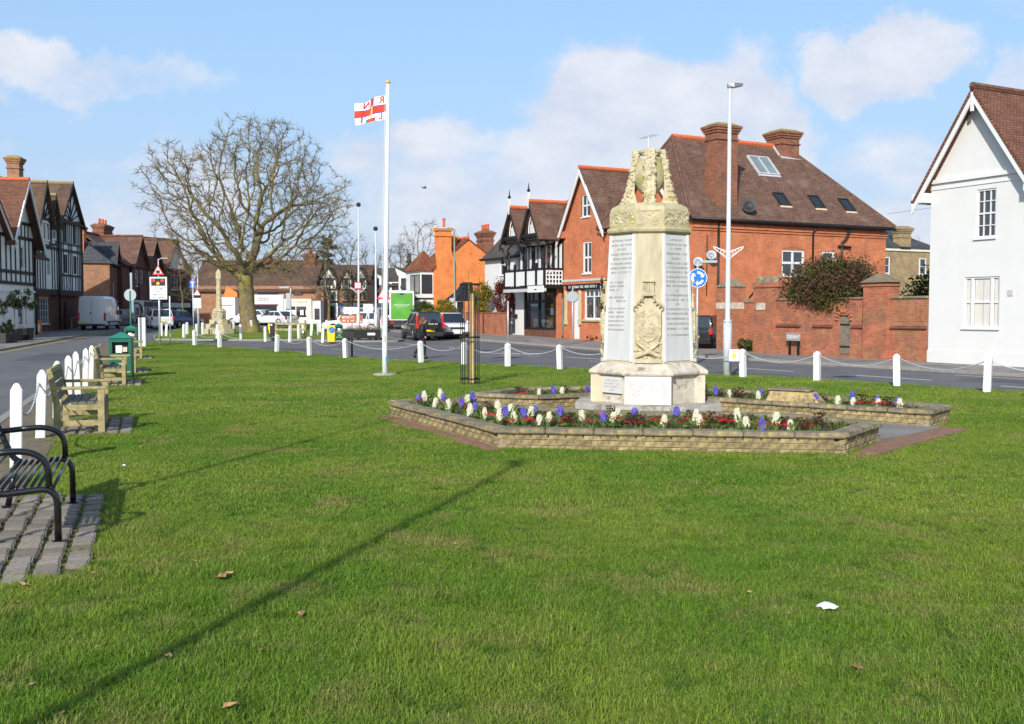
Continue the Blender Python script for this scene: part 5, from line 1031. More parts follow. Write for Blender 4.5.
# ------------------------------------------------------------------ war memorial
def octa(n, h, z): return [(n, -h, z), (h, -n, z), (h, n, z), (n, h, z), (-n, h, z), (-h, n, z), (-h, -n, z), (-n, -h, z)]
rm = random.Random(3)
MC = Vector((2.36, 17.3)); MROT = R(-8)
mem = empty('war_memorial', (MC.x, MC.y, gz(17.3)), MROT, 'tall pale carved stone war memorial with urn on top, amid flower beds', 'war memorial')
MB().loft([octa(.60, 1.22, -.1), octa(.60, 1.22, .235)]).build('plinth_step', 'stone_step', mem, bevel=.012)
ped = MB().loft([octa(.36, .80, .23), octa(.36, .80, .71)]).build('pedestal', 'stone_weather', mem, bevel=.01)
for k in range(4):
    b_ = MB().box(-.385, .385, -.955, -.5, .232, .709)
    b_.build('pedestal_die', 'stone_pink' if k in (0, 3) else 'stone_weather', mem, bevel=.008, rot=(0, 0, k*math.pi/2))
cor = MB()
cor.loft([octa(.40, .86, .711), octa(.41, .88, .74), octa(.41, .88, .775), octa(.30, .78, .90), octa(.27, .75, .915)])
for k in range(4):
    c_, s_ = math.cos(k*math.pi/2), math.sin(k*math.pi/2)
    rot_ = lambda p: (p[0]*c_-p[1]*s_, p[0]*s_+p[1]*c_, p[2])
    z0 = .712+.001*k
    pr = [[(-.41, -.985, z0), (.41, -.985, z0), (.41, -.5, z0), (-.41, -.5, z0)], [(-.425, -1.0, .742), (.425, -1.0, .742), (.425, -.5, .742), (-.425, -.5, .742)],
          [(-.425, -1.0, .778), (.425, -1.0, .778), (.425, -.5, .778), (-.425, -.5, .778)], [(-.27, -.79, .88+z0*.03), (.27, -.79, .88+z0*.03), (.27, -.5, .88+z0*.03), (-.27, -.5, .88+z0*.03)]]
    cor.loft([[rot_(p) for p in r_] for r_ in pr])
cor.build('cornice', 'stone_weather', mem, bevel=.006)
# marble tablets on the pedestal
tb_ = MB().box(-.375, .375, -.968, -.956, .245, .705).build('tablet', 'marble_white', mem, bevel=.003); tb_['label'] = 'white marble tablet headed 1939 - 1945'
ins = MB(); rg = random.Random(5)
for i in range(16):
    z_ = .615-i*.0165
    ins_y = -.9685
    marks(ins, -.325, -.325+rg.uniform(.2, .34), z_, .011, ins_y, rg, .22, .0025)
    marks(ins, .04, .04+rg.uniform(.05, .17), z_, .011, ins_y, rg, .22, .0025)
    marks(ins, .225, .225+rg.uniform(.04, .11), z_, .011, ins_y, rg, .22, .0025)
ins.build('inscription', 'inscription', tb_, uv=False, fixn=False)
text('inscription', '1939 - 1945', .04, 'inscription', tb_, (0, -.9695, .664), (math.pi/2, 0, 0), ext=.0015)
lt = MB().box(-.375, .375, -.968, -.956, .245, .705).build('tablet', 'marble_white', mem, bevel=.003, rot=(0, 0, -math.pi/2)); lt['label'] = 'white marble tablet on the left side'
# plaque on the left diagonal face, slightly leaning out
dg = Vector((-1, -1, 0)).normalized(); cen = Vector((-.58, -.58, 0)); ad = math.atan2(-1, -1)+math.pi/2
pq = MB().box(-.235, .235, -.035, 0, .40, .675).build('plaque', 'marble_grey', mem, bevel=.004, loc=(cen.x, cen.y, 0), rot=(0, 0, -math.pi/4))
pi_ = MB()
for i, (a0, a1) in enumerate(((-.17, .15), (-.19, .19), (-.19, .19), (-.08, .07))): marks(pi_, a0, a1, .60-i*.052, .028, -.0365, rg, .25, .0025)
pi_.build('inscription', 'inscription_faint', pq, uv=False, fixn=False)
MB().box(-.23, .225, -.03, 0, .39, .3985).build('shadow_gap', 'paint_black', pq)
# shaft
def shaft_h(z): return .745+(.645-.745)*(z-.91)/(3.08-.91)
def shaft_n(z): return .25+(.225-.25)*(z-.91)/(3.08-.91)
MB().loft([octa(shaft_n(.905), shaft_h(.905), .905), octa(shaft_n(3.08), shaft_h(3.08), 3.08)]).build('shaft', 'stone_smooth', mem, bevel=.008)
# inscribed grey stone panels on the four diagonal faces
for k in range(4):
    A = [Vector(v) for v in (octa(shaft_n(.93), shaft_h(.93), .93)[0], octa(shaft_n(.93), shaft_h(.93), .93)[1], octa(shaft_n(3.06), shaft_h(3.06), 3.06)[1], octa(shaft_n(3.06), shaft_h(3.06), 3.06)[0])]
    n_ = (A[1]-A[0]).cross(A[3]-A[0]).normalized()
    ctr = sum(A, Vector())/4
    ins_ = [ctr+(p-ctr)*.985+n_*.012 for p in A]
    q_ = MB().slab(ins_, .014).build('panel', 'marble_grey', mem, bevel=.003, rot=(0, 0, k*math.pi/2))
    q_['label'] = ['grey panel of carved names facing right', 'grey panel of names facing away right', 'grey panel of names facing away left', 'grey panel of carved names facing left'][k]
    for e0, e1 in ((0, 3), (1, 2)):
        MB().bar(A[e0]+n_*.008+(A[1-e0]-A[e0]).normalized()*.022, A[e1]+n_*.008+(A[2+e0 if e0 == 0 else 3]-A[e1]).normalized()*.022, .05, .034, n_).build('panel_edge', 'marble_white', mem, rot=(0, 0, k*math.pi/2))
    if k in (0, 3):
        # text lines in the panel plane
        mb = MB(); L = (ins_[1]-ins_[0]).length; ux = (ins_[1]-ins_[0]).normalized(); uz = (ins_[3]-ins_[0])-ux*((ins_[3]-ins_[0]).dot(ux)); Hh = uz.length; uz.normalize()
        rg2 = random.Random(20+k)
        if k == 0: rows = [(0.955, .5), (.918, .9), (.885, .45), (.845, .95), (.808, .4), (.77, .95), (.735, .95), (.70, .95), (.66, .95), (.625, .95), (.59, .95), (.55, .12), (.515, .95), (.48, .95), (.445, .12), (.405, .95), (.37, .95), (.33, .95), (.29, .95), (.25, .95), (.2, .9)]
        else: rows = [(0.955, .9), (.918, .92), (.885, .45), (.845, .95), (.808, .95), (.77, .95), (.735, .95), (.70, .9), (.62, .62), (.59, .66), (.56, .5), (.5, .65), (.47, .45), (.41, .7), (.38, .7), (.345, .7), (.31, .7), (.275, .7), (.24, .7)]
        for zr, wd in rows:
            tmp = MB(); w_ = L*.8*wd; x0 = L/2-w_/2 if (k == 0 or wd > .8 or wd == .45) else L*.1
            marks(tmp, x0, x0+w_, zr*Hh, .03, 0, rg2, .3, .002)
            mb.add([ins_[0]+ux*v[0]+uz*v[2]+n_*(.0025+v[1]) for v in tmp.v], tmp.f)
        mb.build('inscription', 'inscription', q_, uv=False, fixn=False)
# carved cartouche on each narrow face: castle crown, scrolls, shield, crossed palms
def carving(rt):
    rg = random.Random(9)
    pl = empty_part = None
    yb = lambda z: -shaft_h(z)
    sh = MB()
    def shield(sc, z0, z1, y0, y1, mb):
        pts = []
        for i in range(9):
            a = math.pi*(i/8); pts.append((sc*math.cos(a)*.205*-1, 0, z0+(1-math.sin(a))*.17*1))
        prof = [(-.17*sc, z1), (.17*sc, z1), (.2*sc, z1-.05), (.205*sc, z1-.2), (.2*sc, z0+.2), (.17*sc, z0+.1), (.09*sc, z0+.03), (0, z0), (-.09*sc, z0+.03), (-.17*sc, z0+.1), (-.2*sc, z0+.2), (-.205*sc, z1-.2), (-.2*sc, z1-.05)]
        mb.extr([(x, y0, z) for x, z in prof], (0, y1-y0, 0))
    shield(1.06, 1.17, 1.82, -.795, -.6, sh)
    sh.build('shield', 'stone_carved', mem, bevel=.02, rot=(0, 0, rt))
    s2 = MB(); shield(.84, 1.26, 1.76, -.815, -.7, s2)
    for _ in range(46):
        s2.ico((rg.uniform(-.12, .12), -.812, rg.uniform(1.36, 1.72)), rg.uniform(.016, .035), 1, (1, .5, 1))
    s2.build('shield_emblem', 'stone_carved', mem, rot=(0, 0, rt), smooth=False)
    cr = MB(); cr.box(-.105, .105, -.77, -.6, 2.03, 2.075); cr.box(-.1, .1, -.77, -.6, 2.26, 2.29)
    cr.box(-.085, .085, -.73, -.6, 2.075, 2.26)
    for i in range(5): cr.tube([(-.08+i*.04, -.735, 2.07), (-.08+i*.04, -.735, 2.265)], .013, 6)
    cr.build('castle_crown', 'stone_carved', mem, rot=(0, 0, rt))
    for sgn in (-1, 1):
        sc = MB()
        for j in range(4):
            pth = []; rad = []
            for i in range(7):
                a = i/6*math.pi*.8
                pth.append((sgn*(.02+j*.045+.07*math.sin(a)+.02), -.72-.03*math.sin(a), 2.0-j*.05+.05*math.cos(a)-.03*i/6)); rad.append(.026*(1-.1*i))
            sc.tube(pth, rad, 6)
        for j in range(10):
            z_ = 1.0+.035*j; x_ = sgn*(.2-.02*abs(5-j)*.3)
            sc.ico((x_*(1.0 if j < 9 else .9), -.73, z_), rg.uniform(.028, .045), 1, (1, .6, 1.2))
        sc.tube([(-sgn*.2, -.765, 1.02), (-sgn*.02, -.8, 1.1), (sgn*.18, -.765, 1.26)], [.03, .042, .03], 6)
        for j in range(12):
            sc.ico((sgn*rg.uniform(.03, .21), -.755, rg.uniform(1.0, 1.25)), rg.uniform(.02, .04), 1, (1.3, .5, 1))
        sc.build('palm_carving', 'stone_carved', mem, rot=(0, 0, rt))
    MB().box(-.225, .225, -.81, -.6, .915, .985).build('carving_base', 'stone_smooth', mem, bevel=.006, rot=(0, 0, rt))
for k in range(4): carving(k*math.pi/2)
# frieze and urn
MB().loft([octa(.25, .665, 3.075), octa(.265, .70, 3.10), octa(.27, .71, 3.135), octa(.265, .70, 3.17), octa(.25, .665, 3.185)]).build('ledge', 'stone_lichen', mem)
MB().loft([octa(.245, .66, 3.18), octa(.245, .655, 3.47), octa(.235, .62, 3.53), octa(.2, .52, 3.585)]).build('frieze', 'stone_lichen', mem, bevel=.01)
for k in range(8):
    mb = MB(); wd = .19 if k % 2 == 0 else .27
    dist = .655 if k % 2 == 0 else (.245+.655)/math.sqrt(2)
    if k % 2 == 0:
        mb.box(-.2, .2, -dist-.012, -dist+.02, 3.22, 3.235); mb.box(-.2, .2, -dist-.012, -dist+.02, 3.435, 3.45); mb.box(-.2, -.185, -dist-.012, -dist+.02, 3.235, 3.435); mb.box(.185, .2, -dist-.012, -dist+.02, 3.235, 3.435)
        for _ in range(14): mb.ico((rm.uniform(-.14, .14), -dist, rm.uniform(3.27, 3.41)), rm.uniform(.015, .028), 1, (1.3, .25, .8))
    else:
        for _ in range(46): mb.ico((rm.uniform(-wd, wd), -dist-.004, rm.uniform(3.22, 3.45)), rm.uniform(.016, .034), 1, (1.1, .6, 1))
    mb.build('frieze_carving', 'stone_carved', mem, rot=(0, 0, k*math.pi/4))
MB().lathe([(.16, 3.57), (.17, 3.62), (.09, 3.66), (.075, 3.74), (.13, 3.79), (.21, 3.88), (.262, 4.02), (.268, 4.14), (.24, 4.28), (.22, 4.33), (.235, 4.36), (.23, 4.39), (.19, 4.395)], 20).build('urn', 'stone_lichen', mem, smooth=True)
rt_ = MB(); 
for k in range(8):
    a0 = k*math.pi/4; a1 = a0+math.pi/4
    rt_.bar((.2*math.cos(a0), .2*math.sin(a0), 4.49), (.2*math.cos(a1), .2*math.sin(a1), 4.49), .06, .05)
rt_.build('urn_ring', 'stone_lichen', mem, bevel=.01)
for k in range(4):
    mb = MB(); prof = [(.18, 3.56), (.5, 3.56), (.46, 3.66), (.40, 3.82), (.345, 4.02), (.325, 4.2), (.285, 4.36), (.27, 4.53), (.15, 4.53), (.15, 4.46), (.19, 4.4), (.22, 4.2), (.24, 4.0), (.25, 3.8)]
    mb.extr([(r_, -.09, z) for r_, z in prof], (0, .18, 0))
    o_ = mb.build('scroll_bracket', 'stone_carved', mem, bevel=.015, rot=(0, 0, k*math.pi/2))
    g = MB()
    for _ in range(70):
        tt = rm.random(); z_ = 3.6+.9*tt; rr = np.interp(z_, [3.56, 3.66, 3.82, 4.02, 4.2, 4.36, 4.53], [.5, .46, .4, .345, .325, .285, .27])
        g.ico((rr-rm.uniform(0, .02), rm.uniform(-.085, .085), z_), rm.uniform(.022, .04), 1)
    for _ in range(40):
        z_ = rm.uniform(3.58, 4.3); rr = np.interp(z_, [3.56, 3.66, 3.82, 4.02, 4.2, 4.36, 4.53], [.48, .44, .385, .33, .31, .27, .255])
        g.ico((rr-rm.uniform(0, .14)*(1 if z_ < 3.8 else .5), rm.choice((-.09, .09)), z_), rm.uniform(.02, .036), 1)
    g.build('garland', 'stone_carved', o_)
# ------------------------------------------------------------------ raised beds round the memorial
FB = [(-2.05, 16.75), (-.19, 12.8), (4.12, 12.28), (5.02, 13.58), (3.95, 14.75), (1.25, 15.15), (.0, 16.2), (-1.35, 17.3)]
BB = [(-.68, 18.25), (.48, 17.6), (2.3, 18.75), (3.35, 17.35), (6.3, 15.0), (7.0, 15.9), (4.6, 18.9), (2.5, 20.0), (.2, 19.7)]
sheet('paving_strip', [(-1.2, 17.4), (.1, 16.0), (1.25, 14.9), (3.9, 14.5), (5.0, 13.4), (6.4, 14.9), (3.5, 17.5), (2.3, 19), (.5, 17.9), (-.6, 18.4)], gz, 'paving', dz=.03, skirt=.1)
brick_me = MB(); brick_me.frus(-.106, .106, -.05, .05, -.0325, -.106, .106, -.05, .05, .0325); 
bmm = brick_me.mesh('brick', 'planter_brick', fixn=True)
def bevel_mesh(me, w_, seg=1):
    bm = bmesh.new(); bm.from_mesh(me); bmesh.ops.bevel(bm, geom=bm.edges[:], offset=w_, segments=seg, affect='EDGES'); bm.to_mesh(me); bm.free(); return me
bevel_mesh(bmm, .006)
slabs = {}
def planter(label, pts, visible, ztop, cat='planter'):
    zb = gz(15.5)
    P = [Vector(p) for p in pts]; n = len(P)
    cen_ = sum(P, Vector((0, 0)))/n
    root = empty('raised_flower_bed', (cen_.x, cen_.y, zb), 0, label, cat)
    L = [p-cen_ for p in P]
    area = sum(L[i].x*L[(i+1) % n].y-L[(i+1) % n].x*L[i].y for i in range(n)); sg = 1 if area > 0 else -1
    LI = []
    for i in range(n):
        d0 = (L[i]-L[i-1]).normalized(); d1 = (L[(i+1) % n]-L[i]).normalized(); n0 = Vector((-d0.y, d0.x))*sg; n1 = Vector((-d1.y, d1.x))*sg; nn_ = (n0+n1).normalized(); LI.append(L[i]+nn_*.08/max(.4, nn_.dot(n0)))
    MB().prism([tuple(p) for p in (LI if sg > 0 else LI[::-1])], -.05, ztop-.075).build('soil', 'soil', root)
    for i in range(n):
        p, q = L[i], L[(i+1) % n]; d = (q-p); ln_ = d.length; d.normalize(); inn = Vector((-d.y, d.x))*sg; ang = math.atan2(d.y, d.x)
        # mortar core
        c0 = p+inn*.06+d*.02; c1 = q+inn*.06-d*.02
        MB().bar((c0.x, c0.y, (ztop-.075)/2-.02), (c1.x, c1.y, (ztop-.075)/2-.02), .085, ztop-.11).build('wall_core', 'planter_mortar', root)
        if i in visible:
            nb = int(ln_/.222)
            for row in range(3):
                z_ = ztop-.11-row*.074
                if z_ < -.06: continue
                o_ = .11 if row % 2 else 0.0
                for j in range(nb+1):
                    s_ = .106+o_+j*.222+rm.uniform(-.003, .003)
                    if s_ > ln_-.1: continue
                    c_ = p+d*s_+inn*(.052+rm.uniform(-.004, .004))
                    link('brick', bmm, root, (c_.x, c_.y, z_), (rm.uniform(-.015, .015), 0, ang))
        m_ = max(1, round(ln_/.62)); w_ = ln_/m_
        key = round(w_, 2)
        if key not in slabs:
            sm = MB().box(-w_/2+.006, w_/2-.006, -.125, .125, -.033, .033).mesh('coping', 'planter_coping', fixn=True); slabs[key] = bevel_mesh(sm, .012, 2)
        for j in range(m_):
            c_ = p+d*(w_*(j+.5))+inn*.085
            link('coping_slab', slabs[key], root, (c_.x, c_.y, ztop-.035+rm.uniform(-.004, .004)+.001*i), (rm.uniform(-.012, .012), rm.uniform(-.008, .008), ang))
    return root
planter('front flower bed with low lichened brick wall and hyacinths', FB, (0, 1, 2, 6, 7), .26)
fbr = bpy.data.objects['raised_flower_bed']
bbr = planter('rear flower bed behind the memorial with low brick wall', BB, (0, 1, 3, 4, 8), .27)
desk = empty('stone_desk', (0, 0, 0), 0, 'sloping stone block on the rear flower bed, right of memorial', 'stone block')
pc = gp(803, 404, gz, .25); desk.location = (pc.x-.05, pc.y+.3, gz(16)+.22); desk.rotation_euler = (0, 0, R(-36))
MB().frus(-.47, .5, -.17, .2, 0, -.4, .28, -.08, .2, .22).build('block', 'planter_brick', desk, bevel=.02)
MB().slab([(-.43, -.12, .222), (.3, -.12, .222), (.3, .22, .226), (-.43, .22, .226)], .03).build('top_slab', 'planter_coping', desk, bevel=.01, loc=(0, 0, .03))
for poly_ in ([(-2.3, 16.75), (-.3, 12.5), (-.12, 12.62), (-2.02, 16.75)], [(4.2, 12.2), (4.5, 12.2), (6.75, 14.7), (6.45, 15.05), (5.1, 13.6)]):
    sheet('brick_edging', poly_, gz, 'brick_edging', skirt=.05, dz=.022)
# ------------------------------------------------------------------ spring flowers, each plant its own thing
def blade_mb(mb, base, d, L, w_, bend, nseg=4):
    base = Vector(base); d = Vector((d[0], d[1], 0)); s_ = Vector((-d.y, d.x, 0)); vs = []
    for i in range(nseg+1):
        t_ = i/nseg; c_ = base+d*(bend*L*t_*t_)+Vector((0, 0, L*(t_-.35*bend*t_*t_))); ww = w_*(1-t_**2.2)*(.6+.4*min(1, t_*3))
        vs += [c_-s_*ww+d*ww*.4, c_, c_+s_*ww+d*ww*.4]
    fs = []
    for i in range(nseg):
        for k in range(2): fs.append((i*3+k, i*3+k+1, i*3+k+4, i*3+k+3))
    mb.add(vs, fs)
rf = random.Random(11)
leafms = []
for v in range(4):
    mb = MB()
    for k in range(8):
        a = k*math.pi/4+rf.uniform(-.3, .3); blade_mb(mb, (rf.uniform(-.02, .02), rf.uniform(-.02, .02), 0), (math.cos(a), math.sin(a)), rf.uniform(.17, .29), .017, rf.uniform(.4, 1.0))
    leafms.append(mb.mesh('leaves', 'hyacinth_leaf', True, False))
def spike_mesh(mat, h, rr):
    mb = MB(); mb.tube([(0, 0, 0), (0, 0, .12)], .007, 5)
    for i in range(40):
        t_ = i/40; z_ = .095+h*t_; a = i*2.4+rf.uniform(-.2, .2); r_ = rr*(1.0-.55*max(0, t_-.55)/.45)*rf.uniform(.6, 1.2)
        c_ = Vector((math.cos(a)*r_*.7, math.sin(a)*r_*.7, z_)); o_ = Vector((math.cos(a), math.sin(a), .15)).normalized()
        sd = Vector((-math.sin(a), math.cos(a), 0)); up = o_.cross(sd)
        for k in range(5):
            b0 = k*2*math.pi/5; t0 = sd*math.cos(b0)+up*math.sin(b0); p_ = c_+o_*.012+t0*.025; sdd = (sd*math.cos(b0+1.57)+up*math.sin(b0+1.57))*.008
            mb.add([c_, c_+t0*.010+sdd+o_*.006, p_+o_*-.004, c_+t0*.010-sdd+o_*.006], [(0, 1, 2, 3)])
    return mb.mesh('flower_spike', mat, False, False)
spk = {'P': [spike_mesh('petal_purple', .125, .038), spike_mesh('petal_purple', .11, .042)], 'W': [spike_mesh('petal_white', .13, .04), spike_mesh('petal_white', .11, .046)]}
prl = MB()
for k in range(11):
    a = k*.57; blade_mb(prl, (0, 0, 0), (math.cos(a), math.sin(a)), rf.uniform(.06, .1), .022, rf.uniform(.6, 1.1), 3)
prl = prl.mesh('leaves', 'hyacinth_leaf', True, False)
def primmesh(mat, n=11, R_=.075):
    mb = MB()
    for i in range(n):
        a = i*2.4; r_ = R_*math.sqrt((i+.3)/n); c_ = Vector((math.cos(a)*r_, math.sin(a)*r_, .10+.05*rf.random()))
        tl = Vector((math.cos(a)*.4, math.sin(a)*.4-.35, 1)).normalized(); s1 = tl.cross(Vector((0, 1, 0))).normalized(); s2 = tl.cross(s1)
        mb.add([c_+(s1*math.cos(k*1.047)+s2*math.sin(k*1.047))*.017 for k in range(6)], [tuple(range(6))])
    return mb.mesh('blossoms', mat, False, False)
prf = {'R': primmesh('petal_red'), 'K': primmesh('petal_pink')}
wal = MB()
for i in range(120):
    a = rf.random()*6.28; r_ = .09*math.sqrt(rf.random()); z_ = rf.uniform(.02, .17)
    blade_mb(wal, (math.cos(a)*r_, math.sin(a)*r_, z_), (math.cos(a+rf.uniform(-1, 1)), math.sin(a)), .035, .009, rf.uniform(.3, 1.2), 2)
wal = wal.mesh('foliage', 'leaf_maroon', True, False)
A5 = lambda x, y: (x*.2734+380, y*.2734+370)
A6 = lambda x, y: (x*.2734+660, y*.2734+350)
front = [('P',)+A5(140, 108), ('W',)+A5(165, 105), ('W',)+A5(188, 125), ('P',)+A5(233, 112), ('W',)+A5(253, 128), ('W',)+A5(267, 90), ('P',)+A5(302, 118), ('W',)+A5(318, 108), ('P',)+A5(340, 103), ('P',)+A5(350, 140), ('W',)+A5(327, 155), ('W',)+A5(380, 162), ('W',)+A5(437, 142), ('W',)+A5(438, 175), ('P',)+A5(460, 165), ('W',)+A5(482, 150), ('W',)+A5(493, 180), ('P',)+A5(530, 170), ('W',)+A5(547, 155), ('P',)+A5(570, 150), ('W',)+A5(585, 190), ('W',)+A5(617, 175), ('P',)+A5(660, 160), ('W',)+A5(743, 170), ('P',)+A5(820, 178), ('W',)+A5(868, 175), ('W',)+A5(852, 182), ('P',)+A5(928, 165),
         ('P',)+A6(60, 237), ('W',)+A6(10, 265), ('W',)+A6(125, 250), ('W',)+A6(147, 265), ('W',)+A6(287, 255), ('W',)+A6(320, 272), ('P',)+A6(390, 297), ('W',)+A6(420, 262), ('W',)+A6(483, 285)]
back = [('W',)+A5(580, 78), ('P',)+A5(650, 77), ('W',)+A5(717, 80), ('P',)+A5(755, 65), ('P',)+A6(202, 147), ('W',)+A6(253, 158), ('W',)+A6(340, 170), ('P',)+A6(368, 157), ('W',)+A6(405, 172), ('P',)+A6(558, 180), ('W',)+A6(620, 188), ('P',)+A6(703, 175), ('W',)+A6(715, 210), ('W',)+A6(680, 190), ('P',)+A6(790, 185), ('W',)+A6(825, 210), ('P',)+A6(865, 190)]
redf = [A5(160, 132), A5(280, 135), A5(305, 150), A5(345, 172), A5(520, 205), A5(560, 207), A5(610, 205), A5(650, 200), A5(770, 205), A5(855, 205), A5(890, 205), A6(245, 285), A6(290, 290), A6(440, 300), A6(470, 305), A5(218, 140), A5(233, 142), A5(387, 180), A5(420, 192), A5(448, 190), A5(485, 203), A5(800, 195), A5(930, 213), A5(970, 218), A5(1005, 213), A5(690, 215), A5(730, 217), A6(70, 292), A6(130, 295), A6(175, 280), A6(553, 308), A6(510, 315), A6(215, 280), A6(362, 300), A6(30, 285), A6(95, 287)]
redb = [A5(500, 95), A5(745, 88), A5(535, 97), A6(735, 210), A6(760, 215), A6(855, 220), A6(740, 235), A6(780, 228), A6(820, 238), A6(300, 178)]
walf = [A5(255, 82), A5(275, 78), A5(300, 95), A5(225, 95), A5(400, 150), A5(505, 165), A5(700, 190), A5(850, 150), A5(900, 190), A5(960, 195), A6(590, 280), A6(95, 262), A6(180, 268), A6(230, 265), A6(340, 278), A6(460, 280), A6(515, 290), A6(250, 275)]
walb = [A5(520, 85), A5(690, 85), A6(600, 185), A6(775, 190), A6(740, 195), A6(805, 195), A6(845, 200), A6(225, 165), A6(300, 165), A6(390, 170), A6(270, 172)]
def pin(q, poly):
    c_ = False; n = len(poly)
    for i in range(n):
        x0, y0 = poly[i]; x1, y1 = poly[(i+1) % n]
        if (y0 > q.y) != (y1 > q.y) and q.x < (x1-x0)*(q.y-y0)/(y1-y0)+x0: c_ = not c_
    return c_
def clampin(q, poly, mg):
    P = [Vector(p) for p in poly]; n = len(P); ar = sum(P[i].x*P[(i+1) % n].y-P[(i+1) % n].x*P[i].y for i in range(n)); sg = 1 if ar > 0 else -1
    for _ in range(6):
        for i in range(n):
            a, b = P[i], P[(i+1) % n]; d = (b-a).normalized(); nn_ = Vector((-d.y, d.x))*sg; s_ = (q-a).dot(d); h_ = (q-a).dot(nn_)
            if -.3 < s_ < (b-a).length+.3 and -1.2 < h_ < mg: q = q+nn_*(mg-h_)
    return q
def plantlist(items, kinds, bed):
    items = sorted(items, key=lambda q: q[1])
    cnt = {}
    for it in items:
        k_, px, py = it; cnt[k_] = cnt.get(k_, 0); i = cnt[k_]; cnt[k_] += 1
        zs = .17
        p_ = gp(px, py+(10 if k_ in 'PW' else 5), lambda Y: gz(Y)+zs, 0)
        if k_ in 'RM': p_ = p_+Vector((rf.uniform(-.1, .1), rf.uniform(-.05, .35), 0))
        q_ = clampin(Vector((p_.x, p_.y)), FB if bed == 'front' else BB, .22); p_ = Vector((q_.x, q_.y, p_.z))
        if not pin(q_, FB if bed == 'front' else BB): cnt[k_] -= 1; continue
        nm, lb = kinds[k_]
        e_ = empty(nm, p_, rf.uniform(0, 6.28), '%s in the %s flower bed, %s from the left' % (lb, bed, ordn(i)), 'flower', lb+' plants')
        s_ = rf.uniform(1.0, 1.28); e_.scale = (s_, s_, s_)
        if k_ in 'PW':
            link('leaves', rf.choice(leafms), e_); f_ = link('flower_spike', rf.choice(spk[k_]), e_, rot=(rf.uniform(-.12, .12), rf.uniform(-.12, .12), 0))
        elif k_ in 'RK':
            link('leaves', prl, e_); link('blossoms', prf[k_], e_)
        else: link('foliage', wal, e_)
KD = {'P': ('hyacinth', 'purple hyacinth'), 'W': ('hyacinth', 'white hyacinth'), 'R': ('primrose', 'red primrose clump'), 'M': ('wallflower', 'dark red-brown leafy wallflower')}
plantlist(front+[('R', x, y) for x, y in redf]+[('M', x, y) for x, y in walf], KD, 'front')
plantlist(back+[('R', x, y) for x, y in redb]+[('M', x, y) for x, y in walb], KD, 'rear')
def ground_cover(root, poly, n):
    mb = MB(); P = np.array(poly); k = 0
    lo, hi = P.min(0), P.max(0)
    while k < n:
        q = Vector((rf.uniform(lo[0], hi[0]), rf.uniform(lo[1], hi[1]))); q2 = clampin(q.copy(), poly, .2)
        if (q-q2).length > .02 or not pin(q, poly): continue
        k += 1; o_ = (q.x-root.location.x, q.y-root.location.y, .165)
        for j in range(rf.randint(4, 8)):
            a = rf.random()*6.28; blade_mb(mb, (o_[0]+rf.uniform(-.03, .03), o_[1]+rf.uniform(-.03, .03), o_[2]), (math.cos(a), math.sin(a)), rf.uniform(.05, .15), rf.uniform(.009, .018), rf.uniform(.4, 1.2), 3)
    o = mb.build('low_foliage', 'bed_leaf', root, True, fixn=False, uv=False); o['kind'] = 'stuff'
ground_cover(fbr, FB, 900); ground_cover(bbr, BB, 800)
dl = MB()
for k in range(26):
    a = rf.random()*6.28; blade_mb(dl, (rf.uniform(-.06, .06), rf.uniform(-.06, .06), 0), (math.cos(a), math.sin(a)), rf.uniform(.2, .32), .012, rf.uniform(.1, .6))
p_ = gp(*A6(650, 205), lambda Y: gz(Y)+.17, 0)
tag(dl.build('daffodil_clump', 'hyacinth_leaf', None, True, loc=p_, fixn=False), 'tall pale green leaf clump without flowers beside the stone block', 'plant')
# ------------------------------------------------------------------ chain posts round the green
def post_mesh(h, w_, cap):
    mb = MB(); a = w_/2
    mb.loft([[(-a, -a, -.2), (a, -a, -.2), (a, a, -.2), (-a, a, -.2)], [(-a, -a, h-cap), (a, -a, h-cap), (a, a, h-cap), (-a, a, h-cap)], [(-a*.35, -a*.35, h), (a*.35, -a*.35, h), (a*.35, a*.35, h), (-a*.35, a*.35, h)]])
    return bevel_mesh(mb.mesh('chain_post', 'post_white', fixn=True), .008, 2)
pm_r = post_mesh(.80, .155, .05); pm_l = post_mesh(.95, .125, .08); pm_s = post_mesh(.85, .15, .05)
def sag(p, q, z0, z1, drop, n=14):
    return [(p[0]+(q[0]-p[0])*i/n, p[1]+(q[1]-p[1])*i/n, z0+(z1-z0)*i/n-drop*4*(i/n)*(1-i/n)) for i in range(n+1)]
rp = random.Random(21)
for i, p in enumerate(BP):
    o = link('chain_post', pm_r, None, p, (rp.uniform(-.035, .035), rp.uniform(-.045, .045), rp.uniform(-.3, .3)+R(-40)))
    side = {4: ' left of the memorial', 5: ' by tree guard', 3: ' carrying a small white box'}.get(i, '')
    tag(o, 'white chain post on the roadside edge, %s from the right%s' % (ordn(i), side), 'bollard', 'white chain posts along the right-hand road')
runs = [(-1, 0), (0, 1), (1, 2), (2, 3), (4, 5), (5, 6), (6, 7), (7, 8), (8, 9), (9, 10), (10, 11), (11, 12)]
for k, (i, j) in enumerate(runs):
    p = Vector((12.9, 21.2, gz(21.2))) if i < 0 else BP[i]; q = BP[j]
    if i == 7:
        mid = (p+q)/2
    mb = MB().tube(sag(p, q, p.z+.72, q.z+.72, .26 if i != 7 else .3), .014, 5)
    tag(mb.build('chain', 'galv', None, True), 'pale chain sagging between roadside posts, %s span from the right' % ordn(k), 'chain', 'chains along the right-hand road')
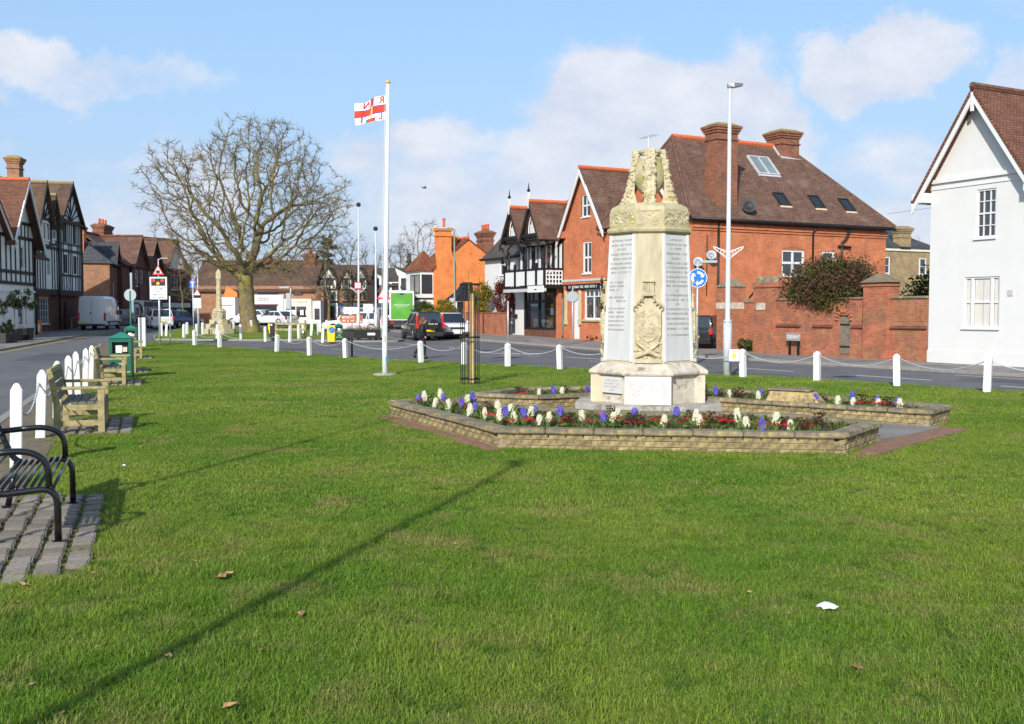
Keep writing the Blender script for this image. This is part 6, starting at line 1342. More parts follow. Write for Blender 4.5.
# hidden posts behind the memorial still carry chains
for k, f_ in enumerate((.33, .66)):
    p = BP[3].lerp(BP[4], f_); p.z = gz(p.y)
    tag(link('chain_post', pm_r, None, p, (0, 0, R(-40))), 'white chain post hidden behind the memorial, %s one' % ['right-hand', 'left-hand'][k], 'bollard', 'white chain posts along the right-hand road')
HID = [BP[3]]+[BP[3].lerp(BP[4], f_) for f_ in (.33, .66)]+[BP[4]]
for k in range(3):
    p, q = HID[k], HID[k+1]; tag(MB().tube(sag(p, q, gz(p.y)+.72, gz(q.y)+.72, .22), .014, 5).build('chain', 'galv', None, True), 'pale chain behind the memorial, %s span from its right' % ordn(k), 'chain', 'chains along the right-hand road')
# posts on the left road edge
lp = [-2.6+2.8*i for i in range(7)]
prev = None
for i, s_ in enumerate(lp):
    x, y = PL(s_, 0.0); z = gz(y)
    o = link('chain_post', pm_l, None, (x, y, z), (rp.uniform(-.03, .03), rp.uniform(-.045, .045), R(24)))
    tag(o, 'white pointed post beside the left road, %s counting away from the black bench' % ordn(i), 'bollard', 'white pointed posts along the left road')
    if prev is not None and i < 12:
        mb = MB(); pts = sag(prev, (x, y), prev[2]+.78, z+.78, .3, 26)
        if i < 4:
            for a_, b_ in zip(pts[:-1], pts[1:]):
                mb.tube([a_, tuple((Vector(a_)+Vector(b_))/2), b_], [.008, .017, .008], 5)
        else: mb.tube(pts, .012, 4)
        tag(mb.build('chain', 'galv', None, True), 'dull chain between pointed posts by the left road, %s span from the black bench' % ordn(i-1), 'chain', 'chains along the left road')
    prev = (x, y, z)
# small posts round the tree island and the far green
sp = [(184, 337.5), (196.5, 336), (203, 334.5), (211, 333), (216.8, 338.5), (240.5, 339.2), (251.8, 332.5), (258, 331.5), (265.2, 339.8), (290, 340.2), (303, 333), (299, 338.5), (322.5, 341), (311, 335.5), (318.5, 334.8), (187, 334), (166, 336), (161.5, 335.6), (305, 330), (312, 331), (320, 332), (327, 330.5), (226, 330), (233, 331)]
sp = sorted(sp)
for i, (x, y) in enumerate(sp):
    p = gp(x, y, pz)
    sc_ = 1.0
    o = link('island_post', pm_s, None, p, (rp.uniform(-.03, .03), rp.uniform(-.06, .06), rp.uniform(0, 1)), (.95, .95, rp.uniform(.9, 1.08)))
    tag(o, 'short white post near the big bare tree, %s from the left of its cluster' % ordn(i), 'bollard', 'short white posts around the tree island')
# ------------------------------------------------------------------ flagpole and flag
fp = gp(385, 375); fl = empty('flagpole', fp, 0, 'tall white flagpole with gold finial on the green', 'flagpole')
top = at(388, 84, fp.y)-fp
MB().tube([(0, 0, -.1), (0, 0, .9), tuple(top*.5), tuple(top)], [.085, .08, .066, .05], 14).build('pole', 'pole_white', fl, True)
MB().lathe([(.03, 0), (.07, .03), (.075, .06), (.05, .1), (.01, .12)], 12, tuple(top)).build('finial', 'gold', fl, True)
MB().lathe([(.34, 0), (.34, .04), (.3, .05)], 16).build('base_plate', 'stone_step', fl)
MB().box(-.02, .02, -.11, -.07, 1.0, 1.16).build('cleat', 'galv', fl)
MB().tube([tuple(top*.99+Vector((-.075, -.02, 0))), (-.1, -.02, 1.1)], .006, 4).build('halyard', 'sign_white', fl)
MB().box(.04, .095, -.1, -.08, .42, .54).build('sticker', 'sign_blue', fl)
FLW, FLH = .93, .66
ft = top*((top.z-.33)/top.z)+fp
def FS(u, v, off=0.0):
    d = Vector((-1, .18, 0)).normalized(); nrm = Vector((-.18, -1, 0)).normalized()
    wv = .1*math.sin(u*7.0+v*1.8)*min(1, u*2.5)+.045*math.sin(u*14+2+v)*u
    return ft+Vector((-.06, 0, 0))+d*(u*FLW)+nrm*(wv+off)+Vector((0, 0, -v*FLH*(1+.05*math.sin(u*9))-.14*u+.05*math.sin(u*5+1)*u-.05*u*u*(1-v)))
def flagpiece(name, mat, u0, u1, v0, v1, off, parent, nu=24, nv=6, shear=0.0):
    for sgn in (1, -1):
        mb = MB(); vs = [FS(u0+(u1-u0)*i/nu+shear*j/nv, v0+(v1-v0)*j/nv, off*sgn)-ft for i in range(nu+1) for j in range(nv+1)]
        mb.add(vs, [(i*(nv+1)+j, (i+1)*(nv+1)+j, (i+1)*(nv+1)+j+1, i*(nv+1)+j+1) for i in range(nu) for j in range(nv)])
        mb.build(name, mat, parent, True, fixn=False)
fg = empty('flag', ft, 0, 'white lifeboat flag with red and blue cross flying from the flagpole', 'flag')
flagpiece('cloth', 'flag_white', 0, 1, 0, 1, .001, fg, 28, 12)
flagpiece('blue_stripe', 'flag_blue', 0, 1, .365, .405, .004, fg); flagpiece('blue_stripe', 'flag_blue', 0, 1, .645, .685, .004, fg)
flagpiece('red_stripe', 'flag_red', 0, 1, .405, .645, .004, fg, 24, 4)
flagpiece('blue_stripe', 'flag_blue', .365, .40, 0, .365, .004, fg, 2, 8, .05); flagpiece('red_stripe', 'flag_red', .40, .50, 0, .365, .005, fg, 4, 8, .05)
flagpiece('emblem', 'flag_gold', .44, .50, .3, .86, .007, fg, 3, 10, .06)
flagpiece('red_stripe', 'flag_red', .40, .62, .84, 1.0, .005, fg, 5, 4); flagpiece('blue_stripe', 'flag_blue', .62, .65, .86, 1.0, .005, fg, 2, 4); flagpiece('blue_stripe', 'flag_blue', .375, .40, .84, 1.0, .005, fg, 2, 4)
for s_, u_, v_ in (('R', .12, .17), ('N', .66, .17), ('L', .17, .83), ('I', .76, .83)):
    cu = bpy.data.curves.new('letter', 'FONT'); cu.body = s_; cu.size = .42; cu.offset = .012; cu.align_x = 'CENTER'; cu.align_y = 'CENTER'
    t_ = bpy.data.objects.new('letter', cu); me = bpy.data.meshes.new_from_object(t_); bpy.data.objects.remove(t_)
    for sgn in (1, -1):
        m2 = me.copy() if sgn < 0 else me
        for v in m2.vertices: v.co = FS(u_+v.co.x*.62, v_-v.co.y*.9, .006*sgn)-ft
        m2.materials.clear(); m2.materials.append(M['flag_red']); link('letter', m2, fg)
# ------------------------------------------------------------------ street lamps
def bracket(mb, z, w_):
    for s_ in (-1, 1):
        mb.bar((0, 0, z), (s_*w_, 0, z+.16), .018, .022); mb.bar((0, 0, z-.22), (s_*w_, 0, z+.13), .014, .018)
        for k in range(4):
            x = s_*w_*(.22+.18*k); zt = z+.16*abs(x)/w_; zb = z-.22+.35*abs(x)/w_
            mb.tube([(x+.05*math.cos(a*.785), 0, (zt+zb)/2+.05*math.sin(a*.785)) for a in range(9)], .009, 4)
def lamp_tall(name, pxb, pyb, pxt, pyt, label, head, mat='pole_grey', br=None, rbase=.085, zf=pz, base_h=1.6, arm=None, group='street lamps', Y=None):
    p = gp(pxb, pyb, zf)
    if Y: p = Vector((X(pxb, Y), Y, zf(Y)))
    e_ = empty(name, p, 0, label, 'street lamp', group)
    tp = at(pxt, pyt, p.y)-p
    tp.y = 0
    MB().tube([(0, 0, -.1), (0, 0, base_h), (tp.x*base_h/tp.z, 0, base_h+.04), tuple(tp)], [rbase*1.25, rbase*1.25, rbase*.72, rbase*.5], 12).build('column', mat, e_, True)
    MB().lathe([(rbase*1.3, base_h-.06), (rbase*1.36, base_h-.03), (rbase*1.3, base_h)], 12).build('collar', 'galv', e_)
    if br:
        mb = MB(); bracket(mb, br, .44); mb.build('scroll_bracket', 'pole_white', e_)
    return e_, tp
e_, tp = lamp_tall('street_lamp', 727, 375.5, 730, 86, 'tall white street lamp with scroll bracket right of the memorial', 'flat', br=(375-245)/1000*27.6, rbase=.1)
MB().loft([[(x, -.09*w_, tp.z+z-.05*w_) for x, z, w_ in ()]] if False else [[(-.08, -.05, tp.z-.06), (-.08, .05, tp.z-.06), (-.08, .05, tp.z+.06), (-.08, -.05, tp.z+.06)], [(.1, -.1, tp.z-.05), (.1, .1, tp.z-.05), (.1, .08, tp.z+.08), (.1, -.08, tp.z+.08)], [(.36, -.09, tp.z+.0), (.36, .09, tp.z+.0), (.36, .06, tp.z+.07), (.36, -.06, tp.z+.07)]]).build('lamp_head', 'car_grey', e_, bevel=.01)
MB().box(-.06, .04, -.13, -.08, 1.45, 1.5).build('clip', 'lead', e_)
# thin lamps beyond the flagpole
for pxb, pyb, pxt, pyt, lb, br in ((358.5, 343, 358.5, 206, 'thin grey street lamp with scroll bracket, left of the flagpole', True), (376, 344, 375.5, 230, 'shorter grey street lamp just left of the flagpole', False)):
    e_, tp = lamp_tall('street_lamp', pxb, pyb, pxt, pyt, lb, 'round', br=2.9 if br else None, rbase=.085, Y=58.5)
    MB().lathe([(.05, 0), (.12, .05), (.14, .16), (.1, .22), (.03, .26)], 10, (tp.x, 0, tp.z-.05)).build('lamp_head', 'trim_dark', e_)
    if br:
        MB().box(-.2, .2, -.13, -.1, (343-291.5)*.058, (343-285)*.058).build('notice_border', 'sign_red', e_)
        MB().box(-.155, .155, -.137, -.131, (343-291.5)*.058+.045, (343-285)*.058-.045).build('notice', 'sign_white', e_)
# lamp in front of the orange house
def armlamp(px, Y, pyt, dx, lb, mat, r_=.07, zf=pz, armdir=(-1, 0, 0)):
    p = Vector((X(px, Y), Y, zf(Y))); e_ = empty('street_lamp', p, 0, lb, 'street lamp', 'street lamps'); H = at(px, pyt, Y).z-p.z; ad_ = Vector(armdir)
    MB().tube([(0, 0, -.1), (0, 0, 1.2), (0, 0, 1.25), (0, 0, H)], [r_*1.3, r_*1.3, r_, r_*.7], 10).build('column', mat, e_, True)
    MB().tube([(0, 0, H-.04), tuple(ad_*dx*.6+Vector((0, 0, H+.02))), tuple(ad_*dx+Vector((0, 0, H+.05)))], r_*.5, 8).build('arm', mat, e_, True)
    a_ = ad_*dx+Vector((0, 0, H+.06)); b_ = a_+ad_*.62
    MB().bar(a_-ad_*.05, b_, .22, .11).build('lamp_head', 'sign_back', e_, bevel=.03)
    return e_, H
armlamp(454.6, 66, 229, .45, 'olive street lamp with side arm before the orange house', 'pole_green')
armlamp(159.5, 92, 259, .3, 'white street lamp with arm behind the stop sign', 'pole_white', .06, armdir=(1, 0, 0))
e_, H = armlamp(291, 63, 288.5, .1, 'short lamp with flat bent arm near the black and yellow bollard', 'pole_grey', .055)
MB().box(-.26, .02, -.1, .0, 1.75, 2.75).build('sign_back', 'sign_back', e_)
e_, H = armlamp(198.5, 72, 247, .05, 'plain grey lamp column by the red triangle sign, left of the stone cross', 'pole_grey', .06)
# lamp behind the roundabout sign
e_, H = armlamp(697, 38.5, 263.5, .12, 'short grey lamp over the round blue arrow sign', 'pole_grey', .045, armdir=(1, -.1, 0))
# the two tall columns behind the camera whose shadows cross the lawn
for x, y, h_, lb in ((-3.95, -2.6, 8.0, 'tall lamp column behind the viewer whose shadow crosses the lawn'), (-5.9, 2.5, 8.0, 'slim tall column left behind the viewer casting a faint shadow')):
    e_ = empty('street_lamp', (x, y, gz(y)), 0, lb, 'street lamp', 'street lamps')
    rr = .06 if y < 0 else .04
    MB().tube([(0, 0, 0), (0, 0, 1.6), (0, 0, 1.65), (0, 0, h_)], [rr*1.3, rr*1.3, rr, rr*.6], 10).build('column', 'pole_grey', e_, True)
    if y < 0: MB().box(-.07, .07, -.1, .35, h_-.03, h_+.07).build('lamp_head', 'sign_back', e_, bevel=.02)
# electricity box on post
p = BP[3]
b_ = empty('meter_box', (p.x-.2, p.y-.02, p.z+.62), 0, 'small white electricity box with yellow warning label on a chain post', 'box')
MB().box(-.24, .06, -.12, .02, -.17, .17).build('case', 'sign_white', b_, bevel=.012); MB().box(-.13, -.05, -.125, -.121, -.08, .06).build('warning_label', 'yellow', b_)
# ------------------------------------------------------------------ road signs
def pole_sign(name, label, px, py, Y, topz_py, cat='road sign', mat='galv', r_=.035, zf=pz, back=0):
    p = Vector((X(px, Y), Y, zf(Y))); e_ = empty(name, p, 0, label, cat); H = at(px, topz_py, Y).z-p.z
    MB().tube([(0, 0, -.1), (0, 0, H)], r_, 10).build('pole', mat, e_, True)
    return e_, H, p
def disc(mb, c, r_, y0, y1, n=28): mb.extr([(c[0]+r_*math.cos(2*math.pi*k/n), y0, c[1]+r_*math.sin(2*math.pi*k/n)) for k in range(n)], (0, y1-y0, 0))
def zz(e_, py, Y): return at(512, py, Y).z-e_.location.z
# round blue mini-roundabout sign
e_, H, p = pole_sign('roundabout_sign', 'round blue roundabout sign with three white arrows beside the memorial', 697, 0, 38.0, 266)
zc = zz(e_, 278, 38); mb = MB(); disc(mb, (0, zc), .36, -.06, -.045); mb.build('sign_border', 'sign_white', e_)
mb = MB(); disc(mb, (0, zc), .335, -.064, -.0605); mb.build('sign_face', 'sign_blue', e_)
for k in range(3):
    mb = MB(); a0 = k*2.094+.5; pts = []
    for i in range(7): a = a0+i*.2; pts.append((.25*math.cos(a), .25*math.sin(a)))
    for i in range(6, -1, -1): a = a0+i*.2; pts.append((.16*math.cos(a), .16*math.sin(a)))
    mb.extr([(x, -.068, zc+z) for x, z in pts], (0, .003, 0))
    a = a0; tip = a-.42; mb.extr([(.32*math.cos(a), -.068, zc+.32*math.sin(a)), (.09*math.cos(a), -.068, zc+.09*math.sin(a)), (.205*math.cos(tip), -.068, zc+.205*math.sin(tip))], (0, .003, 0))
    mb.build('arrow', 'sign_white', e_)
# backs of round signs
e_, H, p = pole_sign('round_sign', 'back of round grey sign outside the brick shop', 572.5, 0, 53.5, 287)
mb = MB(); disc(mb, (0, zz(e_, 297, 53.5)), .31, .03, .045); disc(mb, (0, zz(e_, 297, 53.5)), .27, -.047, -.04); mb.build('sign_back', 'sign_back', e_)
e_, H, p = pole_sign('round_sign', 'back of round grey sign on green pole by litter bins', 131, 0, 50, 291, mat='bin_green', r_=.05)
mb = MB(); disc(mb, (0, zz(e_, 295, 50)), .30, -.03, -.015); mb.build('sign_back', 'sign_back', e_)
e_, H, p = pole_sign('sign_pole', 'thin grey pole at kerb left of the balcony shop', 508, 0, 57.5, 301, r_=.05)
# STOP sign with lamps
e_, H, p = pole_sign('stop_light_sign', 'white STOP sign with two red lamps and an amber one', 159.7, 0, 54, 279, zf=gz, r_=.05)
z0, z1 = zz(e_, 299.6, 54), zz(e_, 277, 54); wd = .47
MB().box(-wd, wd, -.1, -.05, z0, z1).build('board', 'sign_white', e_, bevel=.015)
mb = MB(); 
for bx_ in ((-wd+.02, -wd+.035, z0+.02, z1-.02), (wd-.035, wd-.02, z0+.02, z1-.02), (-wd+.035, wd-.035, z0+.02, z0+.035), (-wd+.035, wd-.035, z1-.035, z1-.02)): mb.box(bx_[0], bx_[1], -.104, -.1005, bx_[2], bx_[3])
mb.build('border', 'sign_back', e_)
MB().box(-.37, .37, -.13, -.101, z1-.46, z1-.08).build('lamp_box', 'paint_black', e_)
for x, zz_, c_, nm in ((-.23, z1-.19, 'sign_red', 'red_lamp'), (.23, z1-.19, 'sign_red', 'red_lamp'), (0, z1-.35, 'sign_amber', 'amber_lamp')):
    mb = MB(); disc(mb, (x, zz_), .09, -.15, -.131); mb.build(nm, c_, e_)
text('lettering', 'STOP', .2, 'paint_black', e_, (0, -.103, z0+.58), (math.pi/2, 0, 0))
text('lettering', 'when', .13, 'paint_black', e_, (0, -.103, z0+.42), (math.pi/2, 0, 0)); text('lettering', 'lights show', .13, 'paint_black', e_, (0, -.103, z0+.27), (math.pi/2, 0, 0))
mb = MB(); marks(mb, -.3, .3, z0+.08, .08, -.103, rg); mb.build('lettering', 'paint_black', e_, uv=False)
def tri(mb, c, s_, y0, y1): mb.extr([(c[0]-s_, y0, c[1]-s_*.85), (c[0]+s_, y0, c[1]-s_*.85), (c[0], y0, c[1]+s_*.9)], (0, y1-y0, 0))
def trisign(e_, zc, s_):
    mb = MB(); tri(mb, (0, zc), s_, -.07, -.05); mb.build('warning_border', 'sign_red', e_); mb = MB(); tri(mb, (0, zc-.02*s_), s_*.68, -.075, -.071); mb.build('warning_face', 'sign_white', e_)
e_, H, p = pole_sign('warning_sign', 'red triangle warning sign above the stop sign board', 159.4, 0, 62, 266); trisign(e_, zz(e_, 270, 62), .36)
mb = MB(); mb.box(-.12, .12, -.08, -.076, zz(e_, 270, 62)-.2, zz(e_, 270, 62)-.02); mb.build('symbol', 'paint_black', e_)
e_, H, p = pole_sign('no_through_road_sign', 'small square blue dead end sign with white T', 193.6, 0, 55, 281, zf=gz)
z0 = zz(e_, 288, 55); z1 = zz(e_, 281, 55); MB().box(-.15, .15, -.05, -.035, z0, z1+.02).build('sign_face', 'sign_blue', e_)
MB().box(-.035, .035, -.055, -.051, z0+.03, z1-.1).build('symbol', 'sign_white', e_); MB().box(-.09, .09, -.055, -.051, z1-.1, z1-.04).build('symbol', 'sign_white', e_); MB().box(-.12, .12, -.056, -.051, z1-.04, z1).build('symbol', 'sign_red', e_)
e_, H, p = pole_sign('crossing_sign', 'red triangle sign over white plates left of the stone cross', 198, 0, 60, 288); trisign(e_, zz(e_, 292.5, 60), .27)
MB().box(-.22, .22, -.07, -.045, zz(e_, 298, 60), zz(e_, 294.8, 60)).build('lamp_box', 'paint_black', e_); MB().box(-.22, .22, -.07, -.05, zz(e_, 304.5, 60), zz(e_, 298.1, 60)).build('plate', 'sign_white', e_); MB().box(-.24, .24, -.07, -.05, zz(e_, 308, 60), zz(e_, 304.9, 60)).build('plate', 'sign_white', e_)
mb = MB(); marks(mb, -.17, .17, zz(e_, 301, 60), .07, -.072, rg); marks(mb, -.17, .17, zz(e_, 303.5, 60), .07, -.072, rg); mb.build('lettering', 'inscription', e_, uv=False)
e_, H, p = pole_sign('warning_sign', 'red triangle warning sign half hidden behind the flagpole', 384, 0, 64, 284); trisign(e_, zz(e_, 293, 64), .45); MB().box(-.32, .32, -.07, -.05, zz(e_, 303, 64), zz(e_, 299.5, 64)).build('plate', 'sign_white', e_)
e_, H, p = pole_sign('sign_pole', 'plain white pole beside the stop sign', 170.2, 0, 53, 296, zf=gz, mat='pole_white')
# direction signs
YD = 62
e_, H, p = pole_sign('direction_sign', 'white direction sign pointing left above the brown sign', 352, 0, YD, 308, r_=.04)
z0, z1 = zz(e_, 314, YD), zz(e_, 307, YD); x0, x1 = X(341, YD)-p.x, X(359, YD)-p.x
mb = MB(); mb.extr([(x, -.07, z) for x, z in ((x0, (z0+z1)/2), (x0+.15, z1), (x1, z1), (x1, z0), (x0+.15, z0))], (0, .02, 0)); mb.build('sign_face', 'sign_white', e_)
mb = MB(); mb.extr([(x, -.075, z) for x, z in ((x0+.02, (z0+z1)/2), (x0+.16, z1-.03), (x0+.22, z1-.03), (x0+.1, (z0+z1)/2), (x0+.22, z0+.03), (x0+.16, z0+.03))], (0, .004, 0)); mb.build('chevron', 'paint_black', e_)
text('lettering', 'Windsor', .19, 'inscription', e_, (.02, -.072, z1-.13), (math.pi/2, 0, 0))
mb = MB(); marks(mb, x0+.27, x0+.7, z0+.07, .12, -.072, rg); mb.build('lettering', 'inscription', e_, uv=False)
z0, z1 = zz(e_, 323, YD), zz(e_, 315, YD); x0, x1 = X(337, YD)-p.x, X(363, YD)-p.x
mb = MB(); mb.extr([(x, -.07, z) for x, z in ((x0, (z0+z1)/2), (x0+.2, z1), (x1, z1), (x1, z0), (x0+.2, z0))], (0, .02, 0)); mb.build('arrow_panel', 'sign_brown', e_)
mb = MB(); mb.extr([(x, -.075, z) for x, z in ((x0+.02, (z0+z1)/2), (x0+.2, z1-.02), (x0+.28, z1-.02), (x0+.13, (z0+z1)/2), (x0+.28, z0+.02), (x0+.2, z0+.02))], (0, .004, 0)); mb.build('chevron', 'sign_white', e_)
mb = MB(); marks(mb, x0+.35, x1-.45, z1-.2, .12, -.072, rg, .2); marks(mb, x0+.35, x1-.5, z0+.08, .12, -.072, rg, .2); mb.box(x1-.42, x1-.08, -.074, -.07, z0+.06, z0+.13); mb.box(x1-.3, x1-.2, -.074, -.07, z0+.13, z0+.2); mb.build('lettering', 'sign_white', e_, uv=False)
e_, H, p = pole_sign('direction_sign', 'white direction sign pointing right, left of the flagpole', 369, 0, YD, 303.5, r_=.04)
z0, z1 = zz(e_, 313, YD), zz(e_, 304, YD); x0, x1 = X(363.5, YD)-p.x, X(375.5, YD)-p.x
mb = MB(); mb.extr([(x, -.07, z) for x, z in ((x1, (z0+z1)/2), (x1-.12, z1), (x0, z1), (x0, z0), (x1-.12, z0))], (0, .02, 0)); mb.build('sign_face', 'sign_white', e_)
mb = MB(); mb.extr([(x, -.075, z) for x, z in ((x1-.02, (z0+z1)/2), (x1-.12, z1-.03), (x1-.18, z1-.03), (x1-.09, (z0+z1)/2), (x1-.18, z0+.03), (x1-.12, z0+.03))], (0, .004, 0)); mb.build('chevron', 'paint_black', e_)
text('lettering', 'Slough', .16, 'inscription', e_, (-.12, -.072, z1-.12), (math.pi/2, 0, 0)); mb = MB(); marks(mb, x0+.06, x0+.36, z0+.22, .1, -.072, rg); marks(mb, x0+.06, x0+.45, z0+.07, .1, -.072, rg); mb.build('lettering', 'inscription', e_, uv=False)
MB().lathe([(.2, 0), (.2, 1.0), (.16, 1.15), (.06, 1.25)], 10, (X(376, YD)-p.x, .4, .55)).build('controller_case', 'galv', e_, True)
# black finger post in front of the planter
p = gp(352, 357.5); e_ = empty('low_finger_sign', p, 0, 'low black post with short board pointing left before the planter', 'sign')
H = at(352, 329.5, p.y).z-p.z; MB().tube([(0, 0, -.1), (0, 0, H)], .04, 8).build('post', 'paint_black', e_); MB().box(X(343, p.y)-p.x, .1, -.06, -.03, at(352, 338, p.y).z-p.z, at(352, 331.5, p.y).z-p.z).build('board', 'paint_black', e_)
# street name plate before the garden wall
p = Vector(F(6.75, .25)+(0,)); p.z = pz(p.y); e_ = empty('street_name_plate', p, ANGF, 'low black street name plate on two legs by brick wall', 'sign')
for s_ in (-1, 1): MB().box(s_*.26-.04, s_*.26+.04, -.04, .04, -.1, .85).build('leg', 'paint_black', e_)
MB().box(-.43, .43, -.06, -.041, .62, .96).build('plate', 'inscription', e_); mb = MB(); marks(mb, -.34, .34, .72, .14, -.062, rg, .25); mb.build('lettering', 'sign_white', e_, uv=False)
# keep-left bollard, black and yellow bollard, dog-bone small things
p = gp(331.5, 342, pz); e_ = empty('keep_left_bollard', p, 0, 'yellow traffic bollard with round blue arrow disc', 'bollard'); k_ = p.y/1000
MB().frus(-.2, .2, -.12, .12, .0, -.24, .24, -.14, .14, .93).build('shell', 'yellow', e_, bevel=.03); MB().box(-.12, .12, -.08, .08, -.12, .0).build('foot', 'paint_black', e_)
mb = MB(); disc(mb, (.04, .68), .17, -.16, -.13); mb.build('blue_disc', 'sign_blue', e_); mb = MB(); mb.bar((.1, -.163, .74), (-.02, -.163, .62), .01, .05, (0, -1, 0)); mb.bar((-.06, -.163, .58), (.02, -.163, .58), .01, .05, (0, -1, 0)); mb.bar((-.06, -.163, .58), (-.06, -.163, .66), .01, .05, (0, -1, 0)); mb.build('arrow', 'sign_white', e_)
p = gp(272, 339.5, pz); e_ = empty('lane_bollard', p, 0, 'black rounded bollard with yellow side panel on the tree island', 'bollard')
MB().extr([(x, -.1, z) for x, z in ((-.08, 0), (.1, 0), (.15, .3), (.16, .85), (.1, 1.0), (-.1, 1.0), (-.17, .9), (-.17, .35))], (0, .2, 0)).build('shell', 'paint_black', e_, bevel=.03); MB().box(-.2, -.09, -.12, -.1, .35, .95).build('panel', 'yellow', e_); MB().box(-.05, .05, -.11, -.1, .82, .92).build('stud', 'sign_white', e_)
# ------------------------------------------------------------------ litter bins
def litter_bin(p, w_, h_, label):
    e_ = empty('litter_bin', p, R(15), label, 'litter bin', 'green litter bins'); a = w_/2; hb = h_*.87
    mb = MB(); mb.box(-a, a, -a, a, .06, hb*.62); mb.build('body', 'bin_green', e_, bevel=.02)
    mb = MB()
    for x0_, x1_, y0_, y1_ in ((-a, -a*.7, -a, a), (a*.7, a, -a, a), (-a*.7, a*.7, a*.86, a)): mb.box(x0_, x1_, y0_, y1_, hb*.621, hb*.9)
    mb.box(-a, a, -a, a, hb*.901, hb); mb.build('upper_body', 'bin_green', e_, bevel=.01)
    MB().box(-a*.69, a*.69, -a*.5, a*.85, hb*.622, hb*.9).build('opening', 'paint_black', e_)
    MB().box(-a*.4, a*.15, -a*.9, -a*.52, hb*.64, hb*.82).build('rubbish', 'litter_white', e_)
    MB().box(a*.2, a*.6, -a*.9, -a*.52, hb*.66, hb*.78).build('rubbish', 'stone_pink', e_)
    MB().frus(-a*1.12, a*1.12, -a*1.12, a*1.12, hb+.002, -a*.12, a*.12, -a*.12, a*.12, h_).build('lid', 'green_lid', e_, bevel=.01)
    MB().box(-a*.93, a*.93, -a*.93, a*.93, 0, .06).build('plinth', 'paint_black', e_)
    for z_ in (.16, hb*.56): MB().box(-a*.86, a*.86, -a-.006, -a-.001, hb*.0+z_, z_+.03).build('gold_band', 'gold', e_)
    mb = MB(); marks(mb, -a*.4, a*.4, hb*.5-.02, .06, -a-.004, rg); mb.build('lettering', 'gold', e_, uv=False)
    MB().box(-.05, .05, -a-.008, -a-.001, hb*.3, hb*.38).build('crest', 'gold', e_)
p = gp(122, 377.5); litter_bin(p, .6, 1.28, 'large green litter bin behind the second wooden bench')
p = gp(131.5, 351); litter_bin(p, .55, 1.2, 'farther green litter bin beside the white pillar')
p = gp(339, 340, pz); litter_bin(p, .42, .98, 'small green litter bin beside the yellow traffic bollard')
p = gp(142.5, 346.5); e_ = empty('feeder_pillar', p, R(15), 'square white utility pillar with black cap by the farther bin', 'utility box')
H = at(142, 317.5, p.y).z-p.z; MB().box(-.17, .17, -.17, .17, -.1, H).build('case', 'post_white', e_, bevel=.015); MB().box(-.175, .175, -.175, .175, H+.002, H+.1).build('cap', 'paint_black', e_, bevel=.02)
mb = MB(); mb.tube([(-.28+.28*math.cos(a*.4), .3, H+.25+.5*math.sin(a*.4)) for a in range(0, 6)], .06, 6); mb.build('hoop', 'paint_black', e_)
# planter trough with flowers
p = gp(363.5, 340.3, pz); e_ = empty('planter_trough', p, R(2), 'long black flower trough with a small white plate on the traffic island', 'planter')
w0, w1 = X(346, p.y)-p.x, X(383, p.y)-p.x; MB().frus(w0, w1, -.3, .3, .12, w0-.02, w1+.02, -.33, .33, .64).build('trough', 'paint_black', e_, bevel=.015)
for k in range(4): x = w0+.15+(w1-w0-.3)*k/3; MB().box(x-.06, x+.06, -.25, .25, 0, .12).build('foot', 'paint_black', e_)
MB().box(w0+1.28, w0+1.72, -.335, -.325, .3, .44).build('name_plate', 'sign_white', e_); mb = MB(); marks(mb, w0+1.33, w0+1.68, .34, .06, -.337, rg); mb.build('lettering', 'paint_black', e_, uv=False)
mb = MB(); mbp = MB()
for i in range(150):
    x = rf.uniform(w0+.05, w1-.05); a = rf.random()*6.28
    blade_mb(mb, (x, rf.uniform(-.25, .25), .6), (math.cos(a), math.sin(a)), rf.uniform(.1, .25), .03, rf.uniform(.3, 1))
for i in range(70): mbp.ico((rf.uniform(w0+.1, w1-.1), rf.uniform(-.25, .2), .66+rf.uniform(.02, .2)), .035, 0)
mb.build('foliage', 'hyacinth_leaf', e_, fixn=False, uv=False); mbp.build('blossoms', 'petal_pink', e_, uv=False)
# tree guard with stake
p = gp(470, 384.5); e_ = empty('tree_guard', p, 0, 'black round iron tree guard with timber stake on the green', 'tree guard'); H = at(470, 283.5, p.y).z-p.z
for k in range(8):
    a = k*math.pi/4+.2; MB().tube([(.235*math.cos(a), .235*math.sin(a), .0), (.235*math.cos(a), .235*math.sin(a), H)], .010, 6).build('upright', 'paint_black', e_)
for z_ in (.15, H*.47, H-.02):
    MB().tube([(.25*math.cos(k*math.pi/8), .25*math.sin(k*math.pi/8), z_) for k in range(17)], .019, 6, False).build('hoop', 'paint_black', e_)
MB().tube([(.06, 0, -.1), (.065, 0, H*.9)], .05, 8).build('stake', 'stake_wood', e_); MB().tube([(-.01, .02, 0), (0, .02, H*.55), (-.03, .03, H*1.12)], [.018, .014, .006], 6).build('sapling', 'bark', e_)
sheet('soil_ring', [(p.x+.36*math.cos(k*.4488), p.y+.36*math.sin(k*.4488)) for k in range(14)], gz, 'verge_soil', dz=.01)
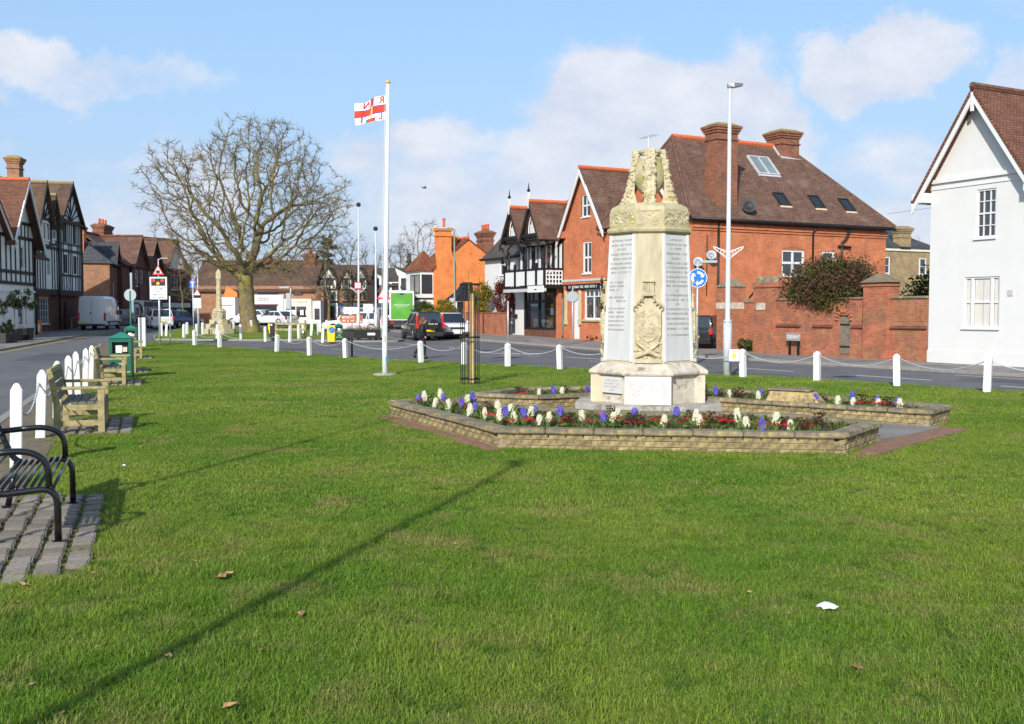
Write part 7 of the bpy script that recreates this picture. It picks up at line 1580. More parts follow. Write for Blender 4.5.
# stepped stone cross on the island
p = gp(217.5, 333.5, pz); e_ = empty('stone_cross', p, R(8), 'stone cross on stepped octagonal base beside the big tree', 'monument'); k_ = p.y/1000
zt = at(221, 269, p.y).z-p.z
for i, (hw, z0, z1) in enumerate(((1.05, -.2, .32), (.84, .32, .64), (.62, .64, .96), (.43, .96, 1.5))):
    MB().loft([octa(hw*.45, hw, z0), octa(hw*.45, hw, z1)]).build('step', 'stone_carved' if i < 3 else 'stone_lichen', e_, bevel=.02, loc=(.12, 0, 0))
MB().loft([octa(.2, .47, 1.5), octa(.12, .3, 1.72)]).build('cap', 'stone_lichen', e_, loc=(.12, 0, 0))
for s_ in (-.2, .2): MB().box(s_-.1, s_+.1, -.45, -.42, 1.1, 1.4).build('plaque', 'inscription', e_, loc=(.12, 0, 0))
MB().loft([octa(.09, .19, 1.7), octa(.06, .13, zt-.7)]).build('shaft', 'stone_lichen', e_, loc=(.12, 0, 0))
MB().box(-.05, .29, -.13, .13, zt-.7, zt-.25).build('lantern_head', 'stone_carved', e_, bevel=.03); MB().frus(-.05, .29, -.13, .13, zt-.249, .1, .14, -.02, .02, zt).build('finial', 'stone_carved', e_)
# post-and-rail barrier on the island and the little bench behind
e_ = empty('wooden_rail', gp(290, 338, pz), 0, 'weathered wooden bench rail on the tree island', 'fence'); Yw = e_.location.y; xa, xb = X(276, Yw)-e_.location.x, X(305, Yw)-e_.location.x
for x in (xa, (xa+xb)/2, xb): MB().box(x-.06, x+.06, -.05, .05, -.1, .95).build('post', 'bench_wood', e_)
for z_ in (.45, .8): MB().box(xa-.05, xb+.05, -.08, -.052, z_, z_+.14).build('rail', 'bench_wood', e_)
# ------------------------------------------------------------------ benches and paving pads
BDIR = PLD                                         # along the row of benches
BANG = math.atan2(BDIR.y, BDIR.x)-math.pi/2        # local y runs along the bench, local x is its front
NOGRASS = []
def pad_world(org, pts):
    c_, s_ = math.cos(BANG), math.sin(BANG); return [(org[0]+x*c_-y*s_, org[1]+x*s_+y*c_) for x, y in pts]
def wooden_bench(p, label, L=1.75):
    e_ = empty('wooden_bench', p, BANG, label, 'bench', 'wooden benches along the left road')
    for y in (.04, L-.04):
        MB().box(-.045, .045, y-.045, y+.045, -.03, .64).build('front_leg', 'bench_wood', e_, bevel=.006)
        mb = MB(); mb.extr([(-.63, y-.035, -.03), (-.54, y-.035, -.03), (-.54, y-.035, .45), (-.63, y-.035, .9), (-.70, y-.035, .9), (-.63, y-.035, .45)], (0, .07, 0)); mb.build('back_leg', 'bench_wood', e_, bevel=.006)
        MB().box(-.66, .09, y-.055, y+.055, .642, .685).build('armrest', 'bench_wood', e_, bevel=.012)
        MB().box(-.55, -.045, y-.03, y+.03, .345, .425).build('seat_rail', 'bench_wood', e_, bevel=.004)
        MB().box(-.55, -.045, y-.025, y+.025, .12, .2).build('lower_rail', 'bench_wood', e_, bevel=.004)
    MB().box(-.02, .02, .085, L-.085, .33, .42).build('front_rail', 'bench_grey', e_, bevel=.004)
    for i in range(5):
        x = -.03-i*.112
        MB().box(x-.048, x+.048, .07, L-.07, .428, .453).build('seat_slat', 'bench_grey', e_, bevel=.005)
    for i in range(3):
        z_ = .5+i*.135; x = -.585-(z_-.45)*.16
        mb = MB(); mb.box(-.014, .014, .075, L-.075, -.058, .058); mb.build('back_slat', 'bench_grey', e_, bevel=.004, loc=(x, 0, z_+.03), rot=(0, -.16, 0))
    MB().box(-.035, .035, .0, L, -.04, .04).build('top_rail', 'bench_wood', e_, bevel=.01, loc=(-.672, 0, .9), rot=(0, -.16, 0))
    return e_
sett = bevel_mesh(MB().box(-.5, .5, -.5, .5, -.5, .5).mesh('sett', 'cobble', fixn=True), .09, 2)
rs = random.Random(31)
def pad(org, x0, x1, y0, y1, label, roundness=0.0, rw=.185, big=False):
    e_ = empty('sett_paving', (org[0], org[1], gz(org[1])), BANG, label, 'paving')
    w = pad_world(org, [(x0, y0), (x1, y0), (x1, y1), (x0, y1)]) if not roundness else pad_world(org, [(x1-.1, y0+.35), (x1, y0+.9), (x1, y1), (x0, y1), (x0, y0), (x1-.9, y0)])
    NOGRASS.append(w)
    MB().box(x0, x1-.02, y0+.05, y1, -.1, -.004).build('mossy_joints', 'moss_joint', e_, loc=(0, 0, .008)) if not roundness else MB().prism([(x1-.1, y0+.3), (x1-.02, y0+.9), (x1-.02, y1), (x0, y1), (x0, y0+.05), (x1-.85, y0+.05)], -.1, .004).build('mossy_joints', 'moss_joint', e_)
    x = x1-rw/2; row = 0
    while x > x0+rw/2:
        y = y0+rs.uniform(0, .12)
        if roundness: y = y0+max(0, (x-(x1-.9)))**2*.55+rs.uniform(0, .08)
        while y < y1-.05:
            l_ = rs.uniform(.13, .21) if not big else rs.uniform(.18, .3)
            if e_.name and True:
                link('sett', sett, e_, (x+rs.uniform(-.006, .006), y+l_/2, .0+rs.uniform(-.012, .006)), (rs.uniform(-.06, .06), rs.uniform(-.07, .07), rs.uniform(-.07, .07)), (rw-.03+rs.uniform(-.02, .008), l_-.035, .07))
            y += l_
        x -= rw; row += 1
wb = [(gp(101.7, 433.7), 'nearest wooden bench, pale arms and grey slats, behind the black bench'), (gp(124, 385.4), 'second wooden bench from the front, in front of the large green bin'), (gp(134.5, 373.0), 'third wooden bench, beside the large green bin'), (gp(141, 358.8), 'farthest wooden bench, beside the white utility pillar')]
for i, (p, lb) in enumerate(wb):
    wooden_bench(p, lb)
    pad((p.x, p.y), -.8, .42, -.12, 2.0, 'grey sett paving under the %s wooden bench' % ['nearest', 'second', 'third', 'farthest'][i], big=i > 0)
# black tubular bench
p = gp(58.5, 545.5); p2 = gp(77.5, 505.5)
org = (p.x, p.y)
L = (p2-p).length
bb = empty('metal_bench', p, BANG, 'glossy black tubular steel bench on setts at the left edge', 'bench')
def curve(pts, n=6):
    """rounded polyline"""
    P = [Vector(q) for q in pts]; out = [P[0]]
    for i in range(1, len(P)-1):
        a = P[i]+(P[i-1]-P[i]).normalized()*min(.13, (P[i-1]-P[i]).length*.45); c = P[i]+(P[i+1]-P[i]).normalized()*min(.13, (P[i+1]-P[i]).length*.45)
        for k in range(n+1):
            t_ = k/n; out.append(a*(1-t_)**2+P[i]*2*t_*(1-t_)+c*t_*t_)
    return out+[P[-1]]
for y in (0.0, L):
    MB().tube(curve([(0, y, -.02), (.0, y, .44), (-.46, y, .40), (-.67, y, .95)]), .026, 10).build('side_frame', 'steel_black', bb, True)
    MB().tube(curve([(-.58, y, .70), (-.20, y, .73), (-.06, y, .64), (-.055, y, .45)]), .025, 10).build('armrest', 'steel_black', bb, True)
    MB().tube([(-.45, y, .42), (-.54, y, -.02)], .026, 10).build('back_leg', 'steel_black', bb, True)
    for x in (0, -.54): MB().lathe([(.045, -.005), (.045, .012), (.03, .014)], 10, (x, y, .03)).build('foot_plate', 'steel_black', bb)
for i in range(9):
    x = -.03-i*.05; z_ = .452-.002*i-(.02 if i == 0 else 0)
    MB().tube([(x, .0, z_), (x, L, z_)], .0135, 8).build('seat_slat', 'steel_black', bb, True)
for i in range(8):
    t_ = .1+i*.058; x = -.47-t_*.36; z_ = .42+t_*.93
    MB().tube([(x, .0, z_), (x, L, z_)], .0125, 8).build('back_slat', 'steel_black', bb, True)
MB().tube([(-.67, -.02, .95), (-.67, L+.02, .95)], .024, 10).build('top_rail', 'steel_black', bb, True)
pad(org, -1.5, .27, -1.25, L+.45, 'grey granite sett pad with mossy joints under the black bench', roundness=1)
# ------------------------------------------------------------------ leaves and litter on the lawn
lfm = []
for v in range(3):
    mb = MB(); n = 9; vs = []
    for i in range(n):
        a = 2*math.pi*i/n; r_ = .045*(1 if i % 2 else .55)*rs.uniform(.8, 1.2); vs.append((r_*math.cos(a)*1.5, r_*math.sin(a), rs.uniform(.0, .03)))
    vs.append((0, 0, .006)); mb.add(vs, [(i, (i+1) % n, n) for i in range(n)]); lfm.append(mb.mesh('leaf', 'leaf_dry', False, False))
lv = [((222, 581), 1.5, 'largest pale brown fallen leaf on the grass below the bench'), ((228, 578), 1.0, 'small brown leaf touching the largest fallen leaf'), ((26, 589), 1.1, 'brown leaf on the grass beside the sett pad'), ((95, 576), .7, None), ((160, 576), .6, None), ((195, 564), .7, None), ((309, 562.5), .6, None), ((302, 618), .8, None), ((100, 651), .7, None), ((169, 661), .8, None), ((262, 655), .7, None), ((226, 715), 1.2, 'dark curled leaf near the bottom edge of the lawn'), ((857, 672), .9, 'tan leaf on the grass right of the centre foreground'), ((862, 571), .6, None), ((749, 596), .5, None), ((822, 672), .5, None), ((154, 477), .7, None), ((456, 547), .6, None), ((458, 551), .5, None), ((140, 449), .8, None), ((15, 607), .7, None), ((64, 718), .9, None), ((30, 690), .6, None)]
lv.sort(key=lambda q: q[0][0]); nl_ = 0
for (x, y), s_, lb in lv:
    q = gp(x, y); o = link('fallen_leaf', rs.choice(lfm), None, (q.x, q.y, q.z+.022), (rs.uniform(-.4, .4), rs.uniform(-.4, .4), rs.random()*6), (s_*.68, s_*.68, s_*.68))
    if not lb: lb = 'small brown fallen leaf on the lawn, %s such leaf from the left' % ordn(nl_); nl_ += 1
    tag(o, lb, 'leaf', 'fallen leaves on the lawn')
q = gp(827, 612); mb = MB(); n = 12; vs = []
for i in range(n):
    a = 2*math.pi*i/n; vs.append((.062*math.cos(a)*rs.uniform(.8, 1.2), .05*math.sin(a)*rs.uniform(.7, 1.2), .035+rs.uniform(-.008, .015)))
vs.append((0, 0, .055)); mb.add(vs, [(i, (i+1) % n, n) for i in range(n)])
tag(mb.build('paper_litter', 'litter_white', None, loc=q, fixn=False), 'crumpled white paper scrap on the grass at lower right', 'litter')
for (x, y) in ((124, 467), (98, 366)):
    q = gp(x, y); o = link('paper_litter', bpy.data.objects['paper_litter'].data, None, q, None, (.35, .35, .6)); tag(o, 'tiny white paper fleck on the grass near the benches', 'litter', 'paper flecks')
# ------------------------------------------------------------------ vehicles
def rrect(x, hw, z0, z1, r_=.1):
    return [(x, -hw*.93, z0), (x, hw*.93, z0), (x, hw, z0+r_), (x, hw, z1-r_*1.2), (x, hw*.95, z1), (x, -hw*.95, z1), (x, -hw, z1-r_*1.2), (x, -hw, z0+r_)]
def wheel(parent, x, y, r_, w_=.2, side=1):
    t_ = MB(); n = 20; prof = [(r_*.62, -w_/2), (r_*.94, -w_/2), (r_, -w_*.3), (r_, w_*.3), (r_*.94, w_/2), (r_*.62, w_/2)]
    vs = [(x+a*math.cos(2*math.pi*k/n), y+b, r_+a*math.sin(2*math.pi*k/n)) for a, b in prof for k in range(n)]
    t_.add(vs, [(i*n+k, i*n+(k+1) % n, ((i+1) % 6)*n+(k+1) % n, ((i+1) % 6)*n+k) for i in range(6) for k in range(n)])
    w = t_.build('wheel', 'tyre', parent, True)
    rm_ = MB(); rm_.add([(x+r_*.6*math.cos(2*math.pi*k/n), y+side*w_*.3, r_+r_*.6*math.sin(2*math.pi*k/n)) for k in range(n)], [tuple(range(n))])
    for k in range(5): a = k*1.2566; rm_.bar((x, y+side*w_*.38, r_), (x+r_*.58*math.cos(a), y+side*w_*.38, r_+r_*.58*math.sin(a)), .05, r_*.18, (0, 1, 0))
    rm_.build('rim', 'alloy', w)
def car(name, label, px, Y, heading, paint, L=4.3, W_=1.8, H=1.65, belt=.95, hood=.95, nose=.75, tail=.95, cab=(-.46, .18), roofx=(-.42, -.02), cat='car', spare=False, group=None, z=None):
    """local x forward; cab: belt-line ends, roofx: roof ends, as fractions of the length"""
    e_ = empty(name, (X(px, Y), Y, z if z is not None else rz(Y)+.01), heading, label, cat, group); hw = W_/2; g = .22
    st = [(-L/2, hw*.86, g+.1, tail-.05), (-L/2+.08, hw*.95, g, tail), (-L*.36, hw, g, belt), (L*.1, hw, g, belt), (L*.24, hw, g, hood), (L*.4, hw*.96, g, hood-.06), (L/2-.12, hw*.9, g+.02, nose), (L/2, hw*.78, g+.14, nose-.12)]
    MB().loft([rrect(x, w_, z0, z1) for x, w_, z0, z1 in st]).build('body', paint, e_, True, bevel=.03)
    x0, x1 = cab[0]*L, cab[1]*L; r0, r1 = roofx[0]*L, roofx[1]*L; wr = hw*.78; wb_ = hw*.94
    MB().loft([[(x0, -wb_, belt-.04), (x1, -wb_, belt-.04), (x1, wb_, belt-.04), (x0, wb_, belt-.04)], [(r0, -wr, H-.06), (r1, -wr, H-.06), (r1, wr, H-.06), (r0, wr, H-.06)], [(r0+.1, -wr+.1, H), (r1-.12, -wr+.1, H), (r1-.12, wr-.1, H), (r0+.1, wr-.1, H)]]).build('cabin', paint, e_, True, bevel=.04)
    lerp = lambda a, b, t_: tuple(a[i]+(b[i]-a[i])*t_ for i in range(3))
    def glass_quad(nm, A, B, C_, D, off, ins=.1):
        c_ = [sum(q[i] for q in (A, B, C_, D))/4 for i in range(3)]; pts = [Vector(lerp(q, c_, ins))+Vector(off) for q in (A, B, C_, D)]; return MB().poly(pts).build(nm, 'car_glass', e_, fixn=False)
    zb, zt = belt, H-.05
    glass_quad('rear_window', (x0, wb_, zb), (x0, -wb_, zb), (r0, -wr, zt), (r0, wr, zt), (-.035, 0, .012), .13)
    glass_quad('windscreen', (x1, -wb_, zb), (x1, wb_, zb), (r1, wr, zt), (r1, -wr, zt), (.03, 0, .03), .1)
    for s_ in (-1, 1):
        A, B, C_, D = (x0, s_*wb_, zb), (x1, s_*wb_, zb), (r1, s_*wr, zt), (r0, s_*wr, zt)
        for a, b in ((.06, .36), (.4, .64), (.67, .93)):
            q = [lerp(lerp(A, B, a), lerp(D, C_, a), .12), lerp(lerp(A, B, b), lerp(D, C_, b), .12), lerp(lerp(A, B, b), lerp(D, C_, b), .88), lerp(lerp(A, B, a), lerp(D, C_, a), .88)]
            if s_ > 0: q = q[::-1]
            MB().poly([Vector(p)+Vector((0, s_*.022, .012)) for p in q]).build('side_window', 'car_glass', e_, fixn=False)
        MB().box(-L/2-.012, -L/2+.1, s_*hw*.9-.1, s_*hw*.9+.06, tail-.28, tail+.0).build('tail_light', 'tail_red', e_, bevel=.015)
        MB().box(L/2-.2, L/2-.04, s_*hw*.72-.16, s_*hw*.72+.12, nose-.24, nose-.05).build('headlight', 'lamp_clear', e_, bevel=.02)
        MB().box(x1-.35, x1-.2, s_*(hw+.06)-.09, s_*(hw+.06)+.09, belt, belt+.15).build('mirror', paint, e_, bevel=.02)
        for x in (-L*.31, L*.31): wheel(e_, x, s_*(hw-.1), .33 if H < 1.6 else .36, .21, s_)
    MB().box(-L/2-.06, -L/2+.1, -hw*.9, hw*.9, g, g+.26).build('rear_bumper', 'trim_dark' if spare else paint, e_, bevel=.04); MB().box(L/2-.2, L/2+.03, -hw*.82, hw*.82, g, g+.2).build('front_bumper', 'trim_dark', e_, bevel=.04)
    MB().box(L/2-.08, L/2+.012, -hw*.5, hw*.5, nose-.24, nose-.1).build('grille', 'trim_dark', e_)
    MB().box(-L/2-.075, -L/2-.062, -.26, .26, g+.28 if not spare else g+.3, g+.4).build('rear_plate', 'yellow', e_); MB().box(L/2+.032, L/2+.045, -.26, .26, g+.1, g+.21).build('front_plate', 'sign_white', e_)
    if spare:
        mb = MB(); n = 22; mb.extr([(-L/2-.2, .33*math.cos(2*math.pi*k/n)-.12, .93+.33*math.sin(2*math.pi*k/n)) for k in range(n)], (.18, 0, 0)); s2_ = mb.build('spare_wheel', 'car_black', e_, bevel=.04)
        mb = MB(); tmp = MB(); marks(tmp, -.36, .14, 0, .07, 0, rg, .2); mb.add([(-L/2-.215+v[1], -v[0]-.2, .93+v[2]) for v in tmp.v], tmp.f); mb.build('lettering', 'sign_white', s2_, uv=False)
        for s_ in (-1, 1): MB().box(x0-.03, x0+.1, s_*wb_*.93-.06, s_*wb_*.93+.05, 1.0, H-.2).build('tail_light', 'tail_red', e_, bevel=.02); MB().box(x0+.02, x0+.14, s_*wb_*.9-.05, s_*wb_*.9+.04, H-.2, H-.08).build('indicator', 'lamp_amber', e_)
    return e_
# headings: local +x; facing away along -a means angle of (-a2)
HA = math.atan2(-a2.y, -a2.x)
car('black_car', 'black off-roader with rear spare wheel waiting at the junction', 421.5, 61.5, HA-R(8), 'car_black', 4.4, 1.78, 1.68, .98, .98, .8, .98, (-.47, .18), (-.44, -.02), spare=True)
car('white_car', 'white off-road car facing the green, behind the black one', 451, 63.5, HA+math.pi-R(12), 'paint_van', 4.2, 1.82, 1.6, .95, .98, .82, .9, (-.46, .2), (-.4, .02))
car('parked_white_car', 'white hatchback parked by the shops left of the tree', 160, 82, R(115), 'paint_van', 4.2, 1.8, 1.6, .95, .95, .75, .98, (-.47, .2), (-.42, 0))
car('parked_blue_car', 'dark blue car parked beside the white hatchback', 181, 84, R(70), 'car_blue', 4.1, 1.75, 1.45, .9, .85, .7, .92, (-.46, .2), (-.4, 0))
car('white_coupe', 'white low coupe side-on before the white shops', 274, 91, R(150), 'paint_van', 4.4, 1.8, 1.3, .83, .8, .62, .83, (-.42, .2), (-.28, .0))
car('white_saloon', 'white car at left edge of the big white shop front', 250, 92, R(168), 'paint_van', 4.3, 1.8, 1.4, .88, .85, .68, .88, (-.44, .2), (-.3, .0))
car('parked_white_estate', 'white car partly hidden behind the black flower trough', 352, 74, R(190), 'paint_van', 4.4, 1.8, 1.5, .9, .88, .7, .95, (-.47, .18), (-.42, 0))
car('white_pickup', 'white vehicle with yellow rear panel behind the flower trough', 374, 78, R(80), 'paint_van', 4.6, 1.9, 1.75, 1.0, 1.0, .8, 1.0, (-.47, .2), (-.44, 0))
car('dark_parked_car', 'dark grey car parked ahead of the white van', 121, 88, R(108), 'car_grey', 4.3, 1.8, 1.5)
car('driveway_car', 'black car half hidden in the brick house driveway', 708.5, 50.5, R(60), 'car_black', 4.1, 1.75, 1.6, z=rz(50)+.11)
# white panel van, rear towards us
p = Vector((X(101, 78), 78.0, rz(78)+.01)); vn = empty('white_van', p, R(100), 'high-roofed white panel van parked by the timbered inn', 'van'); Lv, Wv, Hv = 5.8, 2.0, 2.62
def vr(x, w_, z0, z1, t_): return [(x, -w_*.97, z0), (x, w_*.97, z0), (x, w_, z0+.2), (x, w_, 1.2), (x, w_*t_, z1-.18), (x, w_*t_*.86, z1), (x, -w_*t_*.86, z1), (x, -w_*t_, z1-.18), (x, -w_, 1.2), (x, -w_, z0+.2)]
MB().loft([vr(-2.9, .97, .45, 2.5, .9), vr(-2.82, 1.0, .4, 2.6, .9), vr(.9, 1.0, .4, 2.62, .9), vr(1.5, .99, .4, 2.45, .88), vr(2.05, .97, .4, 1.5, .93), vr(2.75, .9, .42, 1.2, .93), vr(2.9, .8, .5, .95, .95)]).build('body', 'paint_van', vn, True, bevel=.03)
MB().poly([(1.58, -.78, 2.38), (1.58, .78, 2.38), (2.1, .85, 1.48), (2.1, -.85, 1.48)]).build('windscreen', 'car_glass', vn, loc=(.04, 0, .02))
MB().box(-2.915, -2.9, -.006, .006, .5, 2.45).build('door_gap', 'trim_dark', vn); MB().box(-2.93, -2.9, .05, .12, 1.25, 1.4).build('door_handle', 'trim_dark', vn)
for s_ in (-1, 1):
    MB().box(-2.93, -2.78, s_*.93-.07, s_*.93+.08, .75, 1.35).build('tail_light', 'tail_red', vn, bevel=.01); MB().box(.95, 1.7, s_*.985-.01, s_*.985+.01, 1.25, 1.9).build('side_window', 'car_glass', vn)
    MB().box(1.6, 1.75, s_*1.12-.12, s_*1.12+.1, 1.2, 1.55).build('mirror', 'trim_dark', vn); MB().box(-2.6, 2.0, s_*1.01-.012, s_*1.01+.012, .62, .72).build('side_trim', 'trim_dark', vn)
    for x in (-1.75, 1.85): wheel(vn, x, s_*.88, .36, .24, s_)
MB().box(-2.98, -2.8, -.95, .95, .36, .52).build('rear_bumper', 'trim_dark', vn, bevel=.03); MB().box(-2.925, -2.905, .35, .85, .56, .67).build('rear_plate', 'yellow', vn); MB().box(-2.99, -2.97, -.9, -.7, .42, .5).build('reflector', 'tail_red', vn)
# green box truck, rear view
Yt = 79.0; tk = empty('delivery_truck', (X(401.5, Yt), Yt, rz(Yt)+.01), R(97), 'delivery truck with bright green rear door and white frame', 'truck')
MB().box(-2.4, 2.2, -.95, .95, .75, 3.0).build('box_body', 'paint_van', tk, bevel=.03); MB().box(-2.43, -2.401, -.82, .82, .85, 2.85).build('rear_door', 'truck_green', tk); MB().box(-2.46, -2.431, -.14, .14, 2.72, 2.82).build('latch', 'trim_dark', tk)
text('lettering', 'waitrose.com', .22, 'sign_white', tk, (-2.434, .0, 1.95), (math.pi/2, 0, -math.pi/2), ext=.001); mb = MB(); tmp = MB(); marks(tmp, -.4, .4, 0, .06, 0, rg, .25); mb.add([(-2.434+v[1], -v[0], 1.76+v[2]) for v in tmp.v], tmp.f); mb.build('lettering', 'sign_white', tk, uv=False)
MB().loft([[(2.3, -.95, .5), (2.3, .95, .5), (2.3, .95, 2.4), (2.3, -.95, 2.4)], [(3.3, -.95, .5), (3.3, .95, .5), (3.3, .9, 2.35), (3.3, -.9, 2.35)], [(3.9, -.93, .5), (3.9, .93, .5), (3.9, .9, 1.3), (3.9, -.9, 1.3)]]).build('cab', 'paint_van', tk, bevel=.05); MB().box(-2.45, -2.3, -.95, .95, .45, .7).build('rear_bumper', 'trim_dark', tk)
for s_ in (-1, 1):
    MB().box(-2.47, -2.451, s_*.72-.14, s_*.72+.14, .52, .64).build('tail_light', 'tail_red', tk); MB().box(2.9, 3.05, s_*1.12-.1, s_*1.12+.1, 1.5, 2.0).build('mirror', 'trim_dark', tk)
    for x in (-1.5, 2.9): wheel(tk, x, s_*.8, .36, .24, s_)
# ------------------------------------------------------------------ person walking by the chain posts
pp = Vector((X(422, 41.8), 41.8, rz(41.8))); pn = empty('person', pp, R(12), 'person with long auburn hair in black padded jacket and dark trousers, walking', 'person')
def skin(name, mat, verts, edges, radii, parent, sub=2, root=0):
    me = bpy.data.meshes.new(name); me.from_pydata(verts, edges, []); o = link(name, me, parent); md = o.modifiers.new('skin', 'SKIN')
    for i, r_ in enumerate(radii): me.skin_vertices[0].data[i].radius = r_ if isinstance(r_, tuple) else (r_, r_)
    me.skin_vertices[0].data[root].use_root = True; md.use_smooth_shade = True
    s_ = o.modifiers.new('sub', 'SUBSURF'); s_.levels = sub; s_.render_levels = sub; me.materials.append(M[mat]); return o
# local x = walking direction (to the right), y depth, z up
bv = [(0, 0, .9), (0, 0, 1.1), (.02, 0, 1.32), (.04, 0, 1.42), (.06, 0, 1.5), (.07, 0, 1.58), (.085, 0, 1.64),
      (.02, -.09, .86), (.1, -.1, .5), (.08, -.1, .09), (.2, -.1, .04), (0, .09, .86), (-.08, .1, .5), (-.33, .1, .17), (-.25, .1, .05),
      (.02, -.17, 1.36), (-.05, -.22, 1.12), (.1, -.2, .92), (.15, -.2, .86), (.02, .17, 1.36), (.05, .22, 1.1), (.24, .18, 1.0), (.3, .17, .98)]
be = [(0, 1), (1, 2), (2, 3), (3, 4), (4, 5), (5, 6), (0, 7), (7, 8), (8, 9), (9, 10), (0, 11), (11, 12), (12, 13), (13, 14), (2, 15), (15, 16), (16, 17), (17, 18), (2, 19), (19, 20), (20, 21), (21, 22)]
br_ = [.12, .11, .12, .06, .055, .09, .06, .09, .06, .04, .035, .09, .06, .04, .035, .06, .048, .032, .034, .06, .048, .032, .034]
skin('body', 'skin', bv, be, br_, pn)
jk = skin('jacket', 'jacket', [bv[0][:2]+(.8,), bv[1], bv[2], (.035, 0, 1.44)]+[bv[i] for i in (15, 16, 17, 19, 20, 21)], [(0, 1), (1, 2), (2, 3), (2, 4), (4, 5), (5, 6), (2, 7), (7, 8), (8, 9)], [.19, .165, .165, .09, .095, .08, .06, .095, .08, .06], pn, root=1)
MB().tube([(.07+.1*math.cos(a*.785), .1*math.sin(a*.785), 1.45+.03*math.cos(a*.785)) for a in range(9)], .045, 7, False).build('hood_trim', 'fur', jk, True)
skin('trousers', 'trousers', [(0, 0, .9)]+[bv[i] for i in (7, 8, 9, 11, 12, 13)], [(0, 1), (1, 2), (2, 3), (0, 4), (4, 5), (5, 6)], [.135, .11, .078, .06, .11, .078, .06], pn)
for a, b in (((.05, -.1, .06), (.22, -.1, .045)), ((-.36, .1, .15), (-.24, .1, .05))): MB().tube([a, tuple((Vector(a)+Vector(b))/2+Vector((0, 0, .01))), b], [.055, .055, .04], 8).build('shoe', 'paint_black', pn, True)
hr = MB(); hr.ico((.06, 0, 1.63), .118, 2, (1, .98, 1.05)); hr.tube([(-.01, 0, 1.6), (-.05, 0, 1.45), (-.04, 0, 1.32)], [.1, .1, .05], 8); hr.build('hair', 'hair_red', pn, True)
fc = MB(); fc.ico((.105, -.012, 1.59), .09, 2, (.9, .85, 1.15)); fc.ico((.185, -.012, 1.585), .018, 1, (1, .8, 1.3)); fc.build('face', 'skin', pn, True)
for y in (-.05, .025): MB().ico((.172, y, 1.615), .011, 1).build('eye', 'paint_black', pn)
MB().ico((.178, -.012, 1.535), .014, 1, (.5, 1.8, .5)).build('mouth', 'flag_red', pn)
# ------------------------------------------------------------------ trees grown by space colonisation
def grow(seed, trunk_h, trunk_lean, C_, R_, nattr, step=.34, kill=.62, infl=4.0, zmin=3.5, tip=.011, expo=2.35, wob=.12, lobes=7, clus=0):
    g = np.random.default_rng(seed)
    P = []
    lob = g.normal(size=(lobes, 3)); lob /= np.linalg.norm(lob, axis=1)[:, None]; la = g.uniform(-.2, .17, lobes)
    while len(P) < nattr:
        q = g.uniform(-1, 1, 3); r_ = np.linalg.norm(q)
        if r_ > 1 or r_ < .05: continue
        lim = 1+sum(a*np.exp(-6*(1-np.dot(q/r_, l_))) for a, l_ in zip(la, lob))
        if r_ > lim or g.random() > .25+.75*r_: continue
        p = np.array(C_)+q*np.array(R_)
        if p[2] < zmin+.25*abs(g.normal()): continue
        P.append(p)
    P = np.array(P)
    if clus:
        cc = P[:clus]; rel = np.linalg.norm((cc-np.array(C_))/np.array(R_), axis=1); sg_ = .7+.35*g.random(len(cc)); k_ = g.integers(0, clus, nattr); P = cc[k_]+g.normal(size=(nattr, 3))*sg_[k_][:, None]*np.array([1, 1, .85]); P = P[(P[:, 2] > zmin) & (np.linalg.norm((P-np.array(C_))/np.array(R_), axis=1) < 1.04)]
    nodes = [np.array([0, 0, -.2])]; par = [-1]
    z = 0
    while z < trunk_h:
        z += step; nodes.append(np.array([trunk_lean[0]*z/trunk_h+g.normal()*.015, trunk_lean[1]*z/trunk_h, z])); par.append(len(nodes)-2)
    near = np.full(len(P), 1e9); ni = np.zeros(len(P), int); alive = np.ones(len(P), bool)
    def upd(start):
        nonlocal near, ni
        Nn = np.array(nodes[start:])
        for b in range(0, len(Nn), 64):
            D = np.linalg.norm(P[:, None, :]-Nn[None, b:b+64, :], axis=2); m_ = D.min(1); k = D.argmin(1); c_ = m_ < near; near[c_] = m_[c_]; ni[c_] = k[c_]+start+b
    upd(max(0, len(nodes)-4)); 
    for it in range(130):
        alive &= near > kill
        act = alive & (near < infl) if it > 12 else alive
        if not act.any(): break
        acc = {}
        for i in np.nonzero(act)[0]:
            d = P[i]-nodes[ni[i]]; d = d/(np.linalg.norm(d)+1e-9); acc.setdefault(ni[i], []).append(d)
        st = len(nodes)
        for k, ds in acc.items():
            d = np.mean(ds, 0)+g.normal(size=3)*wob
            if par[k] >= 0: q = nodes[k]-nodes[par[k]]; d = d+.45*q/(np.linalg.norm(q)+1e-9)
            d /= np.linalg.norm(d)+1e-9
            nodes.append(nodes[k]+d*step); par.append(k)
        upd(st)
        if len(nodes) > 9000: break
    N = np.array(nodes); n = len(N); r_ = np.zeros(n); ch = [[] for _ in range(n)]
    for i in range(1, n): ch[par[i]].append(i)
    for i in range(n-1, -1, -1): r_[i] = tip if not ch[i] else (sum(r_[c]**expo for c in ch[i]))**(1/expo)
    return N, par, ch, r_
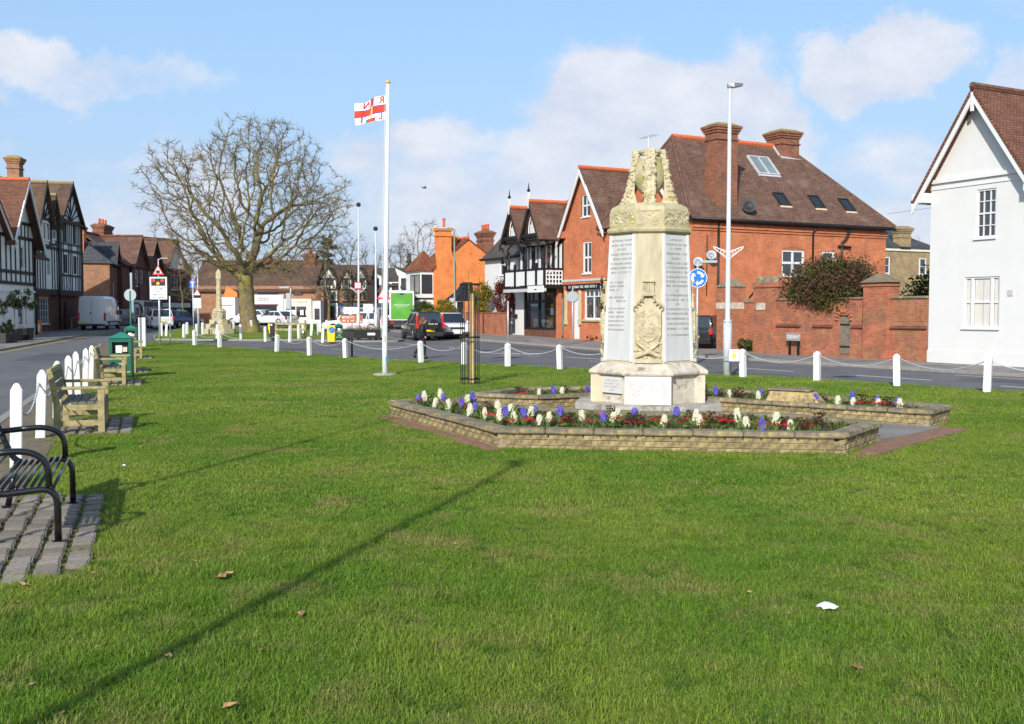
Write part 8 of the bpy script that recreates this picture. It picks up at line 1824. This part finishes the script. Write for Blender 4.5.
def tree_mesh(N, par, ch, r_, thick, seed, twig_n=2, twig_l=.8, rmaxscale=1.0, flare=1.5):
    g = random.Random(seed); tr = MB(); cr = MB()
    def chain(i):
        out = [par[i]] if par[i] >= 0 else []
        while True:
            out.append(i)
            if not ch[i]: break
            i = max(ch[i], key=lambda c: r_[c])
        return out
    starts = [0]
    for i in range(len(N)):
        if len(ch[i]) > 1:
            m_ = max(ch[i], key=lambda c: r_[c]); starts += [c for c in ch[i] if c != m_]
    for s_ in starts:
        c_ = chain(s_); rad = [r_[k]*rmaxscale for k in c_]
        if s_ != 0 and len(rad) > 1: rad[0] = rad[1]*1.05
        if s_ == 0:
            for k in range(min(5, len(rad))): rad[k] *= 1+(flare-1)*(1-k/5)**2
        # split thick and thin parts
        cut = next((k for k in range(len(rad)) if rad[k] < thick), len(rad))
        if cut > 1: tr.tube([N[k] for k in c_[:cut+1]], rad[:cut+1], 9 if rad[0] > .15 else 6, False)
        if cut < len(c_)-1: cr.tube([N[k] for k in c_[max(0, cut-1):]], rad[max(0, cut-1):], 4, False)
    for i in range(len(N)):
        if r_[i] < .05 and par[i] >= 0:
            d0 = Vector(N[i]-N[par[i]]).normalized()
            for _ in range(twig_n if ch[i] else twig_n+2):
                d = (d0+Vector((g.gauss(0, .7), g.gauss(0, .7), g.gauss(.1, .6)))).normalized(); l_ = twig_l*g.uniform(.4, 1.1); a = Vector(N[i]); b = a+d*l_*.5+Vector((g.gauss(0, .04), g.gauss(0, .04), g.gauss(0, .04))); c2 = b+(d+Vector((g.gauss(0, .35), g.gauss(0, .35), g.gauss(0, .3)))).normalized()*l_*.5
                cr.tube([a, b, c2], [.014, .01, .005], 3, False)
                if g.random() < .6: cr.tube([b, b+(d+Vector((g.gauss(0, .8), g.gauss(0, .8), g.gauss(0, .8)))).normalized()*l_*.4], [.007, .003], 3, False)
    return tr, cr
def tree(name, label, p, args, thick, seed, tw=2, tl=.8, rs_=1.0, mats=('bark', 'twig'), group=None, rot=0.0):
    N, par, ch, r_ = grow(seed, *args[0], **args[1]); tr, cr = tree_mesh(N, par, ch, r_, thick, seed, tw, tl, rs_)
    print(name, len(N), 'trunk r', r_[1]*rs_, len(cr.f))
    e_ = empty(name, p, rot, label, 'tree', group); tr.build('trunk', mats[0], e_, True, fixn=False, uv=False); cr.build('crown', mats[1], e_, True, fixn=False, uv=False); return e_
p = gp(250, 332, pz); p = Vector((X(250, 71), 71.0, pz(71)))
tree('bare_tree', 'big spreading bare tree on the island beside the stone cross', p, ((3.5, (-.3, 0), (-.3, 0, 9.2), (7.6, 6.8, 5.9), 3000), dict(zmin=4.0, kill=.5, step=.36, wob=.26, tip=.0165, expo=1.86, lobes=11, clus=100)), .05, 5, 4, .62, 1.0)
bg_ = [(329, 92, 8.6, 3.4, 'brown bare tree in front of the timbered shops', 12), (351, 93, 8.0, 3.2, 'bare tree in front of the timbered shops, left of the flagpole', 13), (300, 118, 7.8, 6.0, 'broad bare tree behind the parade of shops', 14), (200, 112, 7.0, 4.2, 'bare tree left of the stone cross, far behind', 15), (183, 104, 6.0, 3.4, 'small bare tree between tiled house and cross', 16), (428, 112, 10.5, 5.0, 'pale bare tree behind the orange house chimney', 17), (402, 118, 8.5, 4.0, 'bare tree above the white flats', 18)]
for px, Y, top_, wd, lb, sd in bg_:
    tree('background_tree', lb, (X(px, Y), Y, pz(Y)), ((2.0, (0, 0), (0, 0, top_*.62), (wd, wd*.8, top_*.42), 420), dict(zmin=1.6, kill=.75, step=.42, lobes=4, tip=.016, expo=2.0)), .05, sd, 3, .9, 1.0, ('bark', 'twig_grey'), 'bare trees behind the shops')
tree('background_tree', 'bare tree far off above the yellow brick house', (X(903, 120), 120, 0), ((4.0, (0, 0), (0, 0, 8.5), (2.6, 2, 3.2), 160), dict(zmin=5, kill=.8, step=.45, lobes=3)), .05, 40, 2, .9, 1.1, ('bark', 'twig_grey'), 'bare trees behind the shops')
# one dark conifer above the shop roofs
p = Vector((X(329, 112), 112, pz(112))); e_ = empty('conifer', p, 0, 'dark evergreen above the timbered shop roofs', 'tree'); MB().tube([(0, 0, 0), (0, 0, 9)], [.2, .04], 7).build('trunk', 'bark', e_)
mb = MB(); g_ = random.Random(9)
for k in range(9): cloud(mb, 260, (g_.uniform(-.4, .4), 0, 4.2+k*.6), (2.3-.2*k, 1.8-.15*k, .7), .14, g_, .2, clumps=7)
mb.build('crown', 'leaf_dark', e_, fixn=False, uv=False)
p = Vector((X(409, 122), 122, pz(122))); e_ = empty('conifer', p, 0, 'small dark evergreen beside the orange house roof', 'tree'); MB().tube([(0, 0, 0), (0, 0, 7.5)], [.15, .04], 7).build('trunk', 'bark', e_)
mb = MB()
for k in range(6): cloud(mb, 160, (0, 0, 4.6+k*.55), (1.0-.14*k, .9-.12*k, .6), .12, g_, .2, clumps=5)
mb.build('crown', 'leaf_dark', e_, fixn=False, uv=False)
# low hedge along the horizon so no bare ground shows between buildings
hd = MB()
for k in range(46): cloud(hd, 90, (X(180+k*7, 140), 140+g_.uniform(-3, 3), 2.4+g_.uniform(-.4, .8)), (1.3, 1.2, 1.6), .22, g_, .2, clumps=6)
tag(hd.build('far_hedge', 'leaf_ivy', None, fixn=False, uv=False), 'distant brown-green hedge line behind the buildings', 'hedge', kind='stuff')
# overhead wire and bird
tag(MB().tube([(X(885, 60), 60, at(885, 214, 60).z), (X(1010, 46), 46, at(1010, 196, 46).z)], .012, 4).build('overhead_wire', 'inscription_faint', None), 'thin overhead wire between brick house and white house', 'wire')
b_ = MB(); b_.tube([(-.12, 0, 0), (0, 0, .02), (.14, 0, 0)], [.02, .06, .01], 6); b_.extr([(0, 0, .02), (-.25, .2, .12), (-.1, .05, .02)], (0, 0, .01)); b_.extr([(0, 0, .02), (.1, -.25, .14), (.08, 0, .02)], (0, 0, .01))
tag(b_.build('bird', 'trim_dark', None, loc=at(424.5, 188, 60)), 'tiny dark bird in the sky right of the flagpole', 'bird')
# ------------------------------------------------------------------ grass blades over the village green
def inside(P, poly):
    x, y = P[:, 0], P[:, 1]; r_ = np.zeros(len(P), bool); n = len(poly)
    for i in range(n):
        x0, y0 = poly[i]; x1, y1 = poly[(i+1) % n]
        c_ = ((y0 > y) != (y1 > y)) & (x < (x1-x0)*(y-y0)/((y1-y0) if y1 != y0 else 1e-9)+x0); r_ ^= c_
    return r_
def grow_poly(poly, m_):
    c_ = np.mean(np.array(poly), 0); return [tuple(c_+(np.array(p)-c_)*(1+m_/np.linalg.norm(np.array(p)-c_))) for p in poly]
nr_ = np.random.default_rng(4)
def patch(name, size, nb, hmin, hmax, wd):
    vs = []; fs = []; tint = []
    for i in range(nb):
        x, y = nr_.uniform(-size/2, size/2, 2); a = nr_.uniform(0, 6.28); h = nr_.uniform(hmin, hmax)*(0.75+.5*nr_.random()); b_ = nr_.uniform(.3, 2.2)*h; w_ = wd*nr_.uniform(.6, 1.2)
        dx, dy = math.cos(a), math.sin(a); a2_ = a+nr_.uniform(1.2, 1.9); sx, sy = math.cos(a2_)*w_, math.sin(a2_)*w_
        k = len(vs)
        vs += [(x-sx, y-sy, -.004), (x+sx, y+sy, -.004), (x+dx*b_*.35+sx*.8, y+dy*b_*.35+sy*.8, h*.6), (x+dx*b_*.35-sx*.8, y+dy*b_*.35-sy*.8, h*.6), (x+dx*b_, y+dy*b_, h*nr_.uniform(.75, 1.0))]
        fs += [(k, k+1, k+2, k+3), (k+3, k+2, k+4)]; t_ = nr_.random(); tint += [t_]*5
    me = bpy.data.meshes.new(name); me.from_pydata(vs, [], fs); me.materials.append(M['grass_blade'])
    at_ = me.attributes.new('tint', 'FLOAT', 'POINT'); at_.data.foreach_set('value', tint); me.update()
    return bpy.data.objects.new(name, me)
def grass(name, label, y0, y1, cell, nb, h0, h1, wd, jit=.3):
    xs = np.arange(-22, 22, cell); ys = np.arange(y0, y1, cell); gx, gy = np.meshgrid(xs, ys); P = np.stack([gx.ravel(), gy.ravel()], 1)
    P += nr_.uniform(-jit, jit, P.shape)*cell
    keep = inside(P, GREEN) & (np.abs(P[:, 0]) < .6*P[:, 1]+3.0)
    for q_, m_ in ((FB, .04), (BB, .04)): keep &= ~inside(P, grow_poly(q_, m_))
    for q_ in NOGRASS: keep &= ~inside(P, q_)
    nrm = np.array([-PLD.y, PLD.x]); dd = (P-np.array(PL0))@np.array([PLD.y, -PLD.x]); keep &= dd > .2+.25*nr_.random(len(P))
    P = P[keep]
    Z = np.array([gz(y) for y in P[:, 1]])
    me = bpy.data.meshes.new(name); me.from_pydata([(p[0], p[1], z) for p, z in zip(P, Z)], [], [])
    o = link(name, me); tag(o, label, 'grass', kind='stuff')
    ng = bpy.data.node_groups.new(name, 'GeometryNodeTree'); ng.interface.new_socket('Geometry', in_out='INPUT', socket_type='NodeSocketGeometry'); ng.interface.new_socket('Geometry', in_out='OUTPUT', socket_type='NodeSocketGeometry')
    t = NT(ng); gi = t.n('NodeGroupInput'); go = t.n('NodeGroupOutput')
    gti = t.n('GeometryNodeGeometryToInstance')
    for v in range(4):
        po = patch(name+'_patch', cell*1.5, int(nb*1.25), h0, h1, wd); oi = t.n('GeometryNodeObjectInfo'); oi.inputs['Object'].default_value = po; t.l(oi.outputs['Geometry'], gti.inputs[0])
    iop = t.n('GeometryNodeInstanceOnPoints'); t.l(gi.outputs[0], iop.inputs['Points']); t.l(gti.outputs[0], iop.inputs['Instance']); iop.inputs['Pick Instance'].default_value = True
    ri = t.n('FunctionNodeRandomValue', data_type='INT'); ri.inputs[4].default_value = 0; ri.inputs[5].default_value = 3; t.l(ri.outputs[2], iop.inputs['Instance Index'])
    rv = t.n('FunctionNodeRandomValue', data_type='FLOAT_VECTOR'); rv.inputs[0].default_value = (0, 0, 0); rv.inputs[1].default_value = (0, 0, 6.283); rv.inputs['Seed'].default_value = 3; t.l(rv.outputs[0], iop.inputs['Rotation'])
    pos = t.n('GeometryNodeInputPosition'); nz = t.n('ShaderNodeTexNoise', i_Scale=2.6, i_Detail=5.0); t.l(pos.outputs[0], nz.inputs['Vector'])
    mr = t.n('ShaderNodeMapRange'); t.l(nz.outputs[0], mr.inputs['Value']); mr.inputs['From Min'].default_value = .3; mr.inputs['From Max'].default_value = .7; mr.inputs['To Min'].default_value = .25; mr.inputs['To Max'].default_value = 2.0
    cx = t.n('ShaderNodeCombineXYZ', i_X=1.0, i_Y=1.0); t.l(mr.outputs[0], cx.inputs[2]); t.l(cx.outputs[0], iop.inputs['Scale'])
    t.l(iop.outputs[0], go.inputs[0])
    md = o.modifiers.new('blades', 'NODES'); md.node_group = ng
    print('grass', name, len(P))
grass('grass', 'mown grass in the foreground of the village green', 3.2, 8.5, .2, 480, .014, .036, .0021)
grass('grass', 'mown grass round the memorial on the village green', 8.5, 17, .3, 480, .012, .026, .0034)
grass('grass', 'mown grass along the far edge of the village green', 17, 58, .5, 380, .012, .024, .0065)
